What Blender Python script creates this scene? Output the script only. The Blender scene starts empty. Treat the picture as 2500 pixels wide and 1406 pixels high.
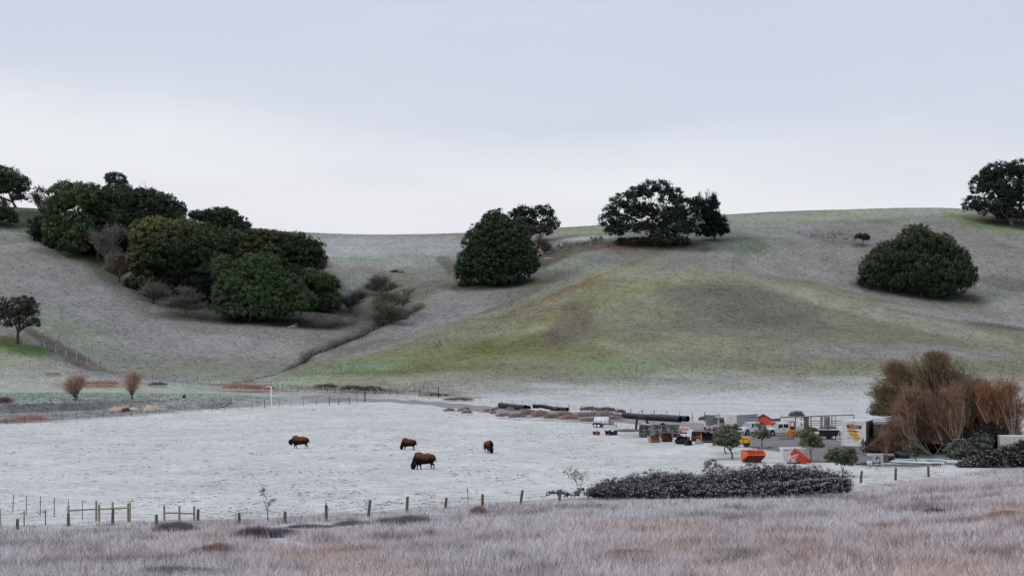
import bpy, math, random
import numpy as np
from mathutils import Vector, Matrix, Euler

random.seed(7)
RNG = np.random.default_rng(11)
SC = bpy.context.scene
COL = SC.collection
R = math.radians
PI = math.pi

# ------------------------------------------------------------------ camera
F, CX, HV, EYE = 5000.0, 1250.0, 757.0, 19.3      # focal length and horizon in photograph pixels, eye height over the field
cd = bpy.data.cameras.new('camera')
cam = bpy.data.objects.new('camera', cd)
COL.objects.link(cam)
cam.location = (0, 0, EYE)
cam.rotation_euler = (R(90), 0, 0)
cd.sensor_width = 36.0
cd.lens = 36.0 * F / 2500.0
cd.shift_y = (HV - 703.0) / 2500.0
cd.clip_start = 0.5
cd.clip_end = 8000
SC.camera = cam

# ------------------------------------------------------------------ sky, sun, exposure
SUN_EL, SUN_AZ = 38.0, -112.0       # sun stands to the left, a little behind the camera, veiled by thin cloud
w = bpy.data.worlds.new('World'); SC.world = w; w.use_nodes = True
nt = w.node_tree; nt.nodes.clear()
def wn(t, **k):
    n = nt.nodes.new(t)
    for a, b in k.items(): setattr(n, a, b)
    return n
out = wn('ShaderNodeOutputWorld'); bg = wn('ShaderNodeBackground')
sky = wn('ShaderNodeTexSky', sky_type='NISHITA', sun_disc=False, sun_elevation=R(SUN_EL), sun_rotation=R(SUN_AZ), altitude=50, air_density=1.0, dust_density=2.0)
sk = wn('ShaderNodeVectorMath', operation='SCALE'); sk.inputs['Scale'].default_value = 0.1
nt.links.new(sky.outputs[0], sk.inputs[0])
tc = wn('ShaderNodeTexCoord'); sep = wn('ShaderNodeSeparateXYZ'); nt.links.new(tc.outputs['Generated'], sep.inputs[0])
mp = wn('ShaderNodeMapping'); mp.inputs['Scale'].default_value = (2.2, 2.2, 9.0); nt.links.new(tc.outputs['Generated'], mp.inputs[0])
nz = wn('ShaderNodeTexNoise'); nz.inputs['Scale'].default_value = 1.6; nz.inputs['Detail'].default_value = 3; nz.inputs['Roughness'].default_value = 0.45
nt.links.new(mp.outputs[0], nz.inputs['Vector'])
# cloud-veil coordinate: height, tilted a little with azimuth, pushed about by broad noise
m1 = wn('ShaderNodeMath', operation='MULTIPLY_ADD'); m1.inputs[1].default_value = 0.085
nt.links.new(sep.outputs[0], m1.inputs[0]); nt.links.new(sep.outputs[2], m1.inputs[2])
m2 = wn('ShaderNodeMath', operation='MULTIPLY_ADD'); m2.inputs[1].default_value = 0.11
nt.links.new(nz.outputs[0], m2.inputs[0]); nt.links.new(m1.outputs[0], m2.inputs[2])
m3 = wn('ShaderNodeMath', operation='SUBTRACT'); m3.inputs[1].default_value = 0.056; nt.links.new(m2.outputs[0], m3.inputs[0])
rp = wn('ShaderNodeValToRGB'); nt.links.new(m3.outputs[0], rp.inputs[0])
cr = rp.color_ramp; cr.interpolation = 'B_SPLINE'
stops = [(0.0, (.80, .81, .87)), (0.03, (.85, .865, .905)), (0.062, (.875, .89, .92)), (0.088, (.76, .79, .865)), (0.108, (.655, .715, .83)), (0.15, (.60, .67, .805)), (0.30, (.62, .67, .77)), (1.0, (.70, .72, .76))]
cr.elements[0].position = 0; cr.elements[0].color = (*stops[0][1], 1)
cr.elements[1].position = 1; cr.elements[1].color = (*stops[-1][1], 1)
for p, c in stops[1:-1]:
    e = cr.elements.new(p); e.color = (*c, 1)
mx = wn('ShaderNodeMix', data_type='RGBA'); mx.inputs[0].default_value = 0.94
nz2 = wn('ShaderNodeTexNoise'); nz2.inputs['Scale'].default_value = 3.1; nz2.inputs['Detail'].default_value = 4; nt.links.new(mp.outputs[0], nz2.inputs['Vector'])
mr2 = wn('ShaderNodeMapRange'); mr2.inputs[1].default_value = .42; mr2.inputs[2].default_value = .68; mr2.inputs[4].default_value = .38; nt.links.new(nz2.outputs[0], mr2.inputs[0])
mx2 = wn('ShaderNodeMix', data_type='RGBA'); nt.links.new(mr2.outputs[0], mx2.inputs[0]); nt.links.new(rp.outputs[0], mx2.inputs[6]); mx2.inputs[7].default_value = (.74, .735, .83, 1)
nt.links.new(sk.outputs[0], mx.inputs[6]); nt.links.new(mx2.outputs[2], mx.inputs[7])
nt.links.new(mx.outputs[2], bg.inputs[0]); bg.inputs[1].default_value = 1.0
nt.links.new(bg.outputs[0], out.inputs[0])

sd = bpy.data.lights.new('sun', 'SUN'); sd.energy = 0.8; sd.angle = R(18); sd.color = (1.0, .95, .88)
so = bpy.data.objects.new('sun', sd); COL.objects.link(so)
_d = Vector((math.sin(R(SUN_AZ)) * math.cos(R(SUN_EL)), math.cos(R(SUN_AZ)) * math.cos(R(SUN_EL)), math.sin(R(SUN_EL))))
so.rotation_euler = _d.to_track_quat('Z', 'Y').to_euler()
SC.view_settings.view_transform = 'Standard'; SC.view_settings.look = 'None'
SC.view_settings.exposure = 0.0; SC.view_settings.gamma = 1.0; SC.view_settings.use_curve_mapping = False
SC.render.engine = 'CYCLES'
SC.cycles.max_bounces = 5; SC.cycles.diffuse_bounces = 3; SC.cycles.use_denoising = True

# ------------------------------------------------------------------ helpers
def tag(o, label=None, cat=None, group=None, kind=None):
    if label: o['label'] = label
    if cat: o['category'] = cat
    if group: o['group'] = group
    if kind: o['kind'] = kind
    return o

def _hash(ix, iy, seed):
    h = (ix.astype(np.int64) * 374761393 + iy.astype(np.int64) * 668265263 + seed * 1442695041) & 0xFFFFFFFF
    h = ((h ^ (h >> 13)) * 1274126177) & 0xFFFFFFFF
    h = (h ^ (h >> 16)) & 0xFFFFFF
    return h / float(0xFFFFFF)
def vnoise(x, y, seed=0):
    x = np.asarray(x, float); y = np.asarray(y, float)
    xi = np.floor(x); yi = np.floor(y); fx = x - xi; fy = y - yi
    fx = fx * fx * (3 - 2 * fx); fy = fy * fy * (3 - 2 * fy)
    a = _hash(xi, yi, seed); b = _hash(xi + 1, yi, seed); c = _hash(xi, yi + 1, seed); d = _hash(xi + 1, yi + 1, seed)
    return (a * (1 - fx) + b * fx) * (1 - fy) + (c * (1 - fx) + d * fx) * fy
def fbm(x, y, o=4, seed=0):
    s = 0; a = 1; t = 0
    for k in range(o):
        s = s + a * (vnoise(x * 2 ** k + 17.3 * k, y * 2 ** k - 9.1 * k, seed + k) - .5); t += a; a *= .5
    return s / t * 2      # about -1..1

def pchip(xk, yk, x):
    xk = np.asarray(xk, float); yk = np.asarray(yk, float); x = np.clip(x, xk[0], xk[-1])
    h = np.diff(xk); d = np.diff(yk) / h
    m = np.zeros_like(yk); m[0] = d[0]; m[-1] = d[-1]
    w1 = 2 * h[1:] + h[:-1]; w2 = h[1:] + 2 * h[:-1]
    ok = d[:-1] * d[1:] > 0
    with np.errstate(divide='ignore', invalid='ignore'):
        hm = (w1 + w2) / (w1 / d[:-1] + w2 / d[1:])
    m[1:-1] = np.where(ok, hm, 0)
    i = np.clip(np.searchsorted(xk, x) - 1, 0, len(xk) - 2)
    t = (x - xk[i]) / h[i]
    return ((1 + 2 * t) * (1 - t) ** 2 * yk[i] + t * (1 - t) ** 2 * h[i] * m[i] + t * t * (3 - 2 * t) * yk[i + 1] + t * t * (t - 1) * h[i] * m[i + 1])

def mesh_np(name, V, faces, mat=None, colors=None, smooth=False, quads=None):
    """V (n,3); faces (m,3); quads (k,4)"""
    me = bpy.data.meshes.new(name)
    V = np.ascontiguousarray(V, np.float32)
    nf = 0 if faces is None else len(faces); nq = 0 if quads is None else len(quads)
    me.vertices.add(len(V)); me.vertices.foreach_set('co', V.ravel())
    idx = []; st = []
    if nf: idx.append(np.asarray(faces).ravel()); st.append(np.arange(nf) * 3)
    if nq: idx.append(np.asarray(quads).ravel()); st.append(nf * 3 + np.arange(nq) * 4)
    idx = np.concatenate(idx).astype(np.int32); st = np.concatenate(st).astype(np.int32)
    me.loops.add(len(idx)); me.loops.foreach_set('vertex_index', idx)
    me.polygons.add(nf + nq); me.polygons.foreach_set('loop_start', st)
    if smooth: me.polygons.foreach_set('use_smooth', np.ones(nf + nq, bool))
    me.update(calc_edges=True)
    if colors is not None:
        ca = me.color_attributes.new('Col', 'FLOAT_COLOR', 'POINT')
        c = np.ones((len(V), 4), np.float32); c[:, :3] = colors
        ca.data.foreach_set('color', c.ravel())
    if mat: me.materials.append(mat)
    return me
def link(name, me, parent=None, loc=None):
    o = bpy.data.objects.new(name, me); COL.objects.link(o)
    if parent is not None: o.parent = parent
    if loc is not None: o.location = loc
    return o

# ------------------------------------------------------------------ materials (all procedural)
MATS = {}
def mat(name, col=(.5, .5, .5), rough=.7, metal=0.0, var=.25, scale=3.0, frost=0.0, rust=0.0, stain=None, attr=False, bump=0.0, bscale=8.0, spec=.3, stretch=(1, 1, 1), trans=0.0):
    if name in MATS: return MATS[name]
    m = bpy.data.materials.new(name); m.use_nodes = True; n = m.node_tree; n.nodes.clear(); L = n.links.new
    def N(t, **k):
        q = n.nodes.new(t)
        for a, b in k.items(): setattr(q, a, b)
        return q
    o = N('ShaderNodeOutputMaterial'); b = N('ShaderNodeBsdfPrincipled'); L(b.outputs[0], o.inputs[0])
    b.inputs['Roughness'].default_value = rough; b.inputs['Metallic'].default_value = metal
    b.inputs['Specular IOR Level'].default_value = spec
    tc = N('ShaderNodeTexCoord'); mp = N('ShaderNodeMapping'); mp.inputs['Scale'].default_value = stretch; L(tc.outputs['Object'], mp.inputs[0])
    nz = N('ShaderNodeTexNoise'); nz.inputs['Scale'].default_value = scale; nz.inputs['Detail'].default_value = 6; nz.inputs['Roughness'].default_value = .62; L(mp.outputs[0], nz.inputs['Vector'])
    mr = N('ShaderNodeMapRange'); mr.inputs[1].default_value = .3; mr.inputs[2].default_value = .7; mr.inputs[3].default_value = 1 - var; mr.inputs[4].default_value = 1 + var; L(nz.outputs[0], mr.inputs[0])
    if attr:
        a = N('ShaderNodeAttribute', attribute_name='Col'); src = a.outputs[0]
    else:
        a = N('ShaderNodeRGB'); a.outputs[0].default_value = (*col, 1); src = a.outputs[0]
    vm = N('ShaderNodeVectorMath', operation='SCALE'); L(src, vm.inputs[0]); L(mr.outputs[0], vm.inputs['Scale']); cur = vm.outputs[0]
    def overlay(cur, fac, c):
        mx = N('ShaderNodeMix', data_type='RGBA'); L(fac, mx.inputs[0]); L(cur, mx.inputs[6]); mx.inputs[7].default_value = (*c, 1); return mx.outputs[2]
    if rust or stain:
        n2 = N('ShaderNodeTexNoise'); n2.inputs['Scale'].default_value = scale * .45; n2.inputs['Detail'].default_value = 8; n2.inputs['Roughness'].default_value = .7; L(mp.outputs[0], n2.inputs['Vector'])
        r2 = N('ShaderNodeMapRange'); lo = .66 - .3 * (rust or .5); r2.inputs[1].default_value = lo; r2.inputs[2].default_value = lo + .1; L(n2.outputs[0], r2.inputs[0])
        cur = overlay(cur, r2.outputs[0], stain or (.16, .06, .03))
    if frost:
        g = N('ShaderNodeNewGeometry'); s = N('ShaderNodeSeparateXYZ'); L(g.outputs['Normal'], s.inputs[0])
        f1 = N('ShaderNodeMapRange'); f1.inputs[1].default_value = .35; f1.inputs[2].default_value = .95; L(s.outputs[2], f1.inputs[0])
        n3 = N('ShaderNodeTexNoise'); n3.inputs['Scale'].default_value = 2.2; n3.inputs['Detail'].default_value = 5; L(tc.outputs['Object'], n3.inputs['Vector'])
        f2 = N('ShaderNodeMapRange'); f2.inputs[1].default_value = .25; f2.inputs[2].default_value = .6; f2.inputs[4].default_value = frost; L(n3.outputs[0], f2.inputs[0])
        mu = N('ShaderNodeMath', operation='MULTIPLY'); L(f1.outputs[0], mu.inputs[0]); L(f2.outputs[0], mu.inputs[1])
        cur = overlay(cur, mu.outputs[0], (.72, .76, .82))
    L(cur, b.inputs['Base Color'])
    if bump:
        n4 = N('ShaderNodeTexNoise'); n4.inputs['Scale'].default_value = bscale; n4.inputs['Detail'].default_value = 5; L(mp.outputs[0], n4.inputs['Vector'])
        bp = N('ShaderNodeBump'); bp.inputs['Strength'].default_value = 1.0; bp.inputs['Distance'].default_value = bump; L(n4.outputs[0], bp.inputs['Height']); L(bp.outputs[0], b.inputs['Normal'])
    if trans: b.inputs['Transmission Weight'].default_value = trans
    MATS[name] = m
    return m

# ------------------------------------------------------------------ terrain
UK = [-800, 0, 250, 500, 620, 760, 900, 1110, 1250, 1450, 1600, 1800, 2000, 2250, 2500, 3300]
Zv = lambda Y, v: EYE + (HV - v) / F * Y
def flatY(v): return F * EYE / (v - HV)
s1Y = [118, 110, 108, 106, 105, 104, 103, 101, 100, 98, 97, 95, 93, 91, 90, 84]
EV = [1292, 1283, 1277, 1268, 1263, 1257, 1249, 1234, 1224, 1212, 1206, 1200, 1192, 1170, 1132, 1085]
ST = {
 4: ([345, 353, 370, 397, 405, 418, 425, 425, 425, 425, 425, 425, 425, 425, 425, 425], None),
 5: ([368, 376, 392, 405, 415, 426, 433, 433, 433, 433, 433, 433, 433, 433, 433, 433], None),
 6: ([375, 383, 399, 412, 423, 434, 441, 441, 441, 441, 441, 441, 441, 441, 441, 441], [1.5, 1.6, 1.65, 1.45, .9, .45, .25, .2, .15, .1, .1, .1, .1, .1, .1, .1]),
 7: ([430, 432, 436, 440, 445, 450, 455, 455, 452, 452, 452, 452, 452, 452, 452, 452], [962, 960, 957, 958, 959, 962, 962, 965, 967, 968, 968, 968, 968, 968, 969, 969]),
 8: ([460, 462, 465, 470, 472, 475, 478, 485, 487, 490, 490, 490, 490, 490, 490, 490], [915, 925, 922, 940, 942, 945, 940, 935, 930, 925, 922, 922, 922, 924, 926, 930]),
 9: ([478, 480, 485, 487, 489, 500, 515, 535, 545, 555, 560, 560, 560, 555, 550, 545], [850, 882, 910, 935, 934, 915, 898, 860, 835, 800, 775, 780, 800, 835, 862, 890]),
 10: ([495, 497, 497, 500, 505, 522, 545, 575, 592, 612, 622, 622, 618, 610, 600, 590], [770, 838, 900, 931, 926, 886, 855, 785, 743, 675, 652, 665, 690, 752, 806, 870]),
 11: ([504, 505, 505, 508, 513, 531, 556, 589, 609, 631, 643, 643, 641, 634, 622, 612], [772, 840, 901, 927, 923, 884, 851, 787, 748, 682, 660, 671, 694, 754, 806, 868]),
 12: ([555, 560, 560, 568, 575, 590, 610, 640, 652, 660, 668, 672, 682, 665, 652, 650], [640, 715, 757, 800, 782, 762, 745, 700, 670, 630, 615, 605, 610, 690, 737, 800]),
 13: ([600, 610, 612, 622, 632, 660, 680, 692, 694, 692, 700, 712, 722, 712, 702, 700], [560, 600, 640, 682, 672, 645, 640, 630, 615, 590, 575, 560, 560, 600, 632, 700]),
 14: ([650, 660, 680, 710, 730, 780, 800, 790, 780, 760, 760, 770, 780, 780, 770, 770], [470, 505, 522, 550, 560, 569, 573, 569, 562, 551, 540, 523, 514, 508, 519, 560]),
}
def profile(u):
    ks = lambda a: float(pchip(UK, a, np.array([u]))[0])
    y1 = ks(s1Y); z1 = Zv(y1, 1406); ev = ks(EV); y3 = flatY(ev)
    Ys = [-50, 0, 45, 76, y1, y1 + (y3 - y1) * .5, y3]; Zs = [18.2, 17.4, 11.4, 8.3, z1, z1 * .40, 0]
    for k in range(4, 15):
        yy, vv = ST[k]; Y = ks(yy)
        if vv is None: Z = 0.0
        elif k == 6: Z = ks(vv)
        else: Z = Zv(Y, ks(vv))
        Ys.append(Y); Zs.append(Z)
    Ys += [Ys[-1] + 60, 1100, 1500, 6000]; Zs += [Zs[-1] + 1.5, Zs[-1] - 6, Zs[-1] - 25, Zs[-1] - 90]
    return Ys, Zs
UT = np.arange(-800, 3301, 10.0); YT = np.arange(-50, 1101, 1.0)
ZT = np.stack([pchip(*profile(u), YT) for u in UT])
STREAM = [(520, 940), (570, 934), (620, 923), (700, 903), (738, 884), (752, 866), (800, 846), (850, 826), (905, 800), (960, 775), (1030, 745)]
def uv_of(X, Y, Z):
    return CX + F * X / Y, HV + F * (EYE - Z) / Y
def base_z(X, Y):
    X = np.asarray(X, float); Y = np.asarray(Y, float)
    u = CX + F * X / np.maximum(Y, 60)
    ui = np.clip((u - UT[0]) / 10.0, 0, len(UT) - 1.001); yi = np.clip((Y - YT[0]), 0, len(YT) - 1.001)
    a = ui.astype(int); b = yi.astype(int); fa = ui - a; fb = yi - b
    z = (ZT[a, b] * (1 - fa) + ZT[a + 1, b] * fa) * (1 - fb) + (ZT[a, b + 1] * (1 - fa) + ZT[a + 1, b + 1] * fa) * fb
    return np.where(Y > 1100, z - (Y - 1100) * .03, z)
def sstep(a, b, x):
    t = np.clip((x - a) / (b - a), 0, 1); return t * t * (3 - 2 * t)
STW = None
def ground(X, Y):
    X = np.asarray(X, float); Y = np.asarray(Y, float)
    z = base_z(X, Y)
    hill = sstep(450, 520, Y) * (1 - .7 * sstep(690, 780, Y))
    z = z + hill * (fbm(X / 34, Y / 34, 3, 3) * .8 + fbm(X / 6, Y / 6, 3, 8) * .22)
    fg = 1 - sstep(175, 215, Y)
    z = z + fg * fbm(X / 11, Y / 11, 3, 5) * .18 * sstep(60, 100, Y)
    z = z + (fbm(X / 2.1, Y / 2.1, 2, 21)) * (.03 + .06 * hill)
    berm = np.exp(-((Y - 392) / 14) ** 2) * sstep(-20, -60, X)
    z = z + berm * fbm(X / 3.5, Y / 3.5, 3, 31) * .22
    if STW is not None:
        d = np.full(X.shape, 1e9)
        bx0, bx1 = min(p[0] for p in STW) - 8, max(p[0] for p in STW) + 8
        by0, by1 = min(p[1] for p in STW) - 8, max(p[1] for p in STW) + 8
        m = (X > bx0) & (X < bx1) & (Y > by0) & (Y < by1)
        if m.any():
            xm, ym = X[m], Y[m]; dm = np.full(xm.shape, 1e9)
            for (ax, ay), (bx, by) in zip(STW[:-1], STW[1:]):
                t = np.clip(((xm - ax) * (bx - ax) + (ym - ay) * (by - ay)) / ((bx - ax) ** 2 + (by - ay) ** 2), 0, 1)
                dm = np.minimum(dm, np.hypot(xm - ax - t * (bx - ax), ym - ay - t * (by - ay)))
            d[m] = dm
            z = z - 1.1 * np.exp(-(d / (1.0 + .5 * vnoise(X / 5, Y / 5, 77))) ** 2)
    return z
_YS = np.arange(86, 900, .25)
def gp(u, v):
    X = (u - CX) / F * _YS
    vg = HV + F * (EYE - ground(X, _YS)) / _YS
    i = np.argmax(vg <= v)
    if vg[i] > v: i = len(_YS) - 1
    Y = float(_YS[i])
    return (u - CX) / F * Y, Y, float(ground(np.array([X[i]]), np.array([Y]))[0])
def gpv(u, v):
    p = gp(u, v); return Vector(p)
STW = [gp(u, v)[:2] for u, v in STREAM]

# ---- ground colours: what grows or lies where, plus shade painted under trees
FROST = np.array((.635, .652, .662)); HILL = np.array((.278, .280, .258)); KNOLL = np.array((.240, .245, .180)); SOIL = np.array((.30, .275, .29))
GREEN = (.26, .36, .24); LGREEN = (.44, .54, .46); DGREEN = (.085, .14, .075); OLIVE = (.22, .24, .10); DARK = (.12, .11, .115); BROWN = (.23, .17, .14); PALE = (.45, .46, .455); MAUVE = (.27, .25, .27); GFROST = (.52, .57, .55); ROAD = (.30, .28, .30)
P = [ # (u, v, ru, rv, angle, colour, strength)
 # far slope behind the groves
 (930, 600, 240, 28, 0, PALE, .85), (800, 600, 110, 30, 0, (.48, .48, .49), .6), (940, 640, 160, 14, 0, (.36, .43, .37), .6), (1000, 578, 300, 6, 0, (.33, .34, .29), .6), (880, 655, 90, 10, 0, (.32, .29, .30), .6), (860, 690, 60, 18, -10, (.28, .34, .31), .5),
 (1430, 563, 70, 10, -4, (.33, .37, .25), .8), (1430, 582, 60, 5, -4, PALE, .8), (1440, 600, 110, 10, -8, DARK, .65),
 (2000, 528, 260, 12, -2, (.36, .39, .31), .8), (2250, 515, 200, 10, 0, (.37, .40, .32), .8), (2400, 545, 90, 14, 12, (.24, .32, .16), .9), (1900, 560, 170, 18, 5, (.35, .355, .34), .6),
 (2040, 580, 90, 14, 8, (.21, .20, .21), .7), (2430, 620, 120, 40, 15, (.27, .255, .25), .6), (2450, 690, 70, 16, 10, (.17, .15, .15), .7), (2330, 735, 90, 14, 10, (.20, .22, .17), .6),
 (2150, 660, 60, 30, 10, (.20, .18, .16), .6), (2100, 690, 160, 9, 12, (.36, .35, .36), .6), (2350, 775, 200, 9, 9, (.34, .33, .34), .7), (2440, 797, 100, 5, 8, DARK, .7),
 # under the big oaks, their shade painted as dark patches
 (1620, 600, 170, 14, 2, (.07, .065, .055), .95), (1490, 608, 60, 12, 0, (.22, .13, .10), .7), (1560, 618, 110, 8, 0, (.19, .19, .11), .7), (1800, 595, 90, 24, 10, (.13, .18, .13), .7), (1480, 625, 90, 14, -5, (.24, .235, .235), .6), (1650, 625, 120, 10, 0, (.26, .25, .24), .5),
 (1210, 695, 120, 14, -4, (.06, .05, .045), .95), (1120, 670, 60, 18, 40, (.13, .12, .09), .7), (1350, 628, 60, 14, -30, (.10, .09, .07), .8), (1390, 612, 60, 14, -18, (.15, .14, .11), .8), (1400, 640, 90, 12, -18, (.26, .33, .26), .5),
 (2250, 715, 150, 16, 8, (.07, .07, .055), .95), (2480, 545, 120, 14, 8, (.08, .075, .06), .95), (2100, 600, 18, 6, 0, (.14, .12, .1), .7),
 # left grove floor with the grove's shade painted dark, and the green beside it
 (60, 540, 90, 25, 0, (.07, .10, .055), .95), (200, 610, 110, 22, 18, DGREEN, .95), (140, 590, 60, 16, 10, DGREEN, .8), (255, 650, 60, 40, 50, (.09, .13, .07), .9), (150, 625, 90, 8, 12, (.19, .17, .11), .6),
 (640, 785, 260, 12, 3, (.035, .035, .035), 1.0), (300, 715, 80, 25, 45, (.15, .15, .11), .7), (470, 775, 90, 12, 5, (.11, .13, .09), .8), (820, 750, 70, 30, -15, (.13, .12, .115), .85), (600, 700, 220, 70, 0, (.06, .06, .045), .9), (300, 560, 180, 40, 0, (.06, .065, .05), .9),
 # gully
 (890, 745, 75, 40, -50, (.075, .068, .072), .9), (960, 740, 90, 60, -20, (.22, .21, .17), .7), (950, 790, 90, 12, -8, (.10, .10, .09), .8), (880, 815, 120, 22, -14, (.25, .245, .22), .8), (1060, 700, 80, 20, -20, (.20, .19, .16), .6), (840, 840, 60, 10, -20, (.17, .16, .14), .7),
 (1000, 800, 180, 26, -22, (.31, .30, .31), .7), (920, 840, 90, 10, -12, (.19, .185, .175), .8), (1150, 745, 120, 16, -18, (.27, .25, .27), .7), (1300, 700, 130, 10, -22, (.22, .22, .15), .7), (1240, 738, 90, 6, -22, (.17, .16, .14), .7),
 # left slope
 (60, 600, 90, 10, -10, (.38, .38, .39), .6), (150, 690, 200, 50, 15, (.315, .315, .315), .6), (250, 770, 240, 35, 12, (.30, .295, .305), .5), (130, 790, 120, 22, 14, (.26, .31, .24), .7), (230, 840, 140, 20, 12, (.27, .29, .24), .6), (150, 848, 130, 8, 27, (.12, .115, .11), .8),
 (500, 840, 220, 26, 3, (.36, .35, .37), .6), (450, 900, 160, 14, 0, (.30, .31, .24), .6), (560, 920, 90, 10, -5, (.26, .27, .19), .7), (650, 870, 120, 14, -6, (.31, .30, .29), .5), (700, 900, 90, 8, -20, (.22, .22, .18), .5),
 # left lawn spur and tussock bank
 (30, 852, 90, 17, 6, (.095, .165, .065), 1.0), (10, 832, 50, 12, 0, (.14, .15, .07), .9), (60, 890, 150, 24, 14, (.36, .38, .30), .8), (60, 925, 160, 22, 4, (.41, .44, .39), .8), (160, 870, 90, 8, 30, (.17, .14, .15), .8), (205, 888, 50, 6, 28, (.20, .145, .145), .6), (250, 920, 80, 10, 10, (.36, .36, .37), .6),
 (250, 938, 110, 9, 0, (.42, .26, .22), .75), (600, 950, 80, 10, 0, (.40, .26, .23), .8), (420, 945, 120, 8, 0, (.42, .45, .38), .8),
 (250, 958, 330, 10, 0, (.39, .455, .40), .9), (100, 972, 260, 10, 0, (.35, .42, .36), .9), (560, 968, 160, 7, 0, (.39, .45, .41), .8), (700, 962, 90, 5, 0, (.46, .50, .46), .7), (10, 978, 22, 8, 0, (.17, .11, .11), .9),
 (500, 985, 200, 12, -2, (.36, .39, .37), .7), (680, 980, 120, 10, -2, (.42, .46, .44), .7), (780, 985, 60, 6, 0, (.40, .47, .44), .6),
 (70, 1024, 60, 8, -2, (.38, .26, .26), .7), (250, 1012, 160, 6, -3, (.38, .37, .39), .8),
 # knoll
 (1150, 860, 300, 26, -9, (.165, .18, .075), .85), (950, 880, 170, 18, -6, (.25, .27, .14), .7), (1450, 745, 230, 22, -20, (.31, .32, .19), .7), (1400, 705, 200, 9, -23, (.22, .16, .09), .65), (1500, 665, 120, 10, -14, (.30, .30, .15), .7), (1640, 672, 220, 18, 3, (.33, .34, .255), .75),
 (1390, 795, 75, 34, -45, (.17, .135, .115), .7), (1350, 765, 90, 16, -20, (.185, .17, .10), .6), (1380, 820, 60, 14, 0, (.16, .145, .14), .7), (1800, 738, 200, 46, 8, (.165, .158, .150), .62), (1760, 720, 90, 14, 12, (.15, .14, .135), .4), (1890, 770, 120, 16, 8, (.16, .155, .14), .45), (1850, 795, 200, 30, 4, (.185, .18, .165), .7), (2050, 740, 200, 16, 14, (.36, .37, .30), .7), (2300, 800, 220, 16, 12, (.35, .35, .30), .7),
 (1600, 840, 180, 30, 0, (.30, .32, .22), .6), (1250, 880, 180, 16, -4, (.27, .28, .17), .6), (1400, 860, 120, 20, 0, (.19, .20, .10), .6), (2200, 860, 260, 20, 2, (.31, .30, .295), .7), (1900, 865, 260, 12, 0, (.28, .275, .25), .5),
 (860, 905, 130, 22, -6, (.235, .30, .20), .85), (760, 930, 110, 12, -6, (.36, .42, .30), .8), (1000, 935, 220, 14, 2, (.34, .34, .27), .8), (1530, 895, 130, 16, 0, (.26, .32, .21), .8), (1720, 912, 120, 12, 0, (.34, .40, .33), .7), (1450, 880, 90, 8, 0, (.24, .27, .15), .6),
 (1050, 950, 120, 10, 4, (.30, .29, .28), .8), (1200, 945, 160, 12, 2, (.36, .36, .33), .7), (1850, 925, 260, 8, 2, (.40, .38, .39), .7), (2080, 925, 120, 8, 0, (.46, .50, .44), .6), (2300, 900, 120, 6, 0, (.24, .23, .22), .5),
 (840, 948, 120, 7, 2, (.24, .20, .20), .8), (1000, 958, 150, 5, 4, (.20, .17, .15), .7),
 (1050, 800, 200, 10, -20, (.30, .295, .27), .6), (1230, 770, 190, 9, -20, (.27, .275, .17), .6), (1330, 730, 150, 7, -23, (.20, .15, .09), .55), (1550, 700, 200, 16, -6, (.26, .265, .15), .6), (1150, 830, 120, 10, -18, (.27, .28, .17), .6), (1000, 905, 200, 8, -3, (.19, .205, .10), .6), (1500, 820, 140, 14, 4, (.21, .215, .14), .6), (1700, 800, 160, 14, 0, (.21, .205, .175), .6), (2000, 820, 240, 12, 3, (.24, .24, .19), .6), (1600, 760, 90, 20, 0, (.25, .25, .17), .5), (1300, 925, 200, 7, -2, (.30, .30, .26), .6), (2150, 770, 160, 12, 14, (.30, .305, .25), .6),
 (1150, 1002, 100, 4, 5, (.33, .315, .32), .6), (900, 985, 60, 3, 2, (.33, .35, .33), .6),
 # field edges
 (870, 990, 60, 4, 0, (.30, .29, .24), .8), (950, 985, 90, 6, 2, GFROST, .7), (1150, 1000, 90, 6, 4, (.34, .34, .33), .7), (1350, 1020, 180, 9, 3, (.30, .28, .28), .85), (1100, 1016, 30, 3, 0, (.3, .26, .24), .6),
 (1800, 1110, 60, 12, 0, (.38, .42, .35), .7), (1890, 1112, 60, 12, 0, (.50, .58, .50), .8), (1780, 1120, 40, 4, 0, (.26, .27, .2), .8), (1880, 1096, 60, 5, 5, (.33, .37, .27), .8), (1560, 1062, 60, 8, 0, (.40, .41, .38), .8), (1620, 1080, 90, 6, 0, (.46, .49, .42), .7), (1710, 1058, 50, 6, 0, (.45, .50, .47), .7), (1530, 1050, 36, 4, 2, (.17, .17, .19), .8), (1770, 1090, 50, 6, 0, (.45, .5, .4), .6),
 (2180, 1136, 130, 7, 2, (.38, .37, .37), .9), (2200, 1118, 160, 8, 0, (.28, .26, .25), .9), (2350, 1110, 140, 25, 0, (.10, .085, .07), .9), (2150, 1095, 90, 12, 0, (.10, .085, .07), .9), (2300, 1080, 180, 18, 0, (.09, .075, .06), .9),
 (740, 1285, 130, 10, -3, (.52, .51, .57), .9), (690, 1320, 90, 8, 10, (.52, .51, .58), .8), (860, 1282, 60, 6, -10, (.52, .51, .57), .9),
]
KCU = [-800, 540, 620, 760, 900, 1110, 1250, 1450, 1600, 1800, 2000, 2250, 2500, 3300]
KCV = [2000, 940, 926, 886, 855, 785, 743, 675, 652, 665, 690, 752, 806, 870]
FFU = [-800, 0, 250, 500, 650, 760, 900, 1000, 1110, 1250, 1400, 1500]
FFV = [1060, 1036, 1021, 1001, 991, 985, 979, 983, 992, 1013, 1027, 1030]
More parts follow.
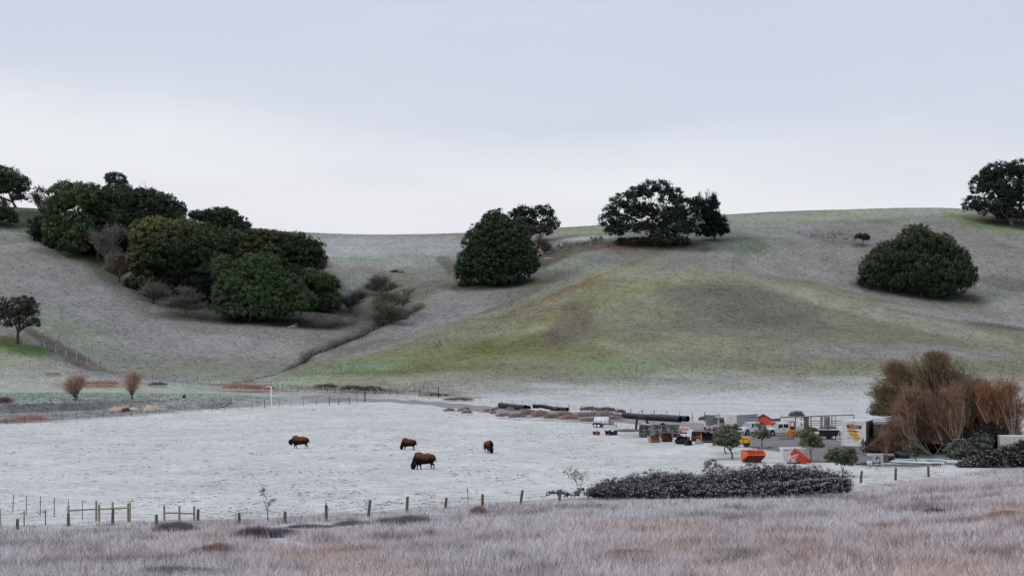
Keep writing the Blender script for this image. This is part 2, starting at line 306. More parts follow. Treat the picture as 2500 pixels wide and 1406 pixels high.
def gcol(X, Y, Z):
    X = np.asarray(X, float); Yc = np.maximum(np.asarray(Y, float), 60)
    u, v = uv_of(X, Yc, Z)
    n1 = fbm(X / 9, Yc / 14, 4, 51); n2 = fbm(X / 2.5, Yc / 5, 3, 61); n3 = fbm(X / 30, Yc / 40, 3, 71)
    c = np.tile(HILL, (len(X), 1)) * (1 + .16 * n1 + .10 * n3)[:, None]
    kn = (v > np.interp(u, KCU, KCV)) & (Yc < 626)
    kw = (kn * sstep(455, 480, Yc))[:, None]
    c = c * (1 - kw) + (KNOLL * (1 + .14 * n1 + .1 * n3)[:, None]) * kw
    # frosty flat behind the yard and the road
    vv = v + n1 * 12
    fr = sstep(900, 985, vv) * sstep(780, 1050, u)
    c = c * (1 - fr[:, None]) + (FROST * .93) * fr[:, None]
    c2 = np.array((.40, .42, .40)) * (1 + .2 * n1)[:, None]
    lw = (sstep(905, 940, vv) * (1 - sstep(700, 900, u)))[:, None]
    c = c * (1 - lw) + c2 * lw
    # bank (berm) face: dark tussocky grey
    bw = (sstep(0, .25, Z - .05) * (Yc < np.interp(u, UK, np.array(ST[6][0]) - .5)) * (Yc > 350) * (u < 640))[:, None]
    c = c * (1 - bw) + (np.array((.215, .205, .215)) * (1 + .35 * n2)[:, None]) * bw
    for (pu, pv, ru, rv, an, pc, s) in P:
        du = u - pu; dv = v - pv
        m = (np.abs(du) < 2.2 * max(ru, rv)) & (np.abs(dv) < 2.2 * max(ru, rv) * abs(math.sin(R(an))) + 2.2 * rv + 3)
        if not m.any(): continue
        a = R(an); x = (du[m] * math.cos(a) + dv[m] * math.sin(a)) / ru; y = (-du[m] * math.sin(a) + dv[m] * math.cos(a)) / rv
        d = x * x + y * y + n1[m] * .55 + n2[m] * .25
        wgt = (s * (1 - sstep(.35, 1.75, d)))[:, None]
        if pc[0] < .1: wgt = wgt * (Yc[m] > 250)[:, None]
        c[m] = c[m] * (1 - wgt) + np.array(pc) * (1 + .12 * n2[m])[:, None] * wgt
    # the frosted field
    ef = np.interp(u, UK, EV)
    ff = np.interp(u, FFU, FFV)
    fw = sstep(-3, 5, v - ff + n2 * 3) * (1 - sstep(-3, 4, v - ef + n2 * 4)) * (Yc < 440)
    # keep patches that lie in the field
    keep = np.zeros(len(X))
    for (pu, pv, ru, rv, an, pc, s) in P:
        if pv > 1040 and pc[0] < .6 and pu > 1400:
            d = ((u - pu) / ru) ** 2 + ((v - pv) / rv) ** 2 + n1 * .5
            keep = np.maximum(keep, s * (1 - sstep(.35, 1.6, d)))
    fc = FROST * (1 + .05 * n3 + .05 * n1)[:, None]
    fw = (fw * (1 - keep))[:, None]
    c = c * (1 - fw) + fc * fw
    # thin tracks across the green verge
    tr = np.exp(-((v - (960 + (u - 300) * .004)) / 1.0) ** 2) * (u < 720) * .6
    c = c * (1 - tr[:, None]) + np.array((.22, .25, .21)) * tr[:, None]
    # stream bed
    d = np.full(len(X), 9.0)
    for (ax, ay), (bx, by) in zip(STW[:-1], STW[1:]):
        t = np.clip(((X - ax) * (bx - ax) + (Yc - ay) * (by - ay)) / ((bx - ax) ** 2 + (by - ay) ** 2), 0, 1)
        d = np.minimum(d, np.hypot(X - ax - t * (bx - ax), Yc - ay - t * (by - ay)))
    sw = (np.exp(-(d * (1 + .5 * n2) / 1.5) ** 2)[:, None] * .95)
    c = c * (1 - sw) + np.array((.035, .032, .033)) * sw
    # foreground soil / litter under the tall grass
    gw = sstep(-2, 5, v - ef + n2 * 5)[:, None]
    fgc = np.array((.50, .475, .50)) * (1 + .2 * n1 + .15 * n2)[:, None]
    tw = np.zeros(len(X))
    for (pu, pv, ru, rv, an) in ((740, 1287, 130, 10, -3), (690, 1322, 90, 9, 10), (860, 1282, 70, 6, -10)):
        a = R(an); x = ((u - pu) * math.cos(a) + (v - pv) * math.sin(a)) / ru; y = (-(u - pu) * math.sin(a) + (v - pv) * math.cos(a)) / rv
        tw = np.maximum(tw, 1 - sstep(.4, 1.5, x * x + y * y + .4 * n1))
    fgc = fgc * (1 - tw[:, None]) + np.array((.52, .51, .575)) * tw[:, None]
    c = c * (1 - gw) + fgc * gw
    return np.clip(c, .01, .9)

YR = np.concatenate([np.arange(-50, 90, 10.), np.arange(90, 235, 1.), np.arange(235, 345, 3.), np.arange(345, 455, 1.3), np.arange(455, 800, 1.6), np.arange(800, 1000, 12.), np.geomspace(1000, 5000, 16)])
UC = np.concatenate([-np.geomspace(900, 90000, 22)[::-1], np.arange(-800, -150, 50.), np.arange(-150, 2650, 7.), np.arange(2650, 3350, 50.), np.geomspace(3400, 92000, 22)])
GU, GY = np.meshgrid(UC, YR)
GX = (GU - CX) / F * np.maximum(GY, 60)
GZ = ground(GX.ravel(), GY.ravel())
TV = np.stack([GX.ravel(), GY.ravel(), GZ], 1)
nr, nc = GU.shape
ii = (np.arange(nr - 1)[:, None] * nc + np.arange(nc - 1)[None, :]).ravel()
TQ = np.stack([ii, ii + 1, ii + nc + 1, ii + nc], 1)
def ground_mat():
    m = bpy.data.materials.new('frosted_ground'); m.use_nodes = True; n = m.node_tree; n.nodes.clear(); L = n.links.new
    def N(t, **k):
        q = n.nodes.new(t)
        for a, b in k.items(): setattr(q, a, b)
        return q
    o = N('ShaderNodeOutputMaterial'); b = N('ShaderNodeBsdfDiffuse'); L(b.outputs[0], o.inputs[0])
    a = N('ShaderNodeAttribute', attribute_name='Col'); tc = N('ShaderNodeTexCoord')
    cur = a.outputs[0]
    def nzs(scale, st, lo, hi, det=5, rough=.65):
        mp = N('ShaderNodeMapping'); mp.inputs['Scale'].default_value = st; L(tc.outputs['Object'], mp.inputs[0])
        z = N('ShaderNodeTexNoise'); z.inputs['Scale'].default_value = scale; z.inputs['Detail'].default_value = det; z.inputs['Roughness'].default_value = rough; L(mp.outputs[0], z.inputs['Vector'])
        r = N('ShaderNodeMapRange'); r.inputs[1].default_value = .3; r.inputs[2].default_value = .7; r.inputs[3].default_value = lo; r.inputs[4].default_value = hi; L(z.outputs[0], r.inputs[0])
        return r.outputs[0], z.outputs[0]
    for sc_, st, lo, hi in ((1.1, (.55, .8, 1), .72, 1.24), (.16, (.7, .6, 1), .86, 1.14), (3.0, (.6, 1, 1), .80, 1.18)):
        f, _ = nzs(sc_, st, lo, hi)
        vm = N('ShaderNodeVectorMath', operation='SCALE'); L(cur, vm.inputs[0]); L(f, vm.inputs['Scale']); cur = vm.outputs[0]
    L(cur, b.inputs['Color'])
    _, h = nzs(1.3, (1, .8, 1), 0, 1)
    bp = N('ShaderNodeBump'); bp.inputs['Strength'].default_value = 1; bp.inputs['Distance'].default_value = .16; L(h, bp.inputs['Height']); L(bp.outputs[0], b.inputs['Normal'])
    return m
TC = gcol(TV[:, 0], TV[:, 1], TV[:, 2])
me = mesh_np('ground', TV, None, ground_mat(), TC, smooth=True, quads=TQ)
tag(link('ground', me), kind='structure')

# ------------------------------------------------------------------ mesh building
class MB:
    def __init__(s): s.v = []; s.f = []
    def add(s, vs, fs):
        b = len(s.v); s.v += [tuple(p) for p in vs]; s.f += [tuple(i + b for i in f) for f in fs]
    def box(s, cx, cy, cz, sx, sy, sz, rx=0, ry=0, rz=0):
        M = Matrix.Translation((cx, cy, cz)) @ Euler((R(rx), R(ry), R(rz))).to_matrix().to_4x4()
        vs = [M @ Vector((a * sx / 2, b * sy / 2, c * sz / 2)) for a in (-1, 1) for b in (-1, 1) for c in (-1, 1)]
        s.add(vs, [(0, 1, 3, 2), (4, 6, 7, 5), (0, 4, 5, 1), (2, 3, 7, 6), (0, 2, 6, 4), (1, 5, 7, 3)]); return s
    def tube(s, pts, r, n=8, cap=True):
        pts = [Vector(p) for p in pts]; rs = r if isinstance(r, (list, tuple)) else [r] * len(pts)
        vs = []; prev = None
        for i, p in enumerate(pts):
            d = (pts[min(i + 1, len(pts) - 1)] - pts[max(i - 1, 0)])
            if d.length < 1e-9: d = Vector((0, 0, 1))
            d.normalize()
            a = prev - d * prev.dot(d) if prev is not None else d.orthogonal()
            if a.length < 1e-6: a = d.orthogonal()
            a.normalize(); prev = a; b = d.cross(a)
            for k in range(n):
                t = 2 * PI * k / n
                vs.append(p + (a * math.cos(t) + b * math.sin(t)) * rs[i])
        fs = []
        for i in range(len(pts) - 1):
            for k in range(n):
                fs.append((i * n + k, i * n + (k + 1) % n, (i + 1) * n + (k + 1) % n, (i + 1) * n + k))
        if cap:
            fs.append(tuple(range(n))[::-1]); fs.append(tuple((len(pts) - 1) * n + k for k in range(n)))
        s.add(vs, fs); return s
    def ring(s, p0, p1, ro, ri, n=20):          # open pipe with wall thickness
        p0, p1 = Vector(p0), Vector(p1); d = (p1 - p0).normalized(); a = d.orthogonal().normalized(); b = d.cross(a); vs = []
        for p, r in ((p0, ro), (p1, ro), (p1, ri), (p0, ri)):
            for k in range(n):
                t = 2 * PI * k / n; vs.append(p + (a * math.cos(t) + b * math.sin(t)) * r)
        fs = [(j * n + k, j * n + (k + 1) % n, ((j + 1) % 4) * n + (k + 1) % n, ((j + 1) % 4) * n + k) for j in range(4) for k in range(n)]
        s.add(vs, fs); return s
    def prism(s, poly, y0, y1):                  # poly in x,z ; extruded along y
        n = len(poly); vs = [(x, y0, z) for x, z in poly] + [(x, y1, z) for x, z in poly]
        s.add(vs, [tuple(range(n)), tuple(range(n, 2 * n))[::-1]] + [(i + n, (i + 1) % n + n, (i + 1) % n, i) for i in range(n)]); return s
    def hexa(s, b, t):                           # two quads of 3d points
        s.add(list(b) + list(t), [(3, 2, 1, 0), (4, 5, 6, 7), (0, 1, 5, 4), (1, 2, 6, 5), (2, 3, 7, 6), (3, 0, 4, 7)]); return s
    def blob(s, c, r, seed=0, amp=.18, nu=12, nv=8):
        c = Vector(c); rr = r if isinstance(r, tuple) else (r, r, r); vs = []; fs = []; rn = random.Random(seed)
        ph = [(rn.uniform(0, 6), rn.uniform(1, 3.2), rn.uniform(1, 3.2)) for _ in range(4)]
        for j in range(nv + 1):
            th = PI * j / nv
            for i in range(nu):
                p = 2 * PI * i / nu
                k = 1 + amp * sum(math.sin(a + b * p_ + cc * th) for (a, b, cc), p_ in zip(ph, (math.cos(p) * 2, math.sin(p) * 2, math.cos(p + 1) * 2, math.sin(p + 2) * 2))) / 2
                vs.append(c + Vector((math.sin(th) * math.cos(p) * rr[0], math.sin(th) * math.sin(p) * rr[1], math.cos(th) * rr[2])) * k)
        for j in range(nv):
            for i in range(nu): fs.append((j * nu + i, (j + 1) * nu + i, (j + 1) * nu + (i + 1) % nu, j * nu + (i + 1) % nu))
        s.add(vs, fs); return s
    def build(s, name, m, parent=None, loc=None, smooth=False, bevel=0.0, label=None):
        me = bpy.data.meshes.new(name); me.from_pydata(s.v, [], s.f); me.materials.append(m)
        if smooth:
            me.polygons.foreach_set('use_smooth', [True] * len(me.polygons))
            me.set_sharp_from_angle(angle=R(42))
        o = link(name, me, parent, loc)
        if bevel:
            b = o.modifiers.new('bevel', 'BEVEL'); b.width = bevel; b.segments = 2; b.limit_method = 'ANGLE'; b.angle_limit = R(40)
        if label: o['label'] = label
        return o
def thing(name, label, cat, pos, rz=0, group=None, sc=1.0):
    o = bpy.data.objects.new(name, None); COL.objects.link(o); o.location = pos; o.rotation_euler = (0, 0, R(rz)); o.scale = (sc,) * 3
    o.empty_display_size = .5
    return tag(o, label, cat, group)

# ------------------------------------------------------------------ vegetation
LEAF = mat('leaf', attr=True, rough=.75, var=.12, scale=1.5, spec=.12)
BARK = mat('bark', (.085, .07, .06), .9, var=.35, scale=4, bump=.03, spec=.1)
BARKP = mat('pale_bark', (.24, .215, .19), .9, var=.3, scale=4, spec=.1)
TWIG = mat('twig', attr=True, rough=.9, var=.15, scale=1.0, spec=.08)
GRASS = mat('grass_blade', attr=True, rough=.85, var=.12, scale=.6, spec=.08)

def unit(a): return a / np.maximum(np.linalg.norm(a, axis=1, keepdims=True), 1e-9)
def rnd_dirs(n, rg): return unit(rg.normal(size=(n, 3)))
def tris_from(C, Nrm, size, rg, aspect=1.0):
    """one leaf-like triangle per point"""
    n = len(C); t = unit(np.cross(Nrm, rnd_dirs(n, rg))); b = np.cross(Nrm, t)
    sz = size[:, None]; 
    V = np.stack([C - t * sz * .6 - b * sz * .32, C + t * sz * .6 - b * sz * .32 + Nrm * sz * .1, C + b * sz * .68], 1).reshape(-1, 3)
    i = np.arange(n)[:, None] * 3
    return V, i + [0, 1, 2]
def lobes3(lobes, Y0):
    out = []
    for L in lobes:
        u, v, ru, rv = L[:4]; dy = L[4] if len(L) > 4 and L[4] is not None else 0; c = L[5] if len(L) > 5 else None
        Y = Y0 + dy; k = Y / F
        out.append((np.array([(u - CX) * k, Y, EYE + (HV - v) * k]), np.array([ru * k, (ru * .62 + rv * .38) * k, rv * k]), c))
    return out
def leaves_np(lb, col, dens, leaf, rg, clump=1.0, droop=0.0, lit_tip=None, lit_tipf=0.0, frost=0.0, inner=.72, lowcut=-.55):
    VV = []; FF = []; CC = []; off = 0
    for c, r, cc in lb:
        area = 4 * PI * ((r[0] * r[1]) ** 1.6 / 3 + (r[0] * r[2]) ** 1.6 / 3 + (r[1] * r[2]) ** 1.6 / 3) ** (1 / 1.6)
        n = int(area * dens * 1.12 / (leaf * leaf * .5))
        ncl = max(6, int(area / (clump * clump * 1.7)))
        d = rnd_dirs(ncl, rg); d = d[(d[:, 2] > lowcut)]
        if len(d) < 4: continue
        rad = inner + (1.0 - inner) * rg.random((len(d), 1)) ** .7 + rg.normal(size=(len(d), 1)) * .03
        cl = c + d * r * rad
        cs = clump * (.55 + .7 * rg.random(len(d)))
        cv = .50 + 1.0 * rg.random(len(d))
        k = rg.integers(0, len(d), n)
        e = rnd_dirs(n, rg) * (rg.random((n, 1)) ** .45)
        pos = cl[k] + e * cs[k][:, None] * np.array([1, 1, .78])
        pos[:, 2] -= droop * rg.random(n) ** 2 * cs[k]
        Nn = unit(e * .9 + d[k] * .55 + np.array([0, 0, .25]) + rg.normal(size=(n, 3)) * .45)
        V, Fc = tris_from(pos, Nn, leaf * (.7 + .6 * rg.random(n)), rg)
        base = np.array(cc if cc is not None else col)
        if lit_tip is not None: lit_tip_ = np.array(lit_tip) * 1.35
        cl_c = base[None, :] * (cv[k] * (.72 + .56 * rg.random(n)))[:, None]
        if lit_tip is not None:  # upward tips lightened: yellowish growth plus painted sunlit tone
            h = np.clip((d[k][:, 2] * .55 + .25 + e[:, 2] * .55), 0, 1)[:, None] * min(1, lit_tipf * 1.6) * (rg.random((n, 1)) < .8)
            cl_c = cl_c * (1 - h) + lit_tip_ * (.7 + .6 * rg.random((n, 1))) * h
        if frost > 0:
            fz = (rg.random((n, 1)) < frost * np.clip(.35 + e[:, 2:3] * .9, 0.05, 1)).astype(float)
            cl_c = cl_c * (1 - fz) + np.array((.42, .42, .45)) * (.6 + .6 * rg.random((n, 1))) * fz
        VV.append(V); FF.append(Fc + off); CC.append(np.repeat(cl_c, 3, 0)); off += len(V)
    return np.concatenate(VV), np.concatenate(FF), np.concatenate(CC)
def core_np(lb, col, k=.62):  # blobs added inside crowns to block light, leaf colour halved for inner shade
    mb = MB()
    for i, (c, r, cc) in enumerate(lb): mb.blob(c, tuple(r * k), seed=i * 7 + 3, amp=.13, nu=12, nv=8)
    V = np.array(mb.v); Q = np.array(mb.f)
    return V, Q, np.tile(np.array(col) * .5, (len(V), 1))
def trunk_mb(base, lb, r0, rg, limbs=2, split=.35, origin=Vector((0, 0, 0))):
    mb = MB(); b = Vector(base)
    top = Vector(np.mean([c for c, r, _ in lb], 0)); sp = b.lerp(top, split); sp.z = b.z + (top.z - b.z) * split
    pts = [b - Vector((0, 0, .3)), b + Vector((0, 0, .05)), b.lerp(sp, .5) + Vector((rg.normal() * .12, 0, 0)), sp]
    mb.tube([p - origin for p in pts], [r0 * 1.35, r0 * 1.1, r0 * .85, r0 * .75], 8)
    nm = min(len(lb), 4 if len(lb) > 5 else 2); order = list(range(len(lb))); mains = [order.pop(int(rg.integers(len(order))))]
    while len(mains) < nm:                                    # main limbs go to lobes that lie far apart
        k = max(order, key=lambda i: min(np.linalg.norm(lb[i][0] - lb[m][0]) for m in mains)); order.remove(k); mains.append(k)
    paths = []
    for m in mains:
        e = Vector(lb[m][0]) + Vector(rg.normal(size=3) * lb[m][1] * .2); d = (e - sp).length; P = [sp - Vector((0, 0, .1))]
        for t in (.25, .5, .75, 1.0): P.append(sp.lerp(e, t) + Vector(rg.normal(size=3) * .07 * d * (t < 1)) + Vector((0, 0, .10 * d * math.sin(t * PI))))
        rr = [r0 * .62, r0 * .5, r0 * .38, r0 * .25, r0 * .08]; mb.tube([p - origin for p in P], rr, 6); paths.append((P, rr))
    for c, r, _ in lb:
        for q in range(limbs):
            e = Vector(c) + Vector(rg.normal(size=3) * r * .5)
            P, rr = min(paths, key=lambda pr: (pr[0][3] - e).length); k = int(rg.integers(1, 4)); s = P[k]; d = (e - s).length
            m = s.lerp(e, .4) + Vector(rg.normal(size=3) * .16 * d); m2 = s.lerp(e, .72) + Vector(rg.normal(size=3) * .13 * d)
            mb.tube([s - origin, m - origin, m2 - origin, e - origin], [rr[k] * .6, rr[k] * .45, rr[k] * .28, r0 * .04], 5)
    return mb
_seed = [100]
def leafy(name, label, cat, base, lobes, col, leaf=.42, dens=.85, clump=1.1, trunk=.35, lit_tip=None, lit_tipf=0.0, frost=0.0, droop=0.0, core=True, limbs=2, split=.35, group=None, inner=.72, lowcut=-.55, dY=0, bark=None, corek=.6):
    _seed[0] += 1; rg = np.random.default_rng(_seed[0])
    x, y, z = gp(*base); y0 = y + dY
    lb = lobes3(lobes, y0)
    root = thing(name, label, cat, (x, y, z), 0, group)
    V, Fc, C = leaves_np(lb, col, dens, leaf, rg, clump, droop, lit_tip, lit_tipf, frost, inner, lowcut)
    O = np.array([x, y, z])
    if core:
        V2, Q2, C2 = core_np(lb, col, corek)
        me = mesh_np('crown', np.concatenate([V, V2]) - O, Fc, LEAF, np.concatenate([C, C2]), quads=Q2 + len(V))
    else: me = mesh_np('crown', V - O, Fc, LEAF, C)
    link('crown', me, root)
    if trunk: trunk_mb((x, y, z), lb, trunk, rg, limbs, split, Vector((x, y, z))).build('trunk', bark or BARK, root)
    return root
def cones_np(P0, P1, r, rg):
    d = unit(P1 - P0); a = unit(np.cross(d, rnd_dirs(len(d), rg))); b = np.cross(d, a); r = r[:, None]
    V = np.stack([P0 + a * r, P0 + (-.5 * a + .866 * b) * r, P0 + (-.5 * a - .866 * b) * r, P1], 1).reshape(-1, 3)
    i = np.arange(len(d))[:, None] * 4
    return V, np.concatenate([i + [0, 1, 3], i + [1, 2, 3], i + [2, 0, 3]], 0)
def bare(name, label, cat, base, lobes, col, n=2500, tw=.03, tl=1.0, trunk=.2, stems=1, limbs=4, spread=.15, up=.45, group=None, dY=0, bark=None, col2=None, split=.25, density_var=.35):
    """leafless tree: stems, limbs and branches run to points in the crown, with fine twigs on them"""
    _seed[0] += 1; rg = np.random.default_rng(_seed[0])
    x, y, z = gp(*base); lb = lobes3(lobes, y + dY); O = np.array([x, y, z])
    root = thing(name, label, cat, (x, y, z), 0, group)
    mb = MB(); P0 = []; P1 = []; RR = []; CI = []
    vol = np.array([r[0] * r[2] for _, r, _ in lb]); vol = vol / vol.sum()
    ends = []
    for s in range(stems):
        sb = O + np.array([rg.normal() * spread, rg.normal() * spread, -.15])
        top = np.average([c for c, _, _ in lb], 0, vol)
        sp = sb + (top - sb) * split * (np.array([.3, .3, 1.0]) if stems > 3 else 1.0) + np.array([rg.normal() * spread * .5, rg.normal() * spread * .5, 0])
        near = sorted(range(len(lb)), key=lambda i: abs(lb[i][0][0] - sb[0]))[:max(1, (len(lb) + 1) // 2)] if stems > 3 else range(len(lb))
        mb.tube([Vector(sb - O), Vector(sb * .5 + sp * .5 - O + rg.normal(size=3) * .06), Vector(sp - O)], [trunk * 1.2, trunk * .9, trunk * .75], 6)
        for c, r, cc in [lb[i] for i in near]:
            for q in range(max(1, int(limbs / stems + .5))):
                e = c + rnd_dirs(1, rg)[0] * r * .5 * rg.random() ** .4
                m = sp + (e - sp) * .5 + rg.normal(size=3) * .1 * np.linalg.norm(e - sp)
                m[2] += .06 * np.linalg.norm(e - sp)
                pts = [sp, sp * .6 + m * .4 + rg.normal(size=3) * .05, m, (m + e) / 2 + rg.normal(size=3) * .12, e]
                mb.tube([Vector(p - O) for p in pts], [trunk * .55, trunk * .45, trunk * .34, trunk * .22, trunk * .08], 5)
                for a, b_ in zip(pts[1:-1], pts[2:]): ends.append((a, b_, c, r, cc))
    # branches
    nb = max(20, n // 14)
    seeds = [ends[i] for i in rg.integers(0, len(ends), nb)]
    A = np.array([s[0] + (s[1] - s[0]) * t for s, t in zip(seeds, rg.random(nb))]); Cc = np.array([s[2] for s in seeds]); Rr = np.array([s[3] for s in seeds])
    cols = [np.array(s[4] if s[4] is not None else col) for s in seeds]; cols = np.array(cols)
    D = rnd_dirs(nb, rg); D[:, 2] = np.abs(D[:, 2]) * (1 if up > .3 else .7) - (.25 if up < .3 else .05)
    T = Cc + unit(D) * Rr * (.70 + .48 * rg.random((nb, 1)) ** 1.5)
    T = A + (T - A) * (.55 + .45 * rg.random((nb, 1)))
    M = (A + T) / 2 + rg.normal(size=(nb, 3)) * .10 * np.linalg.norm(T - A, axis=1, keepdims=True)
    rb = max(trunk * .12, tw * 1.3)
    P0 += [A, M]; P1 += [M + (M - A) * .12, T]; RR += [np.full(nb, rb), np.full(nb, rb * .7)]; CI += [cols * .75, cols * .85]
    # twigs
    k = rg.integers(0, nb, n); t = rg.random((n, 1))
    S = np.where(t < .5, A[k] + (M[k] - A[k]) * t * 2, M[k] + (T[k] - M[k]) * (t * 2 - 1))
    dirn = unit(unit(T[k] - A[k]) * .8 + rnd_dirs(n, rg) * 1.05 + np.array([0, 0, up * .7]))
    E = S + dirn * tl * (.5 + rg.random((n, 1)))
    q = (E - Cc[k]) / Rr[k]; ql = np.linalg.norm(q, axis=1, keepdims=True); lim = 1.10 + .28 * rg.random((n, 1)) ** 2
    E = np.where(ql > lim, Cc[k] + q / ql * lim * Rr[k], E)
    tc_ = cols[k] * (.7 + .6 * rg.random((n, 1)))
    if col2 is not None:
        mm = rg.random((n, 1)) < .3; tc_ = np.where(mm, np.array(col2) * (.7 + .6 * rg.random((n, 1))), tc_)
    P0.append(S); P1.append(E); RR.append(np.full(n, tw)); CI.append(tc_)
    V, Fc = cones_np(np.concatenate(P0), np.concatenate(P1), np.concatenate(RR), rg)
    link('crown', mesh_np('crown', V - O, Fc, TWIG, np.repeat(np.concatenate(CI), 4, 0)), root)
    mb.build('trunk', bark or BARK, root)
    return root
def tuft_bush(name, label, cat, base, lobes, col, n=900, h=.7, wd=.05, col2=None, group=None, dY=0, fan=1.1, single=False):
    """low bush or clump of stalks: upright blades rooted all over a mound"""
    _seed[0] += 1; rg = np.random.default_rng(_seed[0])
    x, y, z = gp(*base); lb = lobes3(lobes, y + dY); O = np.array([x, y, z]); VV = []; FF = []; CC = []; off = 0
    tot = sum(r[0] * r[2] for _, r, _ in lb); seed_ = _seed[0]
    for c, r, cc in lb:
        m = int(n * r[0] * r[2] / tot) + 4
        d = rnd_dirs(m, rg); d[:, 2] = np.abs(d[:, 2]) - .15
        lump = 1 + .22 * np.sin(d[:, :1] * 7 + seed_) * np.cos(d[:, 1:2] * 6) + .12 * np.sin(d[:, :1] * 15 + d[:, 1:2] * 11)
        P0_ = c + d * r * (.45 + .45 * rg.random((m, 1))) * lump
        P1_ = P0_ + unit(d * fan + rnd_dirs(m, rg) * .55 + np.array([0, 0, .55])) * h * (.4 + .7 * rg.random((m, 1)))
        V, Fc = cones_np(P0_, P1_, np.full(m, wd), rg)
        b = np.array(cc if cc is not None else col) * (.6 + .8 * rg.random((m, 1)))
        if col2 is not None:
            q = rg.random((m, 1)) < .3; b = np.where(q, np.array(col2) * (.7 + .6 * rg.random((m, 1))), b)
        VV.append(V); FF.append(Fc + off); CC.append(np.repeat(b, 4, 0)); off += len(V)
    V = np.concatenate(VV)
    o = link(name, mesh_np(name, V - O, np.concatenate(FF), TWIG, np.concatenate(CC)), None, (x, y, z))
    return tag(o, label, cat, group)

OAK = (.044, .062, .040); OAKD = (.038, .056, .034); OAKG = (.060, .092, .044); BAY = (.054, .088, .042); YEL = (.14, .15, .05); OLV = (.095, .112, .045); GREYB = (.20, .18, .165); BRN = (.135, .095, .075)

# --- upper left
leafy('oak_tree', 'spreading dark oak with flat layered crown cut off by the left edge on the ridge', 'tree', (38, 508),
      [(0, 432, 52, 26), (40, 446, 34, 18), (10, 462, 50, 18, 2), (58, 462, 16, 9), (-40, 430, 50, 32), (45, 484, 22, 9, 1), (-20, 490, 40, 14)], OAK, lit_tip=(.07, .085, .04), lit_tipf=.35, trunk=.5, limbs=3, split=.3, core=True, corek=.5)
leafy('shrub', 'dark rounded shrub under the oak at the left edge of the ridge', 'shrub', (10, 552), [(8, 520, 34, 26), (-25, 525, 30, 26), (35, 535, 14, 14)], OAKD, lit_tip=(.05, .07, .04), lit_tipf=.3, trunk=.2)
bare('straggly_tree', 'thin straggly brownish tree between the ridge oak and the big left grove', 'tree', (100, 532), [(98, 485, 24, 28), (112, 510, 18, 22), (80, 478, 14, 14)], (.06, .05, .05), n=1500, tw=.05, tl=1.1, trunk=.22, limbs=5)
leafy('sapling_oak', 'small sparse oak with few leaves left of the big grove on the skyline', 'tree', (92, 520), [(92, 465, 14, 9), (112, 472, 12, 8), (80, 488, 10, 8)], OAKD, leaf=.4, dens=.4, trunk=.15, core=False)
# --- grove A (upper)
leafy('live_oak', 'tall green oak at the left end of the upper grove with light green tips', 'tree', (165, 628),
      [(165, 485, 55, 42), (130, 520, 26, 42), (140, 565, 34, 34), (190, 555, 42, 48), (118, 555, 16, 30, 0, (.085, .08, .035)), (205, 480, 36, 30), (175, 600, 40, 24)], OAKG, lit_tip=(.085, .11, .045), lit_tipf=.38, trunk=.5)
leafy('live_oak', 'broad green oak in the middle of the upper grove left of the tall skyline tree', 'tree', (240, 640),
      [(245, 495, 48, 42), (225, 545, 40, 44), (270, 535, 42, 40), (210, 590, 36, 36), (255, 600, 28, 28), (280, 480, 40, 24), (200, 470, 40, 26)], (.036, .055, .032), lit_tip=(.07, .095, .04), lit_tipf=.3, trunk=.5, dY=4)
leafy('skyline_tree', 'small round greyish tree poking above the upper grove on the skyline', 'tree', (285, 520), [(282, 438, 27, 18), (268, 432, 14, 12), (300, 450, 14, 12), (283, 452, 22, 12)], (.055, .055, .05), leaf=.36, dens=.95, clump=.7, trunk=.2, dY=16, core=False)
leafy('live_oak', 'dark flat-topped oak forming the right end of the upper grove', 'tree', (380, 570),
      [(340, 492, 50, 30), (385, 500, 52, 34), (425, 522, 30, 24), (350, 525, 50, 18), (400, 530, 40, 16), (310, 500, 30, 34), (440, 512, 18, 18), (300, 470, 34, 18), (350, 475, 40, 16)], OAKD, lit_tip=(.06, .08, .04), lit_tipf=.35, trunk=.45, dY=6, limbs=3)
bare('leafless_tree', 'greyish leafless tree in front of the upper grove', 'tree', (262, 655), [(240, 575, 42, 36), (285, 560, 36, 26), (262, 605, 34, 30)], GREYB, n=5200, tw=.05, tl=1.0, trunk=.2, up=.2, stems=3, limbs=9, bark=BARKP)
bare('leafless_tree', 'grey-brown leafless thicket tree just below the upper grove beside the yellowish oak', 'tree', (290, 690), [(285, 630, 38, 32), (315, 650, 26, 30), (268, 655, 20, 20)], (.18, .155, .14), n=4600, tw=.05, tl=1.0, trunk=.16, up=.2, stems=3, limbs=7)
# --- grove B (lower)
leafy('live_oak', 'yellow-green oak at the left end of the lower grove', 'tree', (345, 720),
      [(350, 575, 36, 44, 0, OLV), (335, 630, 24, 50, 0, (.08, .08, .03)), (375, 560, 34, 32, 0, YEL), (365, 625, 36, 50), (400, 600, 40, 44), (350, 685, 34, 28), (410, 560, 34, 26, 2, OLV)], (.034, .052, .030), lit_tip=YEL, lit_tipf=.33, trunk=.5)
leafy('live_oak', 'dark oak in the heart of the lower grove with yellowish top', 'tree', (455, 730),
      [(450, 570, 46, 40, 2, (.07, .08, .03)), (470, 620, 56, 50), (430, 650, 44, 44), (500, 585, 44, 38, 0, (.05, .06, .03)), (500, 660, 48, 44), (455, 690, 44, 28)], OAKD, lit_tip=OLV, lit_tipf=.35, trunk=.55, dY=3)
leafy('live_oak', 'skyline oak with dark layered crown behind the lower grove', 'tree', (530, 580),
      [(500, 530, 34, 18), (545, 535, 42, 22), (585, 545, 22, 18), (515, 555, 44, 20), (570, 560, 34, 14), (540, 520, 40, 14), (480, 525, 20, 14), (600, 560, 20, 16)], OAKD, lit_tip=(.07, .085, .04), lit_tipf=.3, trunk=.4, limbs=3, dY=8)
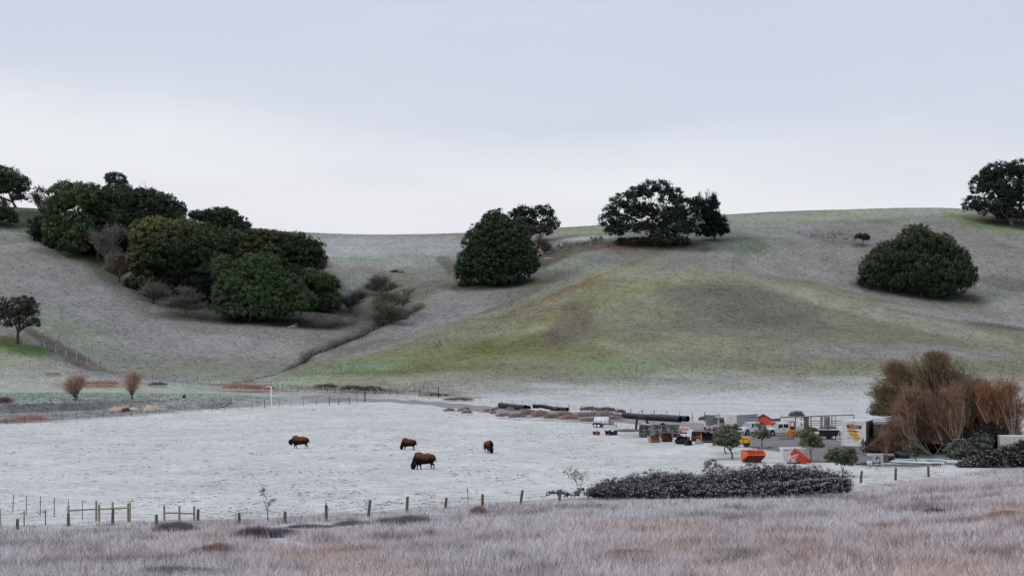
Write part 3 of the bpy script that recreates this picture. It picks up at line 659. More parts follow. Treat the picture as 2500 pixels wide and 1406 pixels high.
leafy('live_oak', 'broad dark oak in the centre right of the lower grove with olive top', 'tree', (620, 700),
      [(560, 595, 48, 36), (620, 600, 52, 40, 0, (.05, .055, .028)), (600, 640, 56, 44), (550, 650, 44, 40), (660, 590, 44, 30, 0, (.045, .05, .026))], OAKD, lit_tip=(.085, .095, .035), lit_tipf=.4, trunk=.5, dY=6)
leafy('live_oak', 'rounded green oak at the right shoulder of the lower grove', 'tree', (710, 705),
      [(700, 605, 52, 38), (740, 630, 36, 42), (690, 645, 46, 40), (660, 625, 30, 34, -3, OAKG), (750, 600, 26, 22), (645, 655, 26, 44, -4, OAKG), (775, 620, 24, 34), (720, 590, 40, 24), (680, 680, 40, 30, -2, OAKG), (640, 580, 40, 20, 2)], (.028, .050, .026), lit_tip=(.08, .085, .028), lit_tipf=.35, trunk=.5, dY=3)
bare('leafless_tree', 'brown leafless tree at the right edge of the lower grove', 'tree', (775, 672), [(770, 630, 30, 36), (790, 645, 16, 26)], (.14, .10, .085), n=3000, tw=.045, tl=1.1, trunk=.15, stems=2, limbs=6)
leafy('bay_tree', 'large dark green bushy tree at the foot of the lower grove', 'tree', (610, 782),
      [(570, 700, 48, 44, 0, OAKG), (620, 725, 62, 46), (560, 745, 46, 34), (660, 735, 48, 42), (610, 762, 70, 18), (690, 750, 34, 30), (590, 675, 34, 28, 2), (650, 690, 50, 40, 1), (540, 720, 26, 40), (610, 655, 44, 36, 3, OAKG), (545, 655, 34, 34, 4, OAKG), (655, 655, 34, 36, 2, OAKG), (700, 700, 44, 36, 2, BAY), (735, 735, 44, 30, 1, BAY)], BAY, leaf=.36, lit_tip=(.06, .09, .045), lit_tipf=.3, trunk=.4, clump=.9, lowcut=-.8)
leafy('bay_tree', 'bright green low tree at the lower right end of the grove', 'tree', (770, 755),
      [(760, 680, 44, 24, 0, (.048, .088, .032)), (795, 695, 32, 28, 0, (.045, .080, .032)), (810, 735, 24, 30, 1, BAY), (725, 685, 30, 20), (790, 730, 32, 30, 2, OAKD), (755, 720, 40, 24, 3, OAKD), (800, 745, 30, 28, 0, OAKD), (745, 752, 60, 24, 1, OAKD), (700, 720, 40, 30, 1, OAKG), (815, 700, 16, 20, 1)], OAKG, leaf=.36, lit_tip=(.08, .12, .04), lit_tipf=.4, trunk=.3)
bare('leafless_shrub', 'brown leafless shrub in front of the bright green low tree', 'shrub', (735, 768), [(725, 715, 36, 26), (760, 735, 40, 26), (715, 745, 26, 22), (800, 720, 26, 26)], (.17, .13, .11), n=4200, tw=.045, tl=1.2, trunk=.12, stems=4, limbs=8, up=.2, dY=-3)
bare('leafless_shrub', 'reddish brown leafless shrub half hidden in the lower grove', 'shrub', (620, 672), [(612, 635, 22, 28)], (.09, .05, .04), n=900, tw=.045, tl=1.1, trunk=.1, stems=3, limbs=5, dY=-14)
leafy('shrub', 'small yellow-green leafy shrub between two grey leafless trees', 'shrub', (432, 712), [(425, 668, 22, 18), (445, 685, 24, 18), (430, 695, 22, 14)], (.075, .10, .03), leaf=.34, lit_tip=(.16, .19, .05), lit_tipf=.5, trunk=.12, clump=.7)
bare('leafless_tree', 'dense grey leafless tree left of the small yellow-green shrub', 'tree', (375, 742), [(375, 700, 40, 32), (400, 712, 28, 24), (352, 715, 20, 22)], (.17, .155, .145), n=5600, tw=.04, up=.2, tl=.9, trunk=.16, stems=3, limbs=8)
bare('leafless_tree', 'grey umbrella-shaped leafless oak with dark forked trunk below the grove', 'tree', (452, 775), [(452, 705, 30, 18), (425, 728, 30, 20), (480, 722, 30, 22), (408, 742, 16, 12), (500, 745, 16, 20), (452, 728, 34, 20)], (.18, .165, .155), n=6800, up=.25, tw=.035, tl=.8, trunk=.25, limbs=9, split=.4)
leafy('undergrowth', 'dark green undergrowth filling the floor of the lower grove', 'undergrowth', (560, 765), [(340, 700, 40, 30, 0), (400, 690, 44, 40, 2), (470, 700, 50, 40, 3), (540, 700, 50, 44, 4), (640, 690, 60, 44, 4), (720, 690, 56, 44, 4), (640, 745, 90, 30, 2), (740, 740, 60, 30, 2), (360, 650, 44, 44, 3), (790, 745, 30, 22, 1)], (.022, .030, .018), leaf=.42, dens=.8, trunk=0, clump=1.2, lowcut=-.95, corek=.75, dY=9)
leafy('undergrowth', 'dark green undergrowth filling the floor of the upper grove', 'undergrowth', (230, 640), [(140, 590, 34, 34), (190, 600, 44, 36, 1), (250, 600, 50, 44, 3), (300, 580, 44, 44, 5), (350, 560, 50, 34, 8), (400, 550, 40, 26, 10), (90, 560, 22, 30, 2)], (.022, .032, .018), leaf=.42, dens=.8, trunk=0, clump=1.2, lowcut=-.95, corek=.75, dY=9)
# --- gully
bare('gully_tree', 'upper grey leafless thicket at the head of the gully', 'shrub', (930, 722), [(925, 680, 34, 20), (950, 700, 36, 22), (905, 700, 20, 16)], (.16, .15, .13), n=5200, tw=.045, up=.2, tl=.8, trunk=.18, stems=2, limbs=8)
bare('gully_tree', 'lower grey leafless tree bending over the gully bed', 'shrub', (955, 790), [(930, 745, 42, 26), (965, 755, 40, 24), (920, 772, 34, 18), (985, 775, 24, 14)], (.17, .165, .13), n=6200, tw=.04, up=.2, tl=.8, trunk=.2, stems=2, limbs=8)
bare('gully_tree', 'greenish grey leafless scrub filling the gully between the upper thicket and the lower tree', 'scrub', (950, 760), [(945, 722, 44, 26), (985, 735, 30, 22), (925, 735, 30, 20), (1000, 705, 24, 14)], (.17, .165, .13), n=5200, tw=.04, tl=.8, trunk=.08, up=.2, stems=6, limbs=14, spread=3.0)
bare('gully_scrub', 'dark brown low scrub between the grove and the gully', 'scrub', (855, 765), [(850, 735, 40, 24), (820, 755, 24, 18), (880, 722, 22, 16)], (.10, .085, .085), n=3500, tw=.045, tl=.9, trunk=.08, stems=5, limbs=8)
# --- middle
leafy('conical_tree', 'dense dark green conical tree on the middle slope', 'tree', (1210, 694),
      [(1210, 560, 44, 44), (1200, 540, 24, 26), (1170, 600, 44, 52), (1240, 600, 56, 56), (1150, 645, 36, 44), (1200, 650, 60, 42), (1270, 640, 42, 44), (1130, 660, 20, 28), (1180, 575, 28, 34), (1218, 532, 14, 22), (1296, 630, 26, 44), (1262, 575, 36, 44), (1180, 625, 50, 50), (1140, 690, 22, 14), (1222, 680, 60, 20)], (.030, .056, .034), lit_tip=(.075, .095, .045), lit_tipf=.3, trunk=.4, leaf=.38, clump=.85, lowcut=-.85)
leafy('live_oak', 'open dark oak behind the conical tree on the skyline', 'tree', (1325, 592),
      [(1280, 520, 28, 18), (1325, 518, 28, 18), (1343, 545, 22, 24), (1315, 562, 34, 20, 0, (.075, .065, .055)), (1290, 540, 26, 20), (1262, 535, 24, 24), (1275, 565, 28, 22)], (.030, .042, .032), dens=.80, trunk=.3, limbs=4, core=True, corek=.4, split=.2, dY=3)
bare('leafless_shrub', 'brown leafless shrub hanging beside the conical tree', 'shrub', (1330, 622), [(1318, 595, 22, 28), (1335, 605, 16, 20)], (.13, .10, .085), n=2200, tw=.045, tl=1.0, trunk=.1, stems=3, limbs=5)
leafy('live_oak', 'big spreading dark oak with branches showing through on the hilltop', 'tree', (1600, 600),
      [(1600, 462, 44, 24), (1560, 475, 36, 22), (1640, 485, 34, 28), (1525, 500, 40, 30), (1495, 540, 34, 26), (1530, 555, 40, 26), (1490, 520, 22, 20), (1500, 565, 26, 16), (1665, 510, 32, 30), (1650, 560, 40, 36), (1610, 575, 34, 26), (1690, 545, 28, 44), (1580, 510, 30, 16, 3), (1575, 522, 34, 20, 1), (1622, 522, 34, 22, -1), (1595, 552, 34, 20, 2), (1550, 520, 26, 18), (1640, 530, 30, 26, 1), (1560, 590, 60, 12, 3, (.035, .03, .025)), (1640, 590, 44, 16, -2, (.03, .035, .028))],
      (.027, .042, .033), dens=.66, trunk=.55, limbs=4, split=.3, core=True, corek=.30, leaf=.40, clump=1.0)
leafy('dark_shrub_tree', 'nearly black shrubby tree at the right side of the big hilltop oak', 'tree', (1745, 588),
      [(1725, 520, 30, 34), (1750, 545, 28, 28), (1730, 565, 36, 22), (1700, 500, 18, 22), (1765, 560, 16, 18), (1745, 500, 12, 18), (1742, 482, 7, 8)], (.015, .020, .019), dens=.75, trunk=.25, leaf=.38, clump=.8, corek=.55)
bare('bare_snag', 'bare upright branches standing out of the dark shrubby hilltop tree', 'tree', (1722, 560), [(1708, 485, 10, 20), (1728, 480, 14, 22), (1745, 478, 10, 20)], (.05, .045, .045), n=700, tw=.05, tl=1.5, trunk=.15, stems=3, limbs=8, up=1.2, density_var=.1)
# --- right
leafy('small_round_tree', 'small round dark tree standing alone left of the big bush on the right hill', 'tree', (2105, 600), [(2105, 578, 19, 9), (2112, 582, 12, 7)], OAKD, leaf=.3, clump=.5, trunk=.14, corek=.5)
leafy('broad_bush_tree', 'huge rounded green bush-like tree on the right hillside', 'tree', (2250, 722),
      [(2240, 585, 56, 40, 0, (.045, .058, .03)), (2180, 625, 56, 44, 0, (.038, .052, .03)), (2300, 600, 36, 34, 0, (.036, .058, .03)), (2340, 635, 30, 38), (2140, 655, 44, 40), (2240, 650, 66, 56), (2320, 670, 60, 46), (2200, 680, 52, 34), (2290, 700, 50, 26), (2120, 680, 26, 24), (2360, 670, 28, 34)],
      (.036, .058, .036), lit_tip=(.10, .105, .045), lit_tipf=.34, trunk=.5, leaf=.38, clump=.9, droop=1.2, lowcut=-.85)
leafy('live_oak', 'tall dark craggy oak cut off by the right edge on the hilltop', 'tree', (2470, 548),
      [(2440, 420, 44, 26), (2490, 420, 30, 32), (2400, 455, 34, 34), (2450, 465, 50, 38), (2380, 500, 32, 24, 0, (.028, .048, .028)), (2430, 510, 46, 28), (2520, 460, 40, 60), (2480, 525, 50, 18, 0, (.03, .028, .026)), (2470, 490, 30, 34), (2416, 430, 26, 22)], (.030, .042, .034), dens=.75, trunk=.6, limbs=5, split=.2, corek=.45, bark=BARKP, clump=.95)
leafy('live_oak', 'small gnarled oak with a low side limb on the left lawn spur', 'tree', (43, 840),
      [(30, 750, 50, 26), (70, 755, 30, 26), (10, 765, 34, 24), (55, 780, 38, 20), (80, 790, 22, 14), (10, 790, 22, 12), (60, 735, 26, 14)], (.038, .042, .032), leaf=.30, dens=.5, clump=.75, trunk=.42, lit_tip=(.10, .09, .06), lit_tipf=.4, core=False, limbs=6, split=.4)
# --- willows by the berm
bare('willow_shrub', 'round pinkish brown leafless willow, the left of the pair above the bank', 'tree', (185, 978), [(185, 935, 37, 30), (175, 950, 26, 22), (200, 925, 20, 20)], (.46, .30, .24), n=5200, tw=.026, tl=.9, trunk=.075, stems=6, limbs=14, spread=.25, up=.5, col2=(.55, .42, .36), split=.2)
bare('willow_shrub', 'slim pinkish brown leafless willow, the right of the pair above the bank', 'tree', (325, 975), [(320, 932, 26, 30), (322, 945, 22, 24), (325, 918, 22, 14)], (.46, .30, .24), n=4300, tw=.026, tl=.9, trunk=.07, stems=3, limbs=12, spread=.15, up=.5, col2=(.55, .42, .36), split=.25)
# --- big thicket at right
leafy('evergreen_bush', 'dark green bush behind the white trailer box at the thicket edge', 'shrub', (2150, 1040), [(2150, 1003, 30, 17), (2180, 998, 28, 22), (2200, 1015, 30, 24)], (.035, .05, .025), leaf=.22, clump=.6, lit_tip=(.10, .13, .05), lit_tipf=.4, trunk=.1, dens=.8, dY=1)
bare('bare_willow', 'huge leafless olive-brown tree spreading over the white trailers', 'tree', (2300, 1085), [(2270, 900, 100, 50), (2190, 930, 66, 46), (2330, 925, 80, 56), (2240, 985, 100, 66), (2330, 1000, 80, 60), (2145, 965, 34, 36), (2150, 1000, 36, 26), (2180, 900, 40, 30), (2285, 870, 40, 20), (2400, 950, 40, 40)], (.18, .14, .075), n=27000, tw=.025, tl=1.0, trunk=.26, stems=3, limbs=48, spread=.8, up=.45, col2=(.22, .15, .08), split=.22, dY=9)
bare('red_willow', 'reddish brown leafless shrub tree in front of the huge bare tree', 'tree', (2265, 1108), [(2235, 975, 56, 50), (2225, 1030, 60, 50), (2290, 1020, 60, 60), (2270, 1070, 60, 36), (2200, 1005, 40, 44), (2320, 960, 40, 44)], (.26, .145, .095), n=20000, tw=.020, tl=.85, trunk=.065, stems=14, limbs=30, spread=2.8, up=.5, col2=(.30, .23, .18), split=.32, bark=BARKP, dY=1)
bare('red_willow', 'low reddish leafless brush hiding the foot of the white trailers', 'shrub', (2180, 1112), [(2180, 1065, 40, 30), (2195, 1085, 50, 26), (2165, 1095, 40, 14), (2185, 1035, 26, 24)], (.26, .15, .10), n=8000, tw=.018, tl=.7, trunk=.045, stems=9, limbs=16, spread=2.2, up=.3, col2=(.30, .24, .19), split=.3, bark=BARKP, dY=-1)
bare('red_willow', 'orange-red leafless tree at the right edge of the thicket', 'tree', (2450, 1098), [(2455, 955, 60, 56), (2420, 1010, 56, 54), (2490, 1000, 50, 60), (2440, 1060, 66, 40), (2540, 970, 50, 60), (2400, 960, 36, 36)], (.34, .165, .09), n=24000, tw=.022, tl=.9, trunk=.11, stems=7, limbs=28, spread=2.2, up=.5, col2=(.24, .17, .11), split=.3, dY=4, bark=BARKP)
bare('bare_willow', 'olive-brown leafless shrub filling the gap between the two red trees', 'tree', (2370, 1095), [(2365, 970, 50, 60), (2375, 1040, 56, 48), (2330, 1060, 40, 30)], (.15, .13, .075), n=12000, tw=.024, tl=.9, trunk=.10, stems=6, limbs=16, spread=1.6, up=.4, dY=2, col2=(.24, .14, .09))
bare('white_snag', 'pale fallen dead branches reaching up in the middle of the thicket', 'branch', (2365, 1068), [(2325, 1010, 22, 16), (2350, 1035, 20, 18), (2400, 1010, 20, 26)], (.5, .44, .40), n=260, tw=.03, tl=1.3, trunk=.11, stems=2, limbs=10, bark=BARKP, dY=-6, split=.45)
leafy('dark_undergrowth', 'dark tangled undergrowth below the bare trees of the thicket', 'undergrowth', (2330, 1112), [(2160, 1088, 60, 22), (2250, 1085, 70, 26), (2340, 1080, 60, 34), (2420, 1065, 44, 36), (2300, 1055, 60, 34, 3)], (.030, .028, .02), leaf=.26, dens=.7, clump=.6, trunk=0, dY=6, lowcut=-.9, corek=.8, frost=.03)
leafy('olive_shrub', 'grey-green frosted shrub standing before the red trees, the taller right one', 'shrub', (2390, 1112), [(2390, 1085, 30, 28), (2370, 1095, 26, 20), (2410, 1075, 16, 18)], (.095, .12, .08), leaf=.14, clump=.4, dens=.85, frost=.25, trunk=.06, lowcut=-.9)
leafy('olive_shrub', 'grey-green frosted low spreading shrub left of the bramble and above the teal pipes', 'shrub', (2345, 1125), [(2340, 1100, 34, 22), (2320, 1095, 20, 16), (2365, 1105, 22, 16), (2345, 1082, 18, 12)], (.10, .12, .085), leaf=.14, clump=.4, dens=.85, frost=.3, trunk=.06, lowcut=-.9)
leafy('olive_sapling', 'thin leaning olive sapling rising from the plank pile', 'tree', (2240, 1129), [(2222, 1098, 16, 16), (2232, 1085, 9, 12), (2210, 1100, 11, 9), (2236, 1106, 10, 10)], (.07, .095, .06), leaf=.16, clump=.32, dens=.55, frost=.15, trunk=.06, limbs=3, core=False)
leafy('yellow_shrub', 'small yellowing shrub at the foot of the right bramble', 'shrub', (2375, 1128), [(2372, 1122, 12, 7)], (.28, .20, .07), leaf=.14, clump=.25, dens=.6, trunk=.02, core=False)
# --- yard trees
leafy('olive_tree', 'round olive tree hiding the yellow machine in the yard, its trunk in the foremost row', 'tree', (1788, 1120), [(1782, 1070, 28, 26), (1762, 1062, 22, 20), (1795, 1045, 12, 10), (1772, 1048, 16, 14), (1760, 1080, 22, 16), (1792, 1085, 14, 12)], (.085, .105, .066), leaf=.125, clump=.36, dens=.75, lit_tip=(.22, .23, .15), lit_tipf=.45, trunk=.11, limbs=3, split=.38, corek=.5)
leafy('olive_tree', 'olive tree just behind the round one with its trunk further left', 'tree', (1773, 1107), [(1760, 1058, 18, 16), (1772, 1075, 22, 16), (1753, 1075, 12, 12)], (.08, .10, .065), leaf=.125, clump=.36, dens=.7, lit_tip=(.2, .21, .14), lit_tipf=.4, trunk=.09, limbs=3, split=.4, corek=.5)
leafy('olive_tree', 'small olive tree with forked trunk in front of the white pickup trucks', 'tree', (1860, 1094), [(1860, 1052, 16, 16), (1852, 1065, 17, 11), (1872, 1062, 12, 12), (1858, 1038, 8, 8)], (.09, .105, .075), leaf=.12, clump=.34, dens=.55, lit_tip=(.2, .2, .15), lit_tipf=.45, trunk=.085, limbs=4, split=.5, core=False)
leafy('olive_tree', 'olive tree behind the tilted red skip with a leaning trunk', 'tree', (1976, 1129), [(1970, 1062, 20, 18), (1982, 1080, 26, 20), (1965, 1080, 14, 14), (1998, 1085, 14, 12), (1990, 1068, 12, 12)], (.085, .105, .062), leaf=.125, clump=.36, dens=.62, lit_tip=(.2, .21, .12), lit_tipf=.45, trunk=.085, limbs=4, split=.45, corek=.45)
leafy('olive_tree', 'wide low olive tree behind the right end of the bramble hedge', 'tree', (2057, 1164), [(2045, 1112, 30, 20), (2070, 1108, 20, 22), (2030, 1118, 20, 14), (2062, 1128, 26, 12), (2078, 1120, 14, 12)], (.07, .09, .058), leaf=.12, clump=.34, dens=.68, lit_tip=(.18, .2, .12), lit_tipf=.4, trunk=.075, limbs=4, split=.4, corek=.5)
leafy('young_shrub', 'loose grey-green shrub rising behind the middle of the bramble hedge', 'shrub', (1742, 1168), [(1740, 1135, 20, 18), (1755, 1148, 16, 14), (1728, 1148, 14, 12)], (.12, .13, .085), leaf=.14, clump=.3, dens=.34, frost=.2, trunk=.04, limbs=7, core=False, lit_tip=(.25, .25, .18), lit_tipf=.4, split=.2)
leafy('young_shrub', 'sparse pale-twigged shrub at the left end of the bramble hedge', 'shrub', (1412, 1203), [(1392, 1152, 18, 14), (1425, 1162, 14, 13), (1405, 1165, 20, 12)], (.20, .20, .13), leaf=.12, clump=.3, dens=.13, frost=.15, trunk=.045, limbs=8, core=False, lit_tip=(.3, .3, .22), lit_tipf=.4, split=.25)
leafy('sapling', 'spindly young tree on the near fence line with leaves only at its top left', 'tree', (655, 1272), [(640, 1198, 8, 10), (642, 1210, 6, 6), (668, 1222, 8, 6), (656, 1228, 6, 4)], (.13, .14, .07), leaf=.09, clump=.2, dens=.25, trunk=.065, limbs=4, core=False, split=.5, bark=BARKP)

# --- brambles
HL = [(1455, 1198, 24, 14), (1500, 1190, 40, 24), (1555, 1184, 44, 28, 1), (1610, 1180, 46, 30, 1), (1670, 1180, 50, 30, 2), (1735, 1180, 48, 28, 2), (1790, 1174, 44, 30, 2), (1845, 1166, 46, 32, 3), (1895, 1162, 46, 30, 4), (1945, 1164, 46, 30, 4), (1995, 1168, 44, 28, 5), (2040, 1174, 36, 22, 6)]
HL = [(L[0], L[1] + 5) + tuple(L[2:]) for L in HL]
HL += [(u_, 1200 - max(0, u_ - 1800) * .06, 34, 20, 0) for u_ in range(1480, 2060, 38)]
leafy('bramble_hedge', 'long dark bramble hedge with frosted leaves along the foreground grass', 'hedge', (1760, 1215), HL,
      (.058, .052, .050), leaf=.11, clump=.30, dens=.95, frost=.75, trunk=0, inner=.76, lowcut=-.7, corek=.70)
leafy('bramble_shoots', 'loose leafy bramble shoots reaching above the long hedge', 'bramble', (1760, 1215), [(L[0] + (k_ % 3 - 1) * 9, L[1] - 4 - (k_ % 4) * 2, L[2] * 1.05, L[3] * 1.0) + tuple(L[4:5]) for k_, L in enumerate(HL[:16])], (.10, .085, .085), leaf=.10, clump=.42, dens=.10, frost=.6, trunk=0, inner=.95, lowcut=.1, core=False)
tuft_bush('bramble', 'thin frosted stems sticking out of the top of the long bramble hedge', 'bramble', (1760, 1216), [tuple(L[:5]) for L in HL[:16]], (.16, .14, .145), n=8000, h=.34, wd=.010, col2=(.46, .45, .48), fan=1.0)
leafy('bramble_patch', 'dark bramble mound with frosted leaves at the right edge in front of the container', 'hedge', (2430, 1140),
      [(2380, 1128, 30, 14), (2420, 1120, 36, 22), (2465, 1112, 34, 28), (2500, 1105, 34, 34), (2545, 1100, 40, 38), (2360, 1134, 26, 10), (2400, 1136, 30, 14), (2445, 1132, 34, 18), (2490, 1128, 36, 20)], (.038, .034, .032), leaf=.11, clump=.30, dens=.95, frost=.45, trunk=0, inner=.76, corek=.70)
leafy('bramble_patch', 'small straggling bramble around the leaning post left of the hedge', 'hedge', (1380, 1218), [(1350, 1205, 18, 7), (1385, 1208, 20, 8), (1430, 1203, 28, 12), (1372, 1198, 10, 6)], (.04, .035, .035), leaf=.14, clump=.3, dens=.35, frost=.35, trunk=0, core=False)
# --- road-side bushes
PINK = (.36, .235, .22)
k = 0
for (u, v, ru, rv, cc) in ((1245, 1000, 13, 7, (.36, .24, .23)), (1276, 1002, 9, 4, PINK), (1125, 1003, 11, 6, PINK), (1137, 998, 8, 4, (.24, .18, .18)), (1140, 1008, 15, 9, (.22, .19, .16)), (1097, 1003, 16, 8, (.20, .19, .16)), (1188, 1003, 8, 4, (.2, .17, .16)), (1212, 997, 5, 3, (.2, .17, .17)), (1203, 1001, 6, 3, (.18, .16, .16)), (1204, 1009, 8, 5, (.30, .2, .2))):
    k += 1
    tuft_bush('dry_bush', ['round dry pinkish bush by the left black pipe', 'small dry pinkish bush before the kinked white pipe', 'small round pinkish bush beside the road bend', 'flat reddish tussock right at the road bend', 'olive-grey bush leaning right at the road bend', 'olive-grey bush leaning left at the road bend', 'low dark tussock left of the pink bush row', 'tiny dark tussock nearest the end of the left black pipe', 'tiny dark tussock in front of the others left of the pipe', 'small pinkish bush at the start of the long brush row'][k - 1], 'bush', (u, v + rv * .6), [(u, v, ru, rv)], cc, n=900, h=.26, wd=.03, col2=(.48, .42, .41), group='bushes scattered by the gravel road')
row = [(1230, 1014, 22, 7, (.36, .23, .23)), (1262, 1016, 22, 8, (.26, .23, .22)), (1290, 1008, 22, 11, (.33, .20, .17)), (1318, 1012, 24, 13, (.36, .23, .18)), (1345, 1018, 20, 9, (.22, .20, .18)), (1375, 1012, 26, 10, (.34, .24, .23)), (1390, 1020, 22, 9, (.38, .22, .16)), (1425, 1014, 24, 9, (.37, .26, .26)), (1450, 1012, 22, 9, (.36, .26, .26)), (1478, 1012, 26, 11, (.37, .27, .27)), (1500, 1020, 22, 6, (.33, .25, .25)), (1440, 1026, 26, 6, (.2, .18, .17))]
lab = ['leftmost low pink bush of the roadside row', 'grey low bush of the roadside row left of the rusty one', 'rust-brown bush in front of the white kinked pipe', 'tall orange-brown bush below the black pipes', 'dark olive-grey bush in the middle of the roadside row', 'frosty pink bush above the orange round one in the roadside row', 'round orange bush at the field edge in the roadside row', 'frosty pink bush right of the round orange bush', 'frosty pink bush left of the water tank trailer', 'large frosty pink bush behind the water tank trailer', 'thin pink brush between the tank trailer and the long pipes', 'flat dark brush at the field edge left of the tank trailer']
for (u, v, ru, rv, cc), l in zip(row, lab):
    tuft_bush('dry_bush', l, 'bush', (u, min(v + rv, 1034)), [(u, v, ru, rv), (u - ru * .4, v + rv * .3, ru * .5, rv * .6), (u + ru * .5, v + rv * .2, ru * .5, rv * .7)], cc, n=2600, h=.28, wd=.032, col2=(.52, .43, .43), group='dry bushes in the long row beside the gravel road')
for (u, v, ru, rv, cc, l) in ((1440, 999, 26, 7, (.17, .15, .15), 'dark scrub left of the fence posts above the pink bushes'), (1480, 1001, 26, 8, (.18, .15, .15), 'dark scrub behind the large pink bush by the fence'), (1515, 1005, 12, 5, (.22, .17, .16), 'small reddish scrub at the left end of the long pipes'), (1716, 1023, 10, 6, (.15, .15, .14), 'dark round scrub left of the grey flatbed truck'), (1945, 1012, 20, 10, (.15, .14, .13), 'thin grey scrub sticking up behind the timber rack'),
        (860, 948, 34, 9, (.10, .08, .085), 'dark scrub strip on the road bank behind the rail fence'), (905, 950, 34, 10, (.09, .075, .07), 'dark scrub on the road bank beside the cross-braced gate posts'), (800, 943, 24, 7, (.12, .10, .10), 'dark scrub on the road bank right of the pink reeds'), (778, 943, 14, 6, (.38, .24, .22), 'small pink patch of reeds on the road bank'), (1060, 965, 40, 5, (.13, .11, .10), 'dark hedge strip right of the white pasture gate'), (1120, 975, 40, 4, (.13, .115, .11), 'low dark hedge strip tapering along the road'),
        (385, 938, 24, 6, (.17, .17, .16), 'grey bush right of the slim willow'), (10, 976, 16, 7, (.20, .12, .12), 'dark red bush at the left edge above the bank')):
    tuft_bush('scrub', l, 'scrub', (u, v + rv), [(u, v, ru, rv), (u + ru * .5, v + rv * .3, ru * .5, rv * .7), (u - ru * .5, v + rv * .3, ru * .5, rv * .7)], cc, n=1700, h=.35, wd=.035, col2=tuple(c * 1.6 for c in cc))
for (u, v, ru, rv, n, l) in ((590, 945, 50, 11, 2600, 'pink reed bed along the stream mouth, its denser left half'), (640, 947, 34, 9, 1500, 'pink reed bed along the stream mouth, its right half'), (250, 936, 45, 7, 1500, 'pink reeds between the two willows'), (130, 914, 22, 5, 400, 'rusty reeds above and left of the willows'), (72, 1022, 44, 8, 1500, 'pink reeds at the foot of the bank near the left edge'), (20, 1028, 24, 5, 500, 'low pink reeds at the field corner on the left edge')):
    tuft_bush('reeds', l, 'reeds', (u, v + rv), [(u, v, ru, rv), (u - ru * .5, v + 2, ru * .5, rv * .8), (u + ru * .5, v + 2, ru * .5, rv * .8)], (.42, .25, .21), n=n, h=.6, wd=.03, col2=(.52, .40, .37), fan=.35)
# dark tussocks in the foreground
def reedclump(name, label, u, v, ru, rv, cc, n=4200):
    _seed[0] += 1; rg = np.random.default_rng(_seed[0]); x, y, z = gp(u, v + rv * .8); k = y / F
    cu = rg.normal(size=(9, 2)) * .42; w_ = rg.integers(0, 9, n); q = cu[w_] + rg.normal(size=(n, 2)) * .20
    uu = u + q[:, 0] * ru * 1.5; yy = y + 1.0 + q[:, 1] * 1.4; X = (uu - CX) / F * yy; Z = ground(X, yy)
    P0_ = np.stack([X, yy, Z - .03], 1); hh = (rv * 1.7 * k) * (.35 + .75 * rg.random((n, 1))) * (1 - .3 * np.abs(q[:, :1]))
    P1_ = P0_ + unit(np.array([0, 0, 1.0]) + rnd_dirs(n, rg) * .28) * hh
    V, Fc = cones_np(P0_, P1_, np.full(n, .014), rg); C = np.array(cc) * (.3 + .8 * rg.random((n, 1))); lt = rg.random((n, 1)) < .22; C = np.where(lt, np.minimum(C * 2.2, .8), C)
    o = link(name, mesh_np(name, V - np.array([x, y, z]), Fc, TWIG, np.repeat(C, 4, 0)), None, (x, y, z)); return tag(o, label, 'tussock')
for (u, v, ru, rv, cc, l) in ((640, 1298, 52, 20, (.13, .115, .14), 'large dark reed clump below the spindly sapling'), (990, 1268, 50, 16, (.19, .175, .18), 'dark grass clump on the bank right of the frosty strip'), (435, 1285, 45, 16, (.17, .155, .16), 'dark weed clump in front of the short rail fence'), (530, 1340, 36, 18, (.26, .20, .20), 'reddish grass clump left of the frosty strip'), (425, 1392, 70, 16, (.20, .19, .19), 'dark grass clump at the bottom edge left of centre'), (1168, 1246, 14, 14, (.35, .22, .20), 'red stalks around the thin fence post'), (740, 1285, 40, 7, (.16, .15, .15), 'dark tussocks along the frosty strip'), (860, 1277, 40, 7, (.17, .165, .17), 'dark tussocks on the bank below the centre posts'), (1520, 1352, 60, 14, (.36, .25, .21), 'rusty brown grass patch in the lower middle'), (2280, 1248, 18, 10, (.12, .11, .11), 'dark weed clump in the grass at the right'), (2450, 1255, 36, 12, (.36, .24, .18), 'rusty grass clump near the right edge')):
    reedclump('tussock', l, u, v, ru, rv, cc)

# ------------------------------------------------------------------ ground cover nobody could count
def blades(name, X, Y, H, W, C, lean=.35, kind='stuff', zoff=-.03):
    n = len(X); rg = RNG; Z = ground(X, Y) + zoff
    a = rg.random(n) * 2 * PI; dx = np.cos(a) * W / 2; dy = np.sin(a) * W / 2
    lx = rg.normal(size=n) * lean * H; ly = rg.normal(size=n) * lean * H
    V = np.stack([np.stack([X - dx, Y - dy, Z], 1), np.stack([X + dx, Y + dy, Z], 1), np.stack([X + lx, Y + ly, Z + H], 1)], 1).reshape(-1, 3)
    me = mesh_np(name, V, np.arange(n * 3).reshape(-1, 3), GRASS, np.repeat(C, 3, 0))
    return tag(link(name, me), kind=kind)
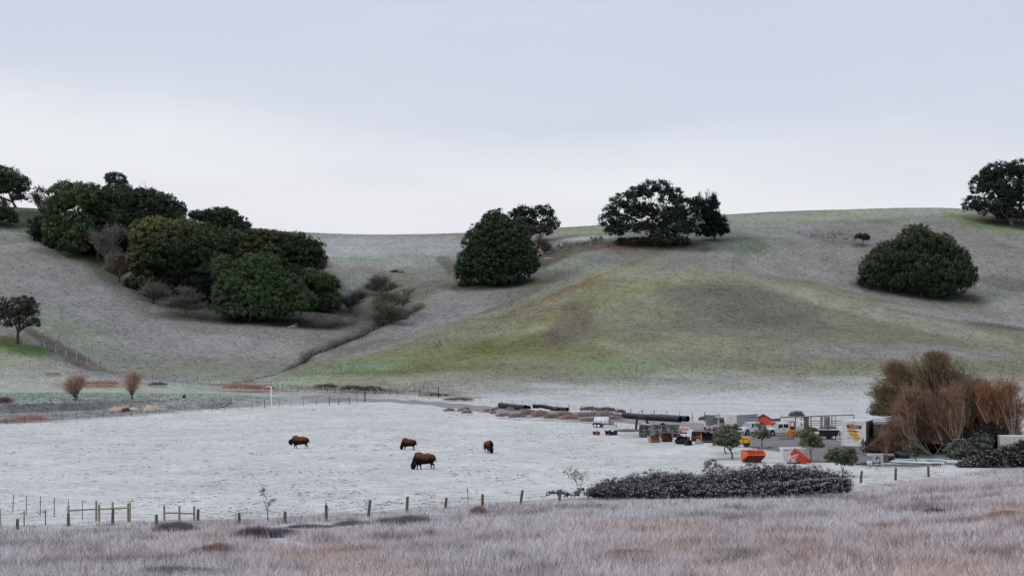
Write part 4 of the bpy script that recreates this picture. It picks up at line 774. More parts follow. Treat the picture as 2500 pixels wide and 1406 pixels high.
# tall frosted grass on the near slope
def fgpoints(n, ymin, ymax, power=1.0):
    t = RNG.random(n); Y = ymin + (ymax - ymin) * t ** power
    u = RNG.uniform(-150, 2650, n); X = (u - CX) / F * Y
    return X, Y, u
n = 520000
X, Y, u = fgpoints(n, 78, 262, 1.1)
v = HV + F * (EYE - ground(X, Y)) / Y; ef = np.interp(u, UK, EV)
thin = np.zeros(n)
for (pu, pv, ru, rv, an) in ((740, 1287, 130, 10, -3), (690, 1322, 90, 9, 10), (860, 1282, 70, 6, -10)):
    a = R(an); x = ((u - pu) * math.cos(a) + (v - pv) * math.sin(a)) / ru; y = (-(u - pu) * math.sin(a) + (v - pv) * math.cos(a)) / rv
    thin = np.maximum(thin, 1 - sstep(.5, 1.6, x * x + y * y))
nA = fbm(X / 7, Y / 9, 4, 91); nB = fbm(X / 1.6, Y / 2.4, 3, 92); nC = fbm(X / 22, Y / 18, 3, 93)
dn = np.clip((v - ef) / 40, 0, 1)
keep = (v > ef + 1 + nB * 5) & (RNG.random(n) > thin * .93) & (RNG.random(n) < .35 + .65 * dn + .3 * nA)
X, Y, u, v, nA, nB, nC, dn, thin = [q[keep] for q in (X, Y, u, v, nA, nB, nC, dn, thin)]; n = len(X)
H = (.30 + .28 * dn + .22 * nA + .20 * nB) * (.6 + .8 * RNG.random(n)) * (1 - .6 * thin); H = np.clip(H, .08, 1.1)
base = np.array((.68, .645, .675))
pinkw = np.clip(sstep(1250, 1400, v + nA * 40) * sstep(300, 900, u) * .55 + nC * .8 + nA * .45 + sstep(1900, 2450, u) * .25, 0, 1)[:, None]
C = base * (1 - pinkw) + np.array((.72, .60, .585)) * pinkw
rust = np.zeros(n)
for (pu, pv, ru, rv) in ((1520, 1352, 80, 18), (800, 1365, 130, 28), (1650, 1340, 110, 22), (900, 1390, 160, 18), (1650, 1290, 260, 18), (2180, 1330, 60, 20), (2300, 1390, 160, 16), (2460, 1255, 60, 20), (530, 1340, 46, 22), (1900, 1330, 60, 30), (1980, 1355, 50, 24), (180, 1365, 60, 12)):
    rust = np.maximum(rust, np.exp(-((u - pu) / ru) ** 2 - ((v - pv) / rv) ** 2))
rust = np.clip(rust * (.6 + .6 * nB), 0, .8)[:, None]
C = C * (1 - rust) + np.array((.58, .40, .32)) * rust
dk = np.clip((nB * 1.0 + nA * .9 - .22) * 2.2, 0, .85) * (1 - .5 * rust[:, 0])
C = C * (1 - .62 * dk[:, None])
dk2 = (RNG.random(n) < .24 + .25 * np.clip(nA + nB * .5, 0, 1))[:, None]
C = np.where(dk2, C * (.22 + .3 * RNG.random((n, 1))), C) * (.8 + .4 * RNG.random((n, 1)))
lite = (RNG.random(n) < .2)[:, None]; C = np.where(lite, np.minimum(C * 1.4, .88), C)
blades('tall_grass', X, Y, H * .82, (.018 + .026 * RNG.random(n)) * (Y / 130) ** .5, C, lean=.6)
# taller weed stalks standing in clumps through the grass
m = 60000; X, Y, u = fgpoints(m, 80, 250, 1.1); v = HV + F * (EYE - ground(X, Y)) / Y; q = fbm(X / 3.2, Y / 4.5, 3, 141)
keep = (v > np.interp(u, UK, EV) + 3) & (q + RNG.normal(size=m) * .12 + .12 * np.exp(-((v - 1300) / 40) ** 2) * (u < 1100) > .24); X, Y, q = X[keep], Y[keep], q[keep]; m = len(X)
wc = np.where(RNG.random((m, 1)) < .55, np.array((.20, .165, .165)), np.array((.80, .76, .78))) * (.6 + .5 * RNG.random((m, 1)))
wc = np.where(RNG.random((m, 1)) < .18, np.array((.42, .25, .19)) * (.7 + .5 * RNG.random((m, 1))), wc)
blades('weed_stalks', X, Y, .45 + .55 * RNG.random(m), .028 + .03 * RNG.random(m), wc, lean=.25)
# tufts on the frosted field
n = 70000
Y = 1 / RNG.uniform(1 / 460., 1 / 190., n); u = RNG.uniform(-60, 2560, n); X = (u - CX) / F * Y
v = HV + F * (EYE - ground(X, Y)) / Y
nA = fbm(X / 5, Y / 12, 4, 101); nB = fbm(X / 1.3, Y / 3, 2, 102)
keep = (v < np.interp(u, UK, EV) - 2) & (nA * .5 + nB * .6 + RNG.normal(size=n) * .22 > .26) & ~((u > 1500) & (v < 1120) & (v > 1020))
X, Y, nA = X[keep], Y[keep], nA[keep]; n = len(X)
cc = np.array((.50, .485, .50)) * (.25 + .95 * RNG.random((n, 1)) ** .8)
br = (RNG.random((n, 1)) < .12); cc = np.where(br, np.array((.30, .22, .19)) * (.6 + .6 * RNG.random((n, 1))), cc)
blades('field_tufts', X, Y, .04 + .075 * RNG.random(n), .35 + .9 * RNG.random(n) ** 2, cc, lean=.8)
# bunch grass on the hills
n = 470000
Y = RNG.uniform(440, 800, n); u = RNG.uniform(-60, 2560, n); X = (u - CX) / F * Y
nA = fbm(X / 7, Y / 9, 3, 111); nB = fbm(X / 1.5, Y / 2, 2, 112)
keep = (nA * .4 + nB * .7 + RNG.normal(size=n) * .25 > -.05)
X, Y, nB = X[keep], Y[keep], nB[keep]; n = len(X)
Zg = ground(X, Y); gc = gcol(X, Y, Zg); vv = HV + F * (EYE - Zg) / Y
amp = np.where(Y < 455, .5, 1.0)
cc = gc * (.78 + .62 * RNG.random((n, 1)))
blades('hill_grass', X, Y, (.04 + .10 * RNG.random(n)) * amp, .25 + .5 * RNG.random(n), np.clip(cc, 0, .9), lean=1.8)
# rough tussocks on the bank
n = 26000
Y = RNG.uniform(350, 432, n); u = RNG.uniform(-60, 700, n); X = (u - CX) / F * Y; Zg = ground(X, Y); gc = gcol(X, Y, Zg)
vv = HV + F * (EYE - Zg) / Y; keep = vv < np.interp(u, FFU, FFV) - 3
X, Y, gc = X[keep], Y[keep], gc[keep]; n = len(X)
blades('bank_grass', X, Y, .05 + .13 * RNG.random(n), .3 + .6 * RNG.random(n), gc * (.5 + .9 * RNG.random((n, 1))), lean=.5)

# ------------------------------------------------------------------ materials for made things
WOOD = mat('weathered_wood', (.13, .105, .085), .9, var=.35, scale=5, stretch=(3, 3, .5), frost=.5, bump=.01)
WOODL = mat('pale_post_wood', (.30, .25, .19), .9, var=.3, scale=5, stretch=(3, 3, .5), frost=.4, bump=.01)
WOODG = mat('bleached_wood', (.52, .50, .47), .9, var=.25, scale=5, stretch=(3, 3, .5), frost=.5)
STEELP = mat('steel_post', (.10, .105, .10), .7, var=.3, frost=.3)
WIRE = mat('fence_wire', (.16, .16, .165), .6, metal=.3, var=.2)
WHITEP = mat('white_paint', (.80, .80, .81), .55, var=.08, rust=.12, stain=(.45, .42, .40), frost=.4)
WHITEM = mat('white_metal_paint', (.82, .82, .84), .35, var=.05, spec=.5, frost=.25)
CREAM = mat('cream_panel', (.66, .64, .60), .6, var=.08, stain=(.5, .46, .40), rust=.2, frost=.7)
SHADEDP = mat('shaded_panel', (.36, .37, .42), .6, var=.15, frost=.8)  # trailer side, its shade put into the grey
GLASS = mat('dark_window_glass', (.025, .03, .035), .12, var=.1, spec=.7)
WGLASS = mat('windscreen_glass', (.16, .19, .22), .12, var=.3, spec=.8, frost=.35)
TYRE = mat('tyre_rubber', (.018, .018, .019), .9, var=.2)
CHROME = mat('dull_chrome', (.55, .56, .58), .3, metal=.8, var=.15, spec=.5)
BLACKM = mat('black_painted_steel', (.022, .022, .024), .6, var=.3, frost=.15)
BLACKPL = mat('black_plastic_pipe', (.018, .019, .024), .55, var=.25, frost=.10, spec=.25)
BLACKIN = mat('inside_shade', (.008, .008, .009), .9, var=.1)  # near-black standing for shade inside pipes, dumpster and vault opening
RUSTM = mat('rusty_steel', (.17, .075, .045), .85, var=.4, scale=4, rust=.5, stain=(.08, .035, .025), frost=.5)
RUSTL = mat('worn_orange_steel', (.36, .15, .075), .8, var=.3, scale=4, rust=.5, stain=(.14, .06, .04), frost=.4)
RUSTP = mat('faded_pink_rust', (.42, .27, .24), .8, var=.25, scale=4, rust=.4, stain=(.2, .09, .06), frost=.5)
REDM = mat('red_painted_steel', (.60, .068, .036), .6, var=.2, scale=2.5, rust=.25, stain=(.28, .05, .035), frost=.12)
REDLIT = mat('sunlit_red_steel', (.72, .16, .075), .65, var=.15, scale=2.5, rust=.3, stain=(.5, .09, .05), frost=.1)  # brighter copy of the skip red, sunlight put into the colour
REDSHADE = mat('shaded_red_steel', (.10, .025, .022), .8, var=.3, frost=.1)  # darker copy of the skip red, shade put into the colour
REDW = mat('frosted_red_steel', (.55, .22, .20), .8, var=.3, scale=3, rust=.5, stain=(.62, .60, .62), frost=.9)
BARNR = mat('barn_red', (.50, .065, .045), .75, var=.12, stretch=(4, 1, 1))
ROOFW = mat('frosted_roof', (.40, .42, .45), .8, var=.08, frost=1.0)
ORANGE = mat('orange_machine_paint', (.66, .27, .035), .55, var=.15, rust=.2, stain=(.30, .13, .04), frost=.25)
YELLOW = mat('yellow_machine_paint', (.70, .36, .03), .55, var=.15, rust=.2, stain=(.35, .16, .03), frost=.2)
DGREENM = mat('green_grey_steel', (.055, .062, .053), .8, var=.45, scale=3, rust=.55, stain=(.26, .27, .24), frost=.5)
DGREENR = mat('green_grey_rib', (.30, .31, .28), .8, var=.5, scale=4, rust=.4, stain=(.07, .075, .06), frost=.5)
GREYM = mat('grey_steel', (.30, .30, .31), .7, var=.2, frost=.5)
TEAL = mat('teal_pipe', (.42, .72, .74), .5, var=.12, scale=2, frost=.5)
PIPEW = mat('white_pipe', (.76, .79, .82), .5, var=.06, frost=.4)
STONE = mat('field_stone', (.27, .25, .235), .95, var=.3, scale=3, frost=.5, bump=.05)
SAND = mat('sandstone_boulder', (.56, .42, .30), .9, var=.15, scale=1.8, rust=.3, stain=(.48, .28, .20), bump=.04)
SANDP = mat('pale_sandstone', (.62, .49, .35), .9, var=.12, scale=1.8, bump=.03)
TARP = mat('grey_tarp', (.11, .115, .11), .9, var=.4, scale=2, stretch=(3, 3, .4))
TARPL = mat('pale_tarp', (.24, .235, .24), .9, var=.4, scale=2, stretch=(3, 3, .4))
HAY = mat('dark_green_panel', (.10, .105, .085), .9, var=.5, scale=1.2, rust=.6, stain=(.22, .24, .23), stretch=(2, 2, .5))  # dark greenish mottled panel for the truck body side
VINE = mat('overgrown_panel', (.17, .13, .11), .9, var=.5, scale=2, rust=.5, stain=(.09, .07, .06), stretch=(2, 2, .5))
SIGNR = mat('sign_red', (.50, .10, .07), .7, var=.12); SIGNK = mat('sign_black', (.05, .025, .02), .7, var=.2)
SIGNY = mat('sign_yellow', (.72, .47, .10), .7, var=.12); SIGNW = mat('sign_white', (.75, .74, .70), .7, var=.06); SIGNB = mat('sign_brown', (.16, .055, .03), .7, var=.2)
PINKF = mat('pink_tank', (.42, .24, .25), .6, var=.15, frost=.5)
BLUEM = mat('pale_blue_steel', (.35, .42, .55), .7, var=.3, rust=.4, frost=.4)
HORN = mat('horn', (.10, .09, .08), .6, var=.2)
ASPH = mat('yard_asphalt', (.205, .20, .205), .95, var=.18, scale=.35, stretch=(1, .35, 1), stain=(.27, .265, .275), rust=.35)
GRAVEL = mat('gravel_road', (.29, .272, .28), .95, var=.14, scale=.4, stretch=(1, .35, 1), stain=(.38, .37, .39), rust=.25)

# ------------------------------------------------------------------ roads (thin sheets laid on the ground)
def strip(name, pts, m, off=.03, du=6, nv=10, noise=.0):
    us = np.arange(pts[0][0], pts[-1][0] + .1, du); a = np.array(pts, float)
    top = pchip(a[:, 0], a[:, 1], us); bot = pchip(a[:, 0], a[:, 2], us)
    V = []; 
    for i, u in enumerate(us):
        xt, yt, _ = gp(u, top[i] + 1.2 * math.sin(u * .11)); xb, yb, _ = gp(u, bot[i] + 1.2 * math.sin(u * .07 + 1))
        for j in range(nv + 1):
            t = j / nv; Y = yt + (yb - yt) * t; X = (u - CX) / F * Y
            V.append((X, Y, float(ground(np.array([X]), np.array([Y]))[0]) + off))
    V = np.array(V); n = nv + 1
    Q = [(i * n + j, i * n + j + 1, (i + 1) * n + j + 1, (i + 1) * n + j) for i in range(len(us) - 1) for j in range(nv)]
    return tag(link(name, mesh_np(name, V, None, m, quads=np.array(Q), smooth=True)), kind='structure')
strip('gravel_road', [(735, 966, 971), (770, 965, 984), (810, 968, 981), (900, 973, 980), (1000, 977, 985), (1100, 984, 995), (1200, 993, 1008), (1260, 998, 1012), (1350, 1004, 1016), (1450, 1010, 1021), (1520, 1019, 1030), (1600, 1026, 1042), (1700, 1033, 1048), (1760, 1036, 1050)], GRAVEL, du=8, nv=6, off=.035)
strip('yard', [(1690, 1052, 1057), (1760, 1040, 1070), (1800, 1040, 1080), (1830, 1040, 1092), (1860, 1042, 1096), (1900, 1044, 1101), (1940, 1046, 1118), (1980, 1048, 1126), (2040, 1052, 1131), (2070, 1056, 1134), (2120, 1064, 1134)], ASPH, du=6, nv=8, off=.04)
strip('path', [(2110, 1113, 1124), (2160, 1114, 1127), (2220, 1118, 1134), (2300, 1121, 1135), (2400, 1122, 1134)], ASPH, du=8, nv=4, off=.045)

# ------------------------------------------------------------------ fences
def S(u, v):
    """metres per photograph pixel at the ground point seen at u, v"""
    return gp(u, v)[1] / F
def fence(name, label, posts, m, r=.05, wires=(.3, .7, 1.05), wr=.008, group=None, square=False, mats=None, wirefrom=0):
    """posts: (u, v_top, v_base[, lean px])"""
    b0 = gp(posts[0][0], posts[0][2]); root = thing(name, label, 'fence', b0, 0, group); O = Vector(b0); tops = []; bases = []
    for i, p in enumerate(posts):
        x, y, z = gp(p[0], p[2]); k = y / F; h = (p[2] - p[1]) * k; ln = (p[3] if len(p) > 3 else 0) * k
        rr = r * (p[4] if len(p) > 4 else 1)
        mb = MB(); mb.tube([Vector((x, y, z - .25)) - O, Vector((x + ln * .5, y, z + h * .5)) - O, Vector((x + ln, y, z + h)) - O], [rr * 1.05, rr, rr * .92], 7)
        mb.build('post', (mats[i] if mats and mats[i] else m), root); bases.append(Vector((x, y, z)) - O); tops.append(Vector((x + ln, y, z + h)) - O)
    for wv in wires:
        mb = MB()
        for a, b, c, d in zip(bases[:-1], tops[:-1], bases[1:], tops[1:]):
            t = wv
            pa = a.lerp(b, min(t / max((b - a).length, .1), .97)); pc = c.lerp(d, min(t / max((d - c).length, .1), .97))
            mid = (pa + pc) / 2 - Vector((0, 0, .02)); mb.tube([pa, mid, pc], wr, 4, False)
        mb.build('wire', WIRE, root)
    return root
fence('wire_fence', 'near fence of dark leaning wooden posts between the frosted field and tall grass, left stretch', [(42, 1266, 1292, 1), (167, 1252, 1284), (275, 1240, 1281, 1), (382, 1256, 1282), (483, 1242, 1270, 1), (584, 1251, 1277), (696, 1248, 1276)], WOOD, r=.14, wires=(.3, .7, 1.0), wr=.010)
fence('wire_fence', 'near fence of dark leaning wooden posts between the frosted field and tall grass, middle stretch', [(797, 1231, 1270, -1), (899, 1220, 1262, 5), (993, 1212, 1250, 2), (1087, 1214, 1240, 3), (1178, 1206, 1236), (1270, 1196, 1232, 6), (1365, 1195, 1224, 3)], WOOD, r=.14, wires=(.3, .7, 1.0), wr=.010)
fence('mesh_fence', 'near wire mesh fence with three posts right of the bramble hedge', [(2101, 1149, 1178, 3), (2186, 1142, 1172, 1), (2267, 1137, 1164, -1)], WOOD, r=.15, wires=(.2, .45, .7, .95, 1.2), wr=.009)
for (u, vt, vb, ln, l) in ((576, 1253, 1278, 0, 'thin steel stake beside a wooden post left of the sapling'), (1143, 1190, 1232, -2, 'thin bare stake between two near fence posts'), (806, 1222, 1248, -12, 'thin stick leaning across the top of a thick near post')):
    x, y, z = gp(u, vb); k = y / F; mb = MB(); mb.tube([(0, 0, -.2), (ln * k, 0, (vb - vt) * k)], .035, 6)
    tag(mb.build('stake', STEELP, loc=(x, y, z)), l, 'stake')
fence('wire_fence', 'thin steel post fence running diagonally at the lower left of the field', [(31, 1207, 1252, 2), (64, 1209, 1257, 1), (98, 1211, 1259, 1), (132, 1215, 1262, 1), (167, 1218, 1266), (201, 1221, 1270)], STEELP, r=.04, wires=(1.9, .6), wr=.008)
fence('wire_fence', 'short thin stake fence close to the left edge of the photo', [(1, 1242, 1286), (59, 1245, 1285), (111, 1243, 1282)], STEELP, r=.05, wires=(.6, 1.1), wr=.008, mats=[WOODL, None, None])
def brace(label, posts, rails, m, r=.10, rm=None, rr=.08):
    b0 = gp(posts[0][0], posts[0][2]); O = Vector(b0); root = thing('rail_fence', label, 'fence', b0); y0 = b0[1]
    for p in posts:
        x, y, z = gp(p[0], p[2]); k = y / F; mb = MB(); mb.tube([Vector((x, y, z - .2)) - O, Vector((x, y, z + (p[2] - p[1]) * k)) - O], r, 8); mb.build('post', p[3] if len(p) > 3 else m, root)
    for (u0, v0, u1, v1, vb0, vb1) in rails:
        pts = []
        for u, v, vb in ((u0, v0, vb0), (u1, v1, vb1)):
            x, y, z = gp(u, vb); pts.append(Vector(((u - CX) / F * y, y, EYE + (HV - v) / F * y)) - O)
        mb = MB(); mb.tube(pts, rr, 7); mb.build('rail', rm or m, root)
    return root
brace('H-braced rail fence of round posts with a frosted top rail at the lower left', [(167, 1234, 1280, WOODL), (235, 1222, 1272, WOODL), (242, 1231, 1273, WOODL), (275, 1225, 1274, WOODL), (313, 1228, 1272, WOODL), (317, 1227, 1273, WOODL)], [(168, 1246, 242, 1242, 1280, 1273), (242, 1242, 316, 1239, 1273, 1273)], WOODL)
brace('short H-braced rail fence with three posts right of the longer one at the lower left', [(401, 1233, 1270), (438, 1235, 1270), (474, 1235, 1270)], [(402, 1251, 438, 1252, 1270, 1270), (438, 1252, 474, 1253, 1270, 1270)], WOODL)
fence('wire_fence', 'thin fence along the far left edge of the frosted field below the bank', [(15, 1020, 1036), (60, 1016, 1033), (100, 1014, 1031), (152, 1009, 1027, 0, 1.6), (187, 1010, 1026), (220, 1008, 1023), (253, 1007, 1021), (287, 1006, 1019), (321, 999, 1017, 0, 1.8), (358, 1003, 1015), (390, 1000, 1013), (422, 1001, 1011), (488, 985, 1006, 0, 1.6), (517, 990, 1004), (549, 986, 1002), (581, 984, 1000)], STEELP, r=.035, wires=(.5, 1.1), wr=.007)
fence('wire_fence', 'thin fence at the far edge of the frosted field beside the white pole', [(614, 981, 998), (646, 974, 996, 0, 1.8), (681, 976, 994), (710, 975, 993), (741, 974, 992), (773, 972, 990)], STEELP, r=.04, wires=(.5, 1.1), wr=.007)
brace('rail fence with one horizontal rail where the road meets the frosted field', [(804, 968, 989), (827, 970, 988), (853, 967, 986)], [(804, 975.5, 827, 975, 989, 988), (827, 975, 853, 974, 988, 986)], WOOD, r=.09, rr=.07)
fence('wire_fence', 'three posts closing the field corner right of the rail fence, the last one black', [(872, 966, 984), (889, 962, 983), (892, 950, 981)], WOOD, r=.07, wires=(.6,), wr=.008, mats=[None, None, BLACKM])
LPOST = [(57, 826, 840), (83, 824, 839), (109, 833, 850), (136, 843, 860), (162, 855, 870), (187, 863, 879), (213, 872, 887), (239, 874, 896), (265, 893, 905)]
fence('hill_fence', 'fence of pale posts running down the left hillside beside the lone oak', [(p[0], p[1] - 2, p[2]) for p in LPOST], WOODG, r=.10, wires=(.5, 1.1), wr=.007)
fence('hill_fence', 'faint post fence at the foot of the left slope between the willows and the stream', [(372, 916, 929), (398, 914, 930), (427, 922, 934), (455, 917, 934), (482, 918, 934), (512, 928, 938), (540, 930, 940), (571, 928, 942)], WOOD, r=.055, wires=(.6, 1.1), wr=.007)
fence('hill_fence', 'crooked dark post fence along the stream bank right of the pink reeds', [(628, 934, 953, -4), (654, 931, 950, -2), (662, 932, 950, -2), (678, 936, 952), (691, 936, 952, -1), (713, 938, 954, -4), (727, 943, 956), (789, 942, 955), (800, 944, 956, -1), (818, 944, 960), (836, 944, 961, -1), (870, 948, 964), (889, 945, 966, 0, 1.5), (916, 940, 962), (952, 949, 966), (970, 949, 968, -1)], WOOD, r=.07, wires=(.6, 1.1), wr=.007, mats=[WOODL] + [None] * 5 + [None, WOODG] + [None] * 8)
fence('hill_fence', 'pale post fence climbing from the white pasture gate to the foot of the green knoll', [(1013, 936, 955), (1034, 931, 949, 2), (1070, 930, 951), (1106, 928, 944), (1141, 921, 937), (1177, 916, 935, 3), (1211, 912, 932, 2), (1246, 909, 926, 1), (1280, 905, 926, 2), (1315, 903, 922), (1350, 899, 917, 1), (1385, 894, 912, 0), (1420, 899, 911), (1455, 893, 907), (1489, 889, 905, 1), (1520, 889, 903)], WOODL, r=.055, wires=(.5, 1.1), wr=.007, mats=[None, WOOD, WOODG, WOODG] + [None] * 12)
HP = [(1553, 887, 902, 3, 2.0), (1592, 886, 900), (1628, 884, 899, 0, 1.4), (1665, 888, 899), (1700, 890, 899), (1735, 890, 900), (1772, 887, 900), (1841, 888, 901, 0, 1.3), (1877, 888, 901), (1911, 889, 901, 0, 1.3), (1945, 887, 901, 0, 1.6), (1980, 889, 901), (2014, 887, 901), (2049, 886, 901), (2083, 889, 901), (2117, 886, 901, 0, 1.2), (2150, 888, 901), (2375, 884, 899), (2450, 880, 897), (2482, 880, 897)]
fence('hill_fence', 'long thin post fence running level along the foot of the knoll to the right edge', HP, WOOD, r=.05, wires=(.5, 1.1), wr=.007)
RP = [(1120, 959, 975), (1148, 960, 979), (1172, 963, 981), (1199, 967, 984), (1225, 972, 986), (1251, 976, 988), (1276, 977, 990), (1305, 980, 992), (1333, 982, 994, 0, 1.3), (1361, 984, 996), (1389, 987, 1002, 0, 1.3), (1419, 989, 1005, 0, 1.6), (1449, 991, 1007, 0, 1.6), (1478, 993, 1008), (1507, 996, 1012, 0, 1.3), (1540, 997, 1012, 0, 1.4), (1568, 1000, 1012), (1597, 1001, 1014, 0, 1.5), (1628, 1003, 1016), (1659, 1005, 1018), (1690, 1008, 1028, 0, 1.4), (1721, 1009, 1024), (1754, 1010, 1026, 0, 1.5), (1788, 1013, 1027), (1818, 1015, 1029)]
fence('road_fence', 'post and wire fence running behind the gravel road and the long black pipes', RP, WOODL, r=.05, wires=(.4, .8, 1.1), wr=.007, mats=[WOODG] * 2 + [None] * 8 + [STEELP] + [None] * 4 + [WOOD] * 10)
def sticks(name, label, cat, segs, vb, mdef):
    """braces, gates and rails: segs (u0,v0,u1,v1,r,mat[,part]) on the ground line vb"""
    u0 = segs[0][0]; x, y, z = gp(u0, vb); O = Vector((x, y, z)); root = thing(name, label, cat, (x, y, z))
    for s in segs:
        a = Vector(((s[0] - CX) / F * y, y, EYE + (HV - s[1]) / F * y)) - O; b = Vector(((s[2] - CX) / F * y, y + .05, EYE + (HV - s[3]) / F * y)) - O
        mb = MB(); mb.tube([a, b], s[4], 6); mb.build(s[6] if len(s) > 6 else 'rail', s[5] or mdef, root)
    return root
sticks('gate_brace', 'cross-braced timber gatepost frame on the bank above the dark scrub', 'gatepost', [(914, 940, 914, 962, .07, WOOD, 'post'), (928, 940, 930, 964, .07, WOOD, 'post'), (913, 939, 928, 941, .07, WOODG), (914, 942, 929, 958, .08, WOODG, 'brace')], 962, WOOD)
sticks('broken_gateway', 'broken wooden gateway with crossing beams beside the white pasture gate', 'gateway', [(993, 952, 993, 975, .10, WOODG, 'post'), (986, 952, 1013, 936, .07, WOOD, 'beam'), (994, 955, 1007, 947, .08, WOODG, 'beam'), (994, 961, 1022, 958, .07, WOODG), (1023, 950, 1026, 962, .11, BLACKM, 'post')], 974, WOOD)
sticks('pole', 'short bright white pole leaning above the broken gateway', 'pole', [(994, 928, 999, 940, .10, WHITEP, 'pole'), (999, 940, 999.5, 956, .03, STEELP, 'support')], 956, WHITEP)
sticks('pasture_gate', 'low whitish tubular pasture gate beside the gravel road', 'gate', [(1013, 964, 1013, 975, .05, WOODG, 'post'), (1033, 965, 1032, 976, .05, WOODG, 'post'), (1048, 961, 1048, 978, .06, WOODG, 'post'), (994, 963, 1048, 961.5, .045, WOODG), (1026, 965.5, 1048, 965.5, .04, WOODG), (1004, 962, 1013, 965, .04, WOODG)], 977, WOODG)
sticks('strainer_post', 'dark strainer post with a long pale diagonal brace on the bank', 'post', [(1070, 946, 1071, 971, .11, BLACKM, 'post'), (1071, 956, 1093, 973, .08, WOODG, 'brace')], 971, WOOD)
sticks('brace_post', 'post with a pale leaning brace behind the long black pipes', 'post', [(1568, 1000, 1568, 1011, .09, WOODL, 'post'), (1556, 1009, 1567, 1002, .06, WOODL, 'brace')], 1011, WOODL)
for u0, v0, u1, v1, l in ((1131, 977, 1148, 974, 'pale plank lying on the bank near the road fence, the lower one'), (1128, 975, 1134, 970, 'short pale plank tilted on the bank by the road fence')):
    sticks('fallen_plank', l, 'plank', [(u0, v0, u1, v1, .09, WOODG, 'plank')], 979, WOODG)
x, y, z = gp(662, 993); k = y / F; r_ = thing('white_pole', 'tall white pole with a short arm bent to the left at the field edge', 'pole', (x, y, z))
MB().tube([(.1, 0, -.2), (0, 0, 50 * k)], .13, 10).build('mast', WHITEP, r_); MB().tube([(.05, 0, 49.5 * k), (-.7, 0, 49.2 * k), (-1.1, 0, 48.2 * k)], .09, 8).build('arm', WHITEP, r_)
for i, u in enumerate((447.5, 451.5)):
    x, y, z = gp(u, 972.5); mb = MB(); h = (9.5 - (1 if i == 0 else 0)) * y / F; mb.tube([(0, 0, -.1), (0, 0, h * .93), (0, 0, h)], [.15, .15, .11], 12)
    tag(mb.build('bollard', BLACKM, loc=(x, y, z), smooth=True), ['shorter left one of two black bollards on the green verge', 'taller right one of two black bollards on the green verge'][i], 'bollard', 'black bollards')

# ------------------------------------------------------------------ boulders and rocks
def rock(name, label, u, vb, w_, h_, m, seed, cat='rock', group=None, amp=.22, flat=.25, nu=14, nv=9):
    x, y, z = gp(u, vb); k = y / F; mb = MB(); mb.blob((0, 0, h_ * k * flat), (w_ * k / 2, w_ * k * .4, h_ * k * (1 - flat)), seed, amp, nu, nv)
    return tag(mb.build(name, m, loc=(x, y, z), smooth=True), label, cat, group)
rock('boulder', 'smooth tan boulder at the left end of the row below the bank', 284, 1005, 34, 12, SAND, 3, 'boulder')
rock('boulder', 'pinkish tan boulder with a dark cleft beside it, second from the left', 303, 1004, 20, 12, SAND, 9, 'boulder')
rock('boulder', 'dark brown broken boulder in the middle of the tan row', 309, 1005, 18, 9, mat('dark_rock', (.09, .06, .04), .95, var=.3), 12, 'boulder')
rock('boulder', 'flat pale tan slab boulder at the right of the tan row', 327, 1003, 26, 9, SANDP, 5, 'boulder', amp=.08)
rock('boulder', 'domed pale tan boulder standing alone below the bank', 364.5, 1003, 28, 14, SANDP, 21, 'boulder', amp=.03, flat=.1)
rn = random.Random(5)
RL = [(412, 999, 8, 6), (422, 1000, 6, 4), (430, 999, 9, 6), (440, 998, 7, 5), (452, 997, 9, 6), (460, 998, 5, 3)]
for i, (u, v, a, b) in enumerate(RL): rock('rock', 'small pale rock in the sparse rock row right of the domed boulder', u, v, a, b, STONE, 30 + i, group='rocks in the sparse row right of the domed boulder')
RL = [(496, 993, 9, 8), (503, 996, 11, 7), (513, 993, 8, 6), (522, 993, 12, 8), (533, 991, 13, 9), (541, 988, 14, 8), (549, 990, 12, 8), (528, 998, 9, 5), (557, 986, 11, 9), (562, 984, 8, 12), (545, 993, 12, 6), (536, 994, 10, 5), (517, 996, 8, 5)]
for i, (u, v, a, b) in enumerate(RL): rock('rock', 'grey rock in the rock heap at the end of the bank', u, v + 1, a, b + 1, STONE, 50 + i, group='rocks heaped at the end of the bank')
# stones along the ridge below the hilltop oak and in the gully
for i in range(46):
    t = rn.random(); u = 1345 + t * 130; v = 612 - t * 26 + rn.gauss(0, 5)
    rock('outcrop_stone', 'stone of the rough outcrop between the conical tree and the big hilltop oak', u, v, rn.uniform(3, 11), rn.uniform(2, 6), mat('dark_outcrop', (.12, .115, .10), .95, var=.4, scale=2, frost=.3), 80 + i, group='stones of the ridge outcrop', nu=8, nv=6, amp=.3)
for i in range(70):
    t = rn.random(); u = 1010 - t * 270; v = 770 + t * 85 + rn.gauss(0, 9) + 10 * math.sin(t * 9)
    rock('gully_stone', 'pale stone strewn in the gully bed', u, v, rn.uniform(2, 5.5), rn.uniform(1.2, 2.4), STONE, 200 + i, group='stones strewn in the gully', nu=8, nv=6, amp=.3)
for i in range(26):
    u = 1030 + rn.random() * 50; v = 710 - (u - 1030) * .45 + rn.gauss(0, 5)
    rock('ledge_stone', 'pale ledge stone above the gully left of the conical tree', u, v, rn.uniform(3, 8), rn.uniform(1.5, 3), STONE, 300 + i, group='ledge stones left of the conical tree', nu=8, nv=6, amp=.3)
for i in range(34):
    u = 2040 + rn.gauss(0, 34); v = 578 + rn.gauss(0, 7) + (u - 2040) * .08
    rock('hill_stone', 'dark stone of the rough patch beside the small round tree', u, v, rn.uniform(3, 8), rn.uniform(1.5, 3), mat('dark_outcrop'), 400 + i, group='stones of the rough patch on the right hill', nu=8, nv=6, amp=.3)
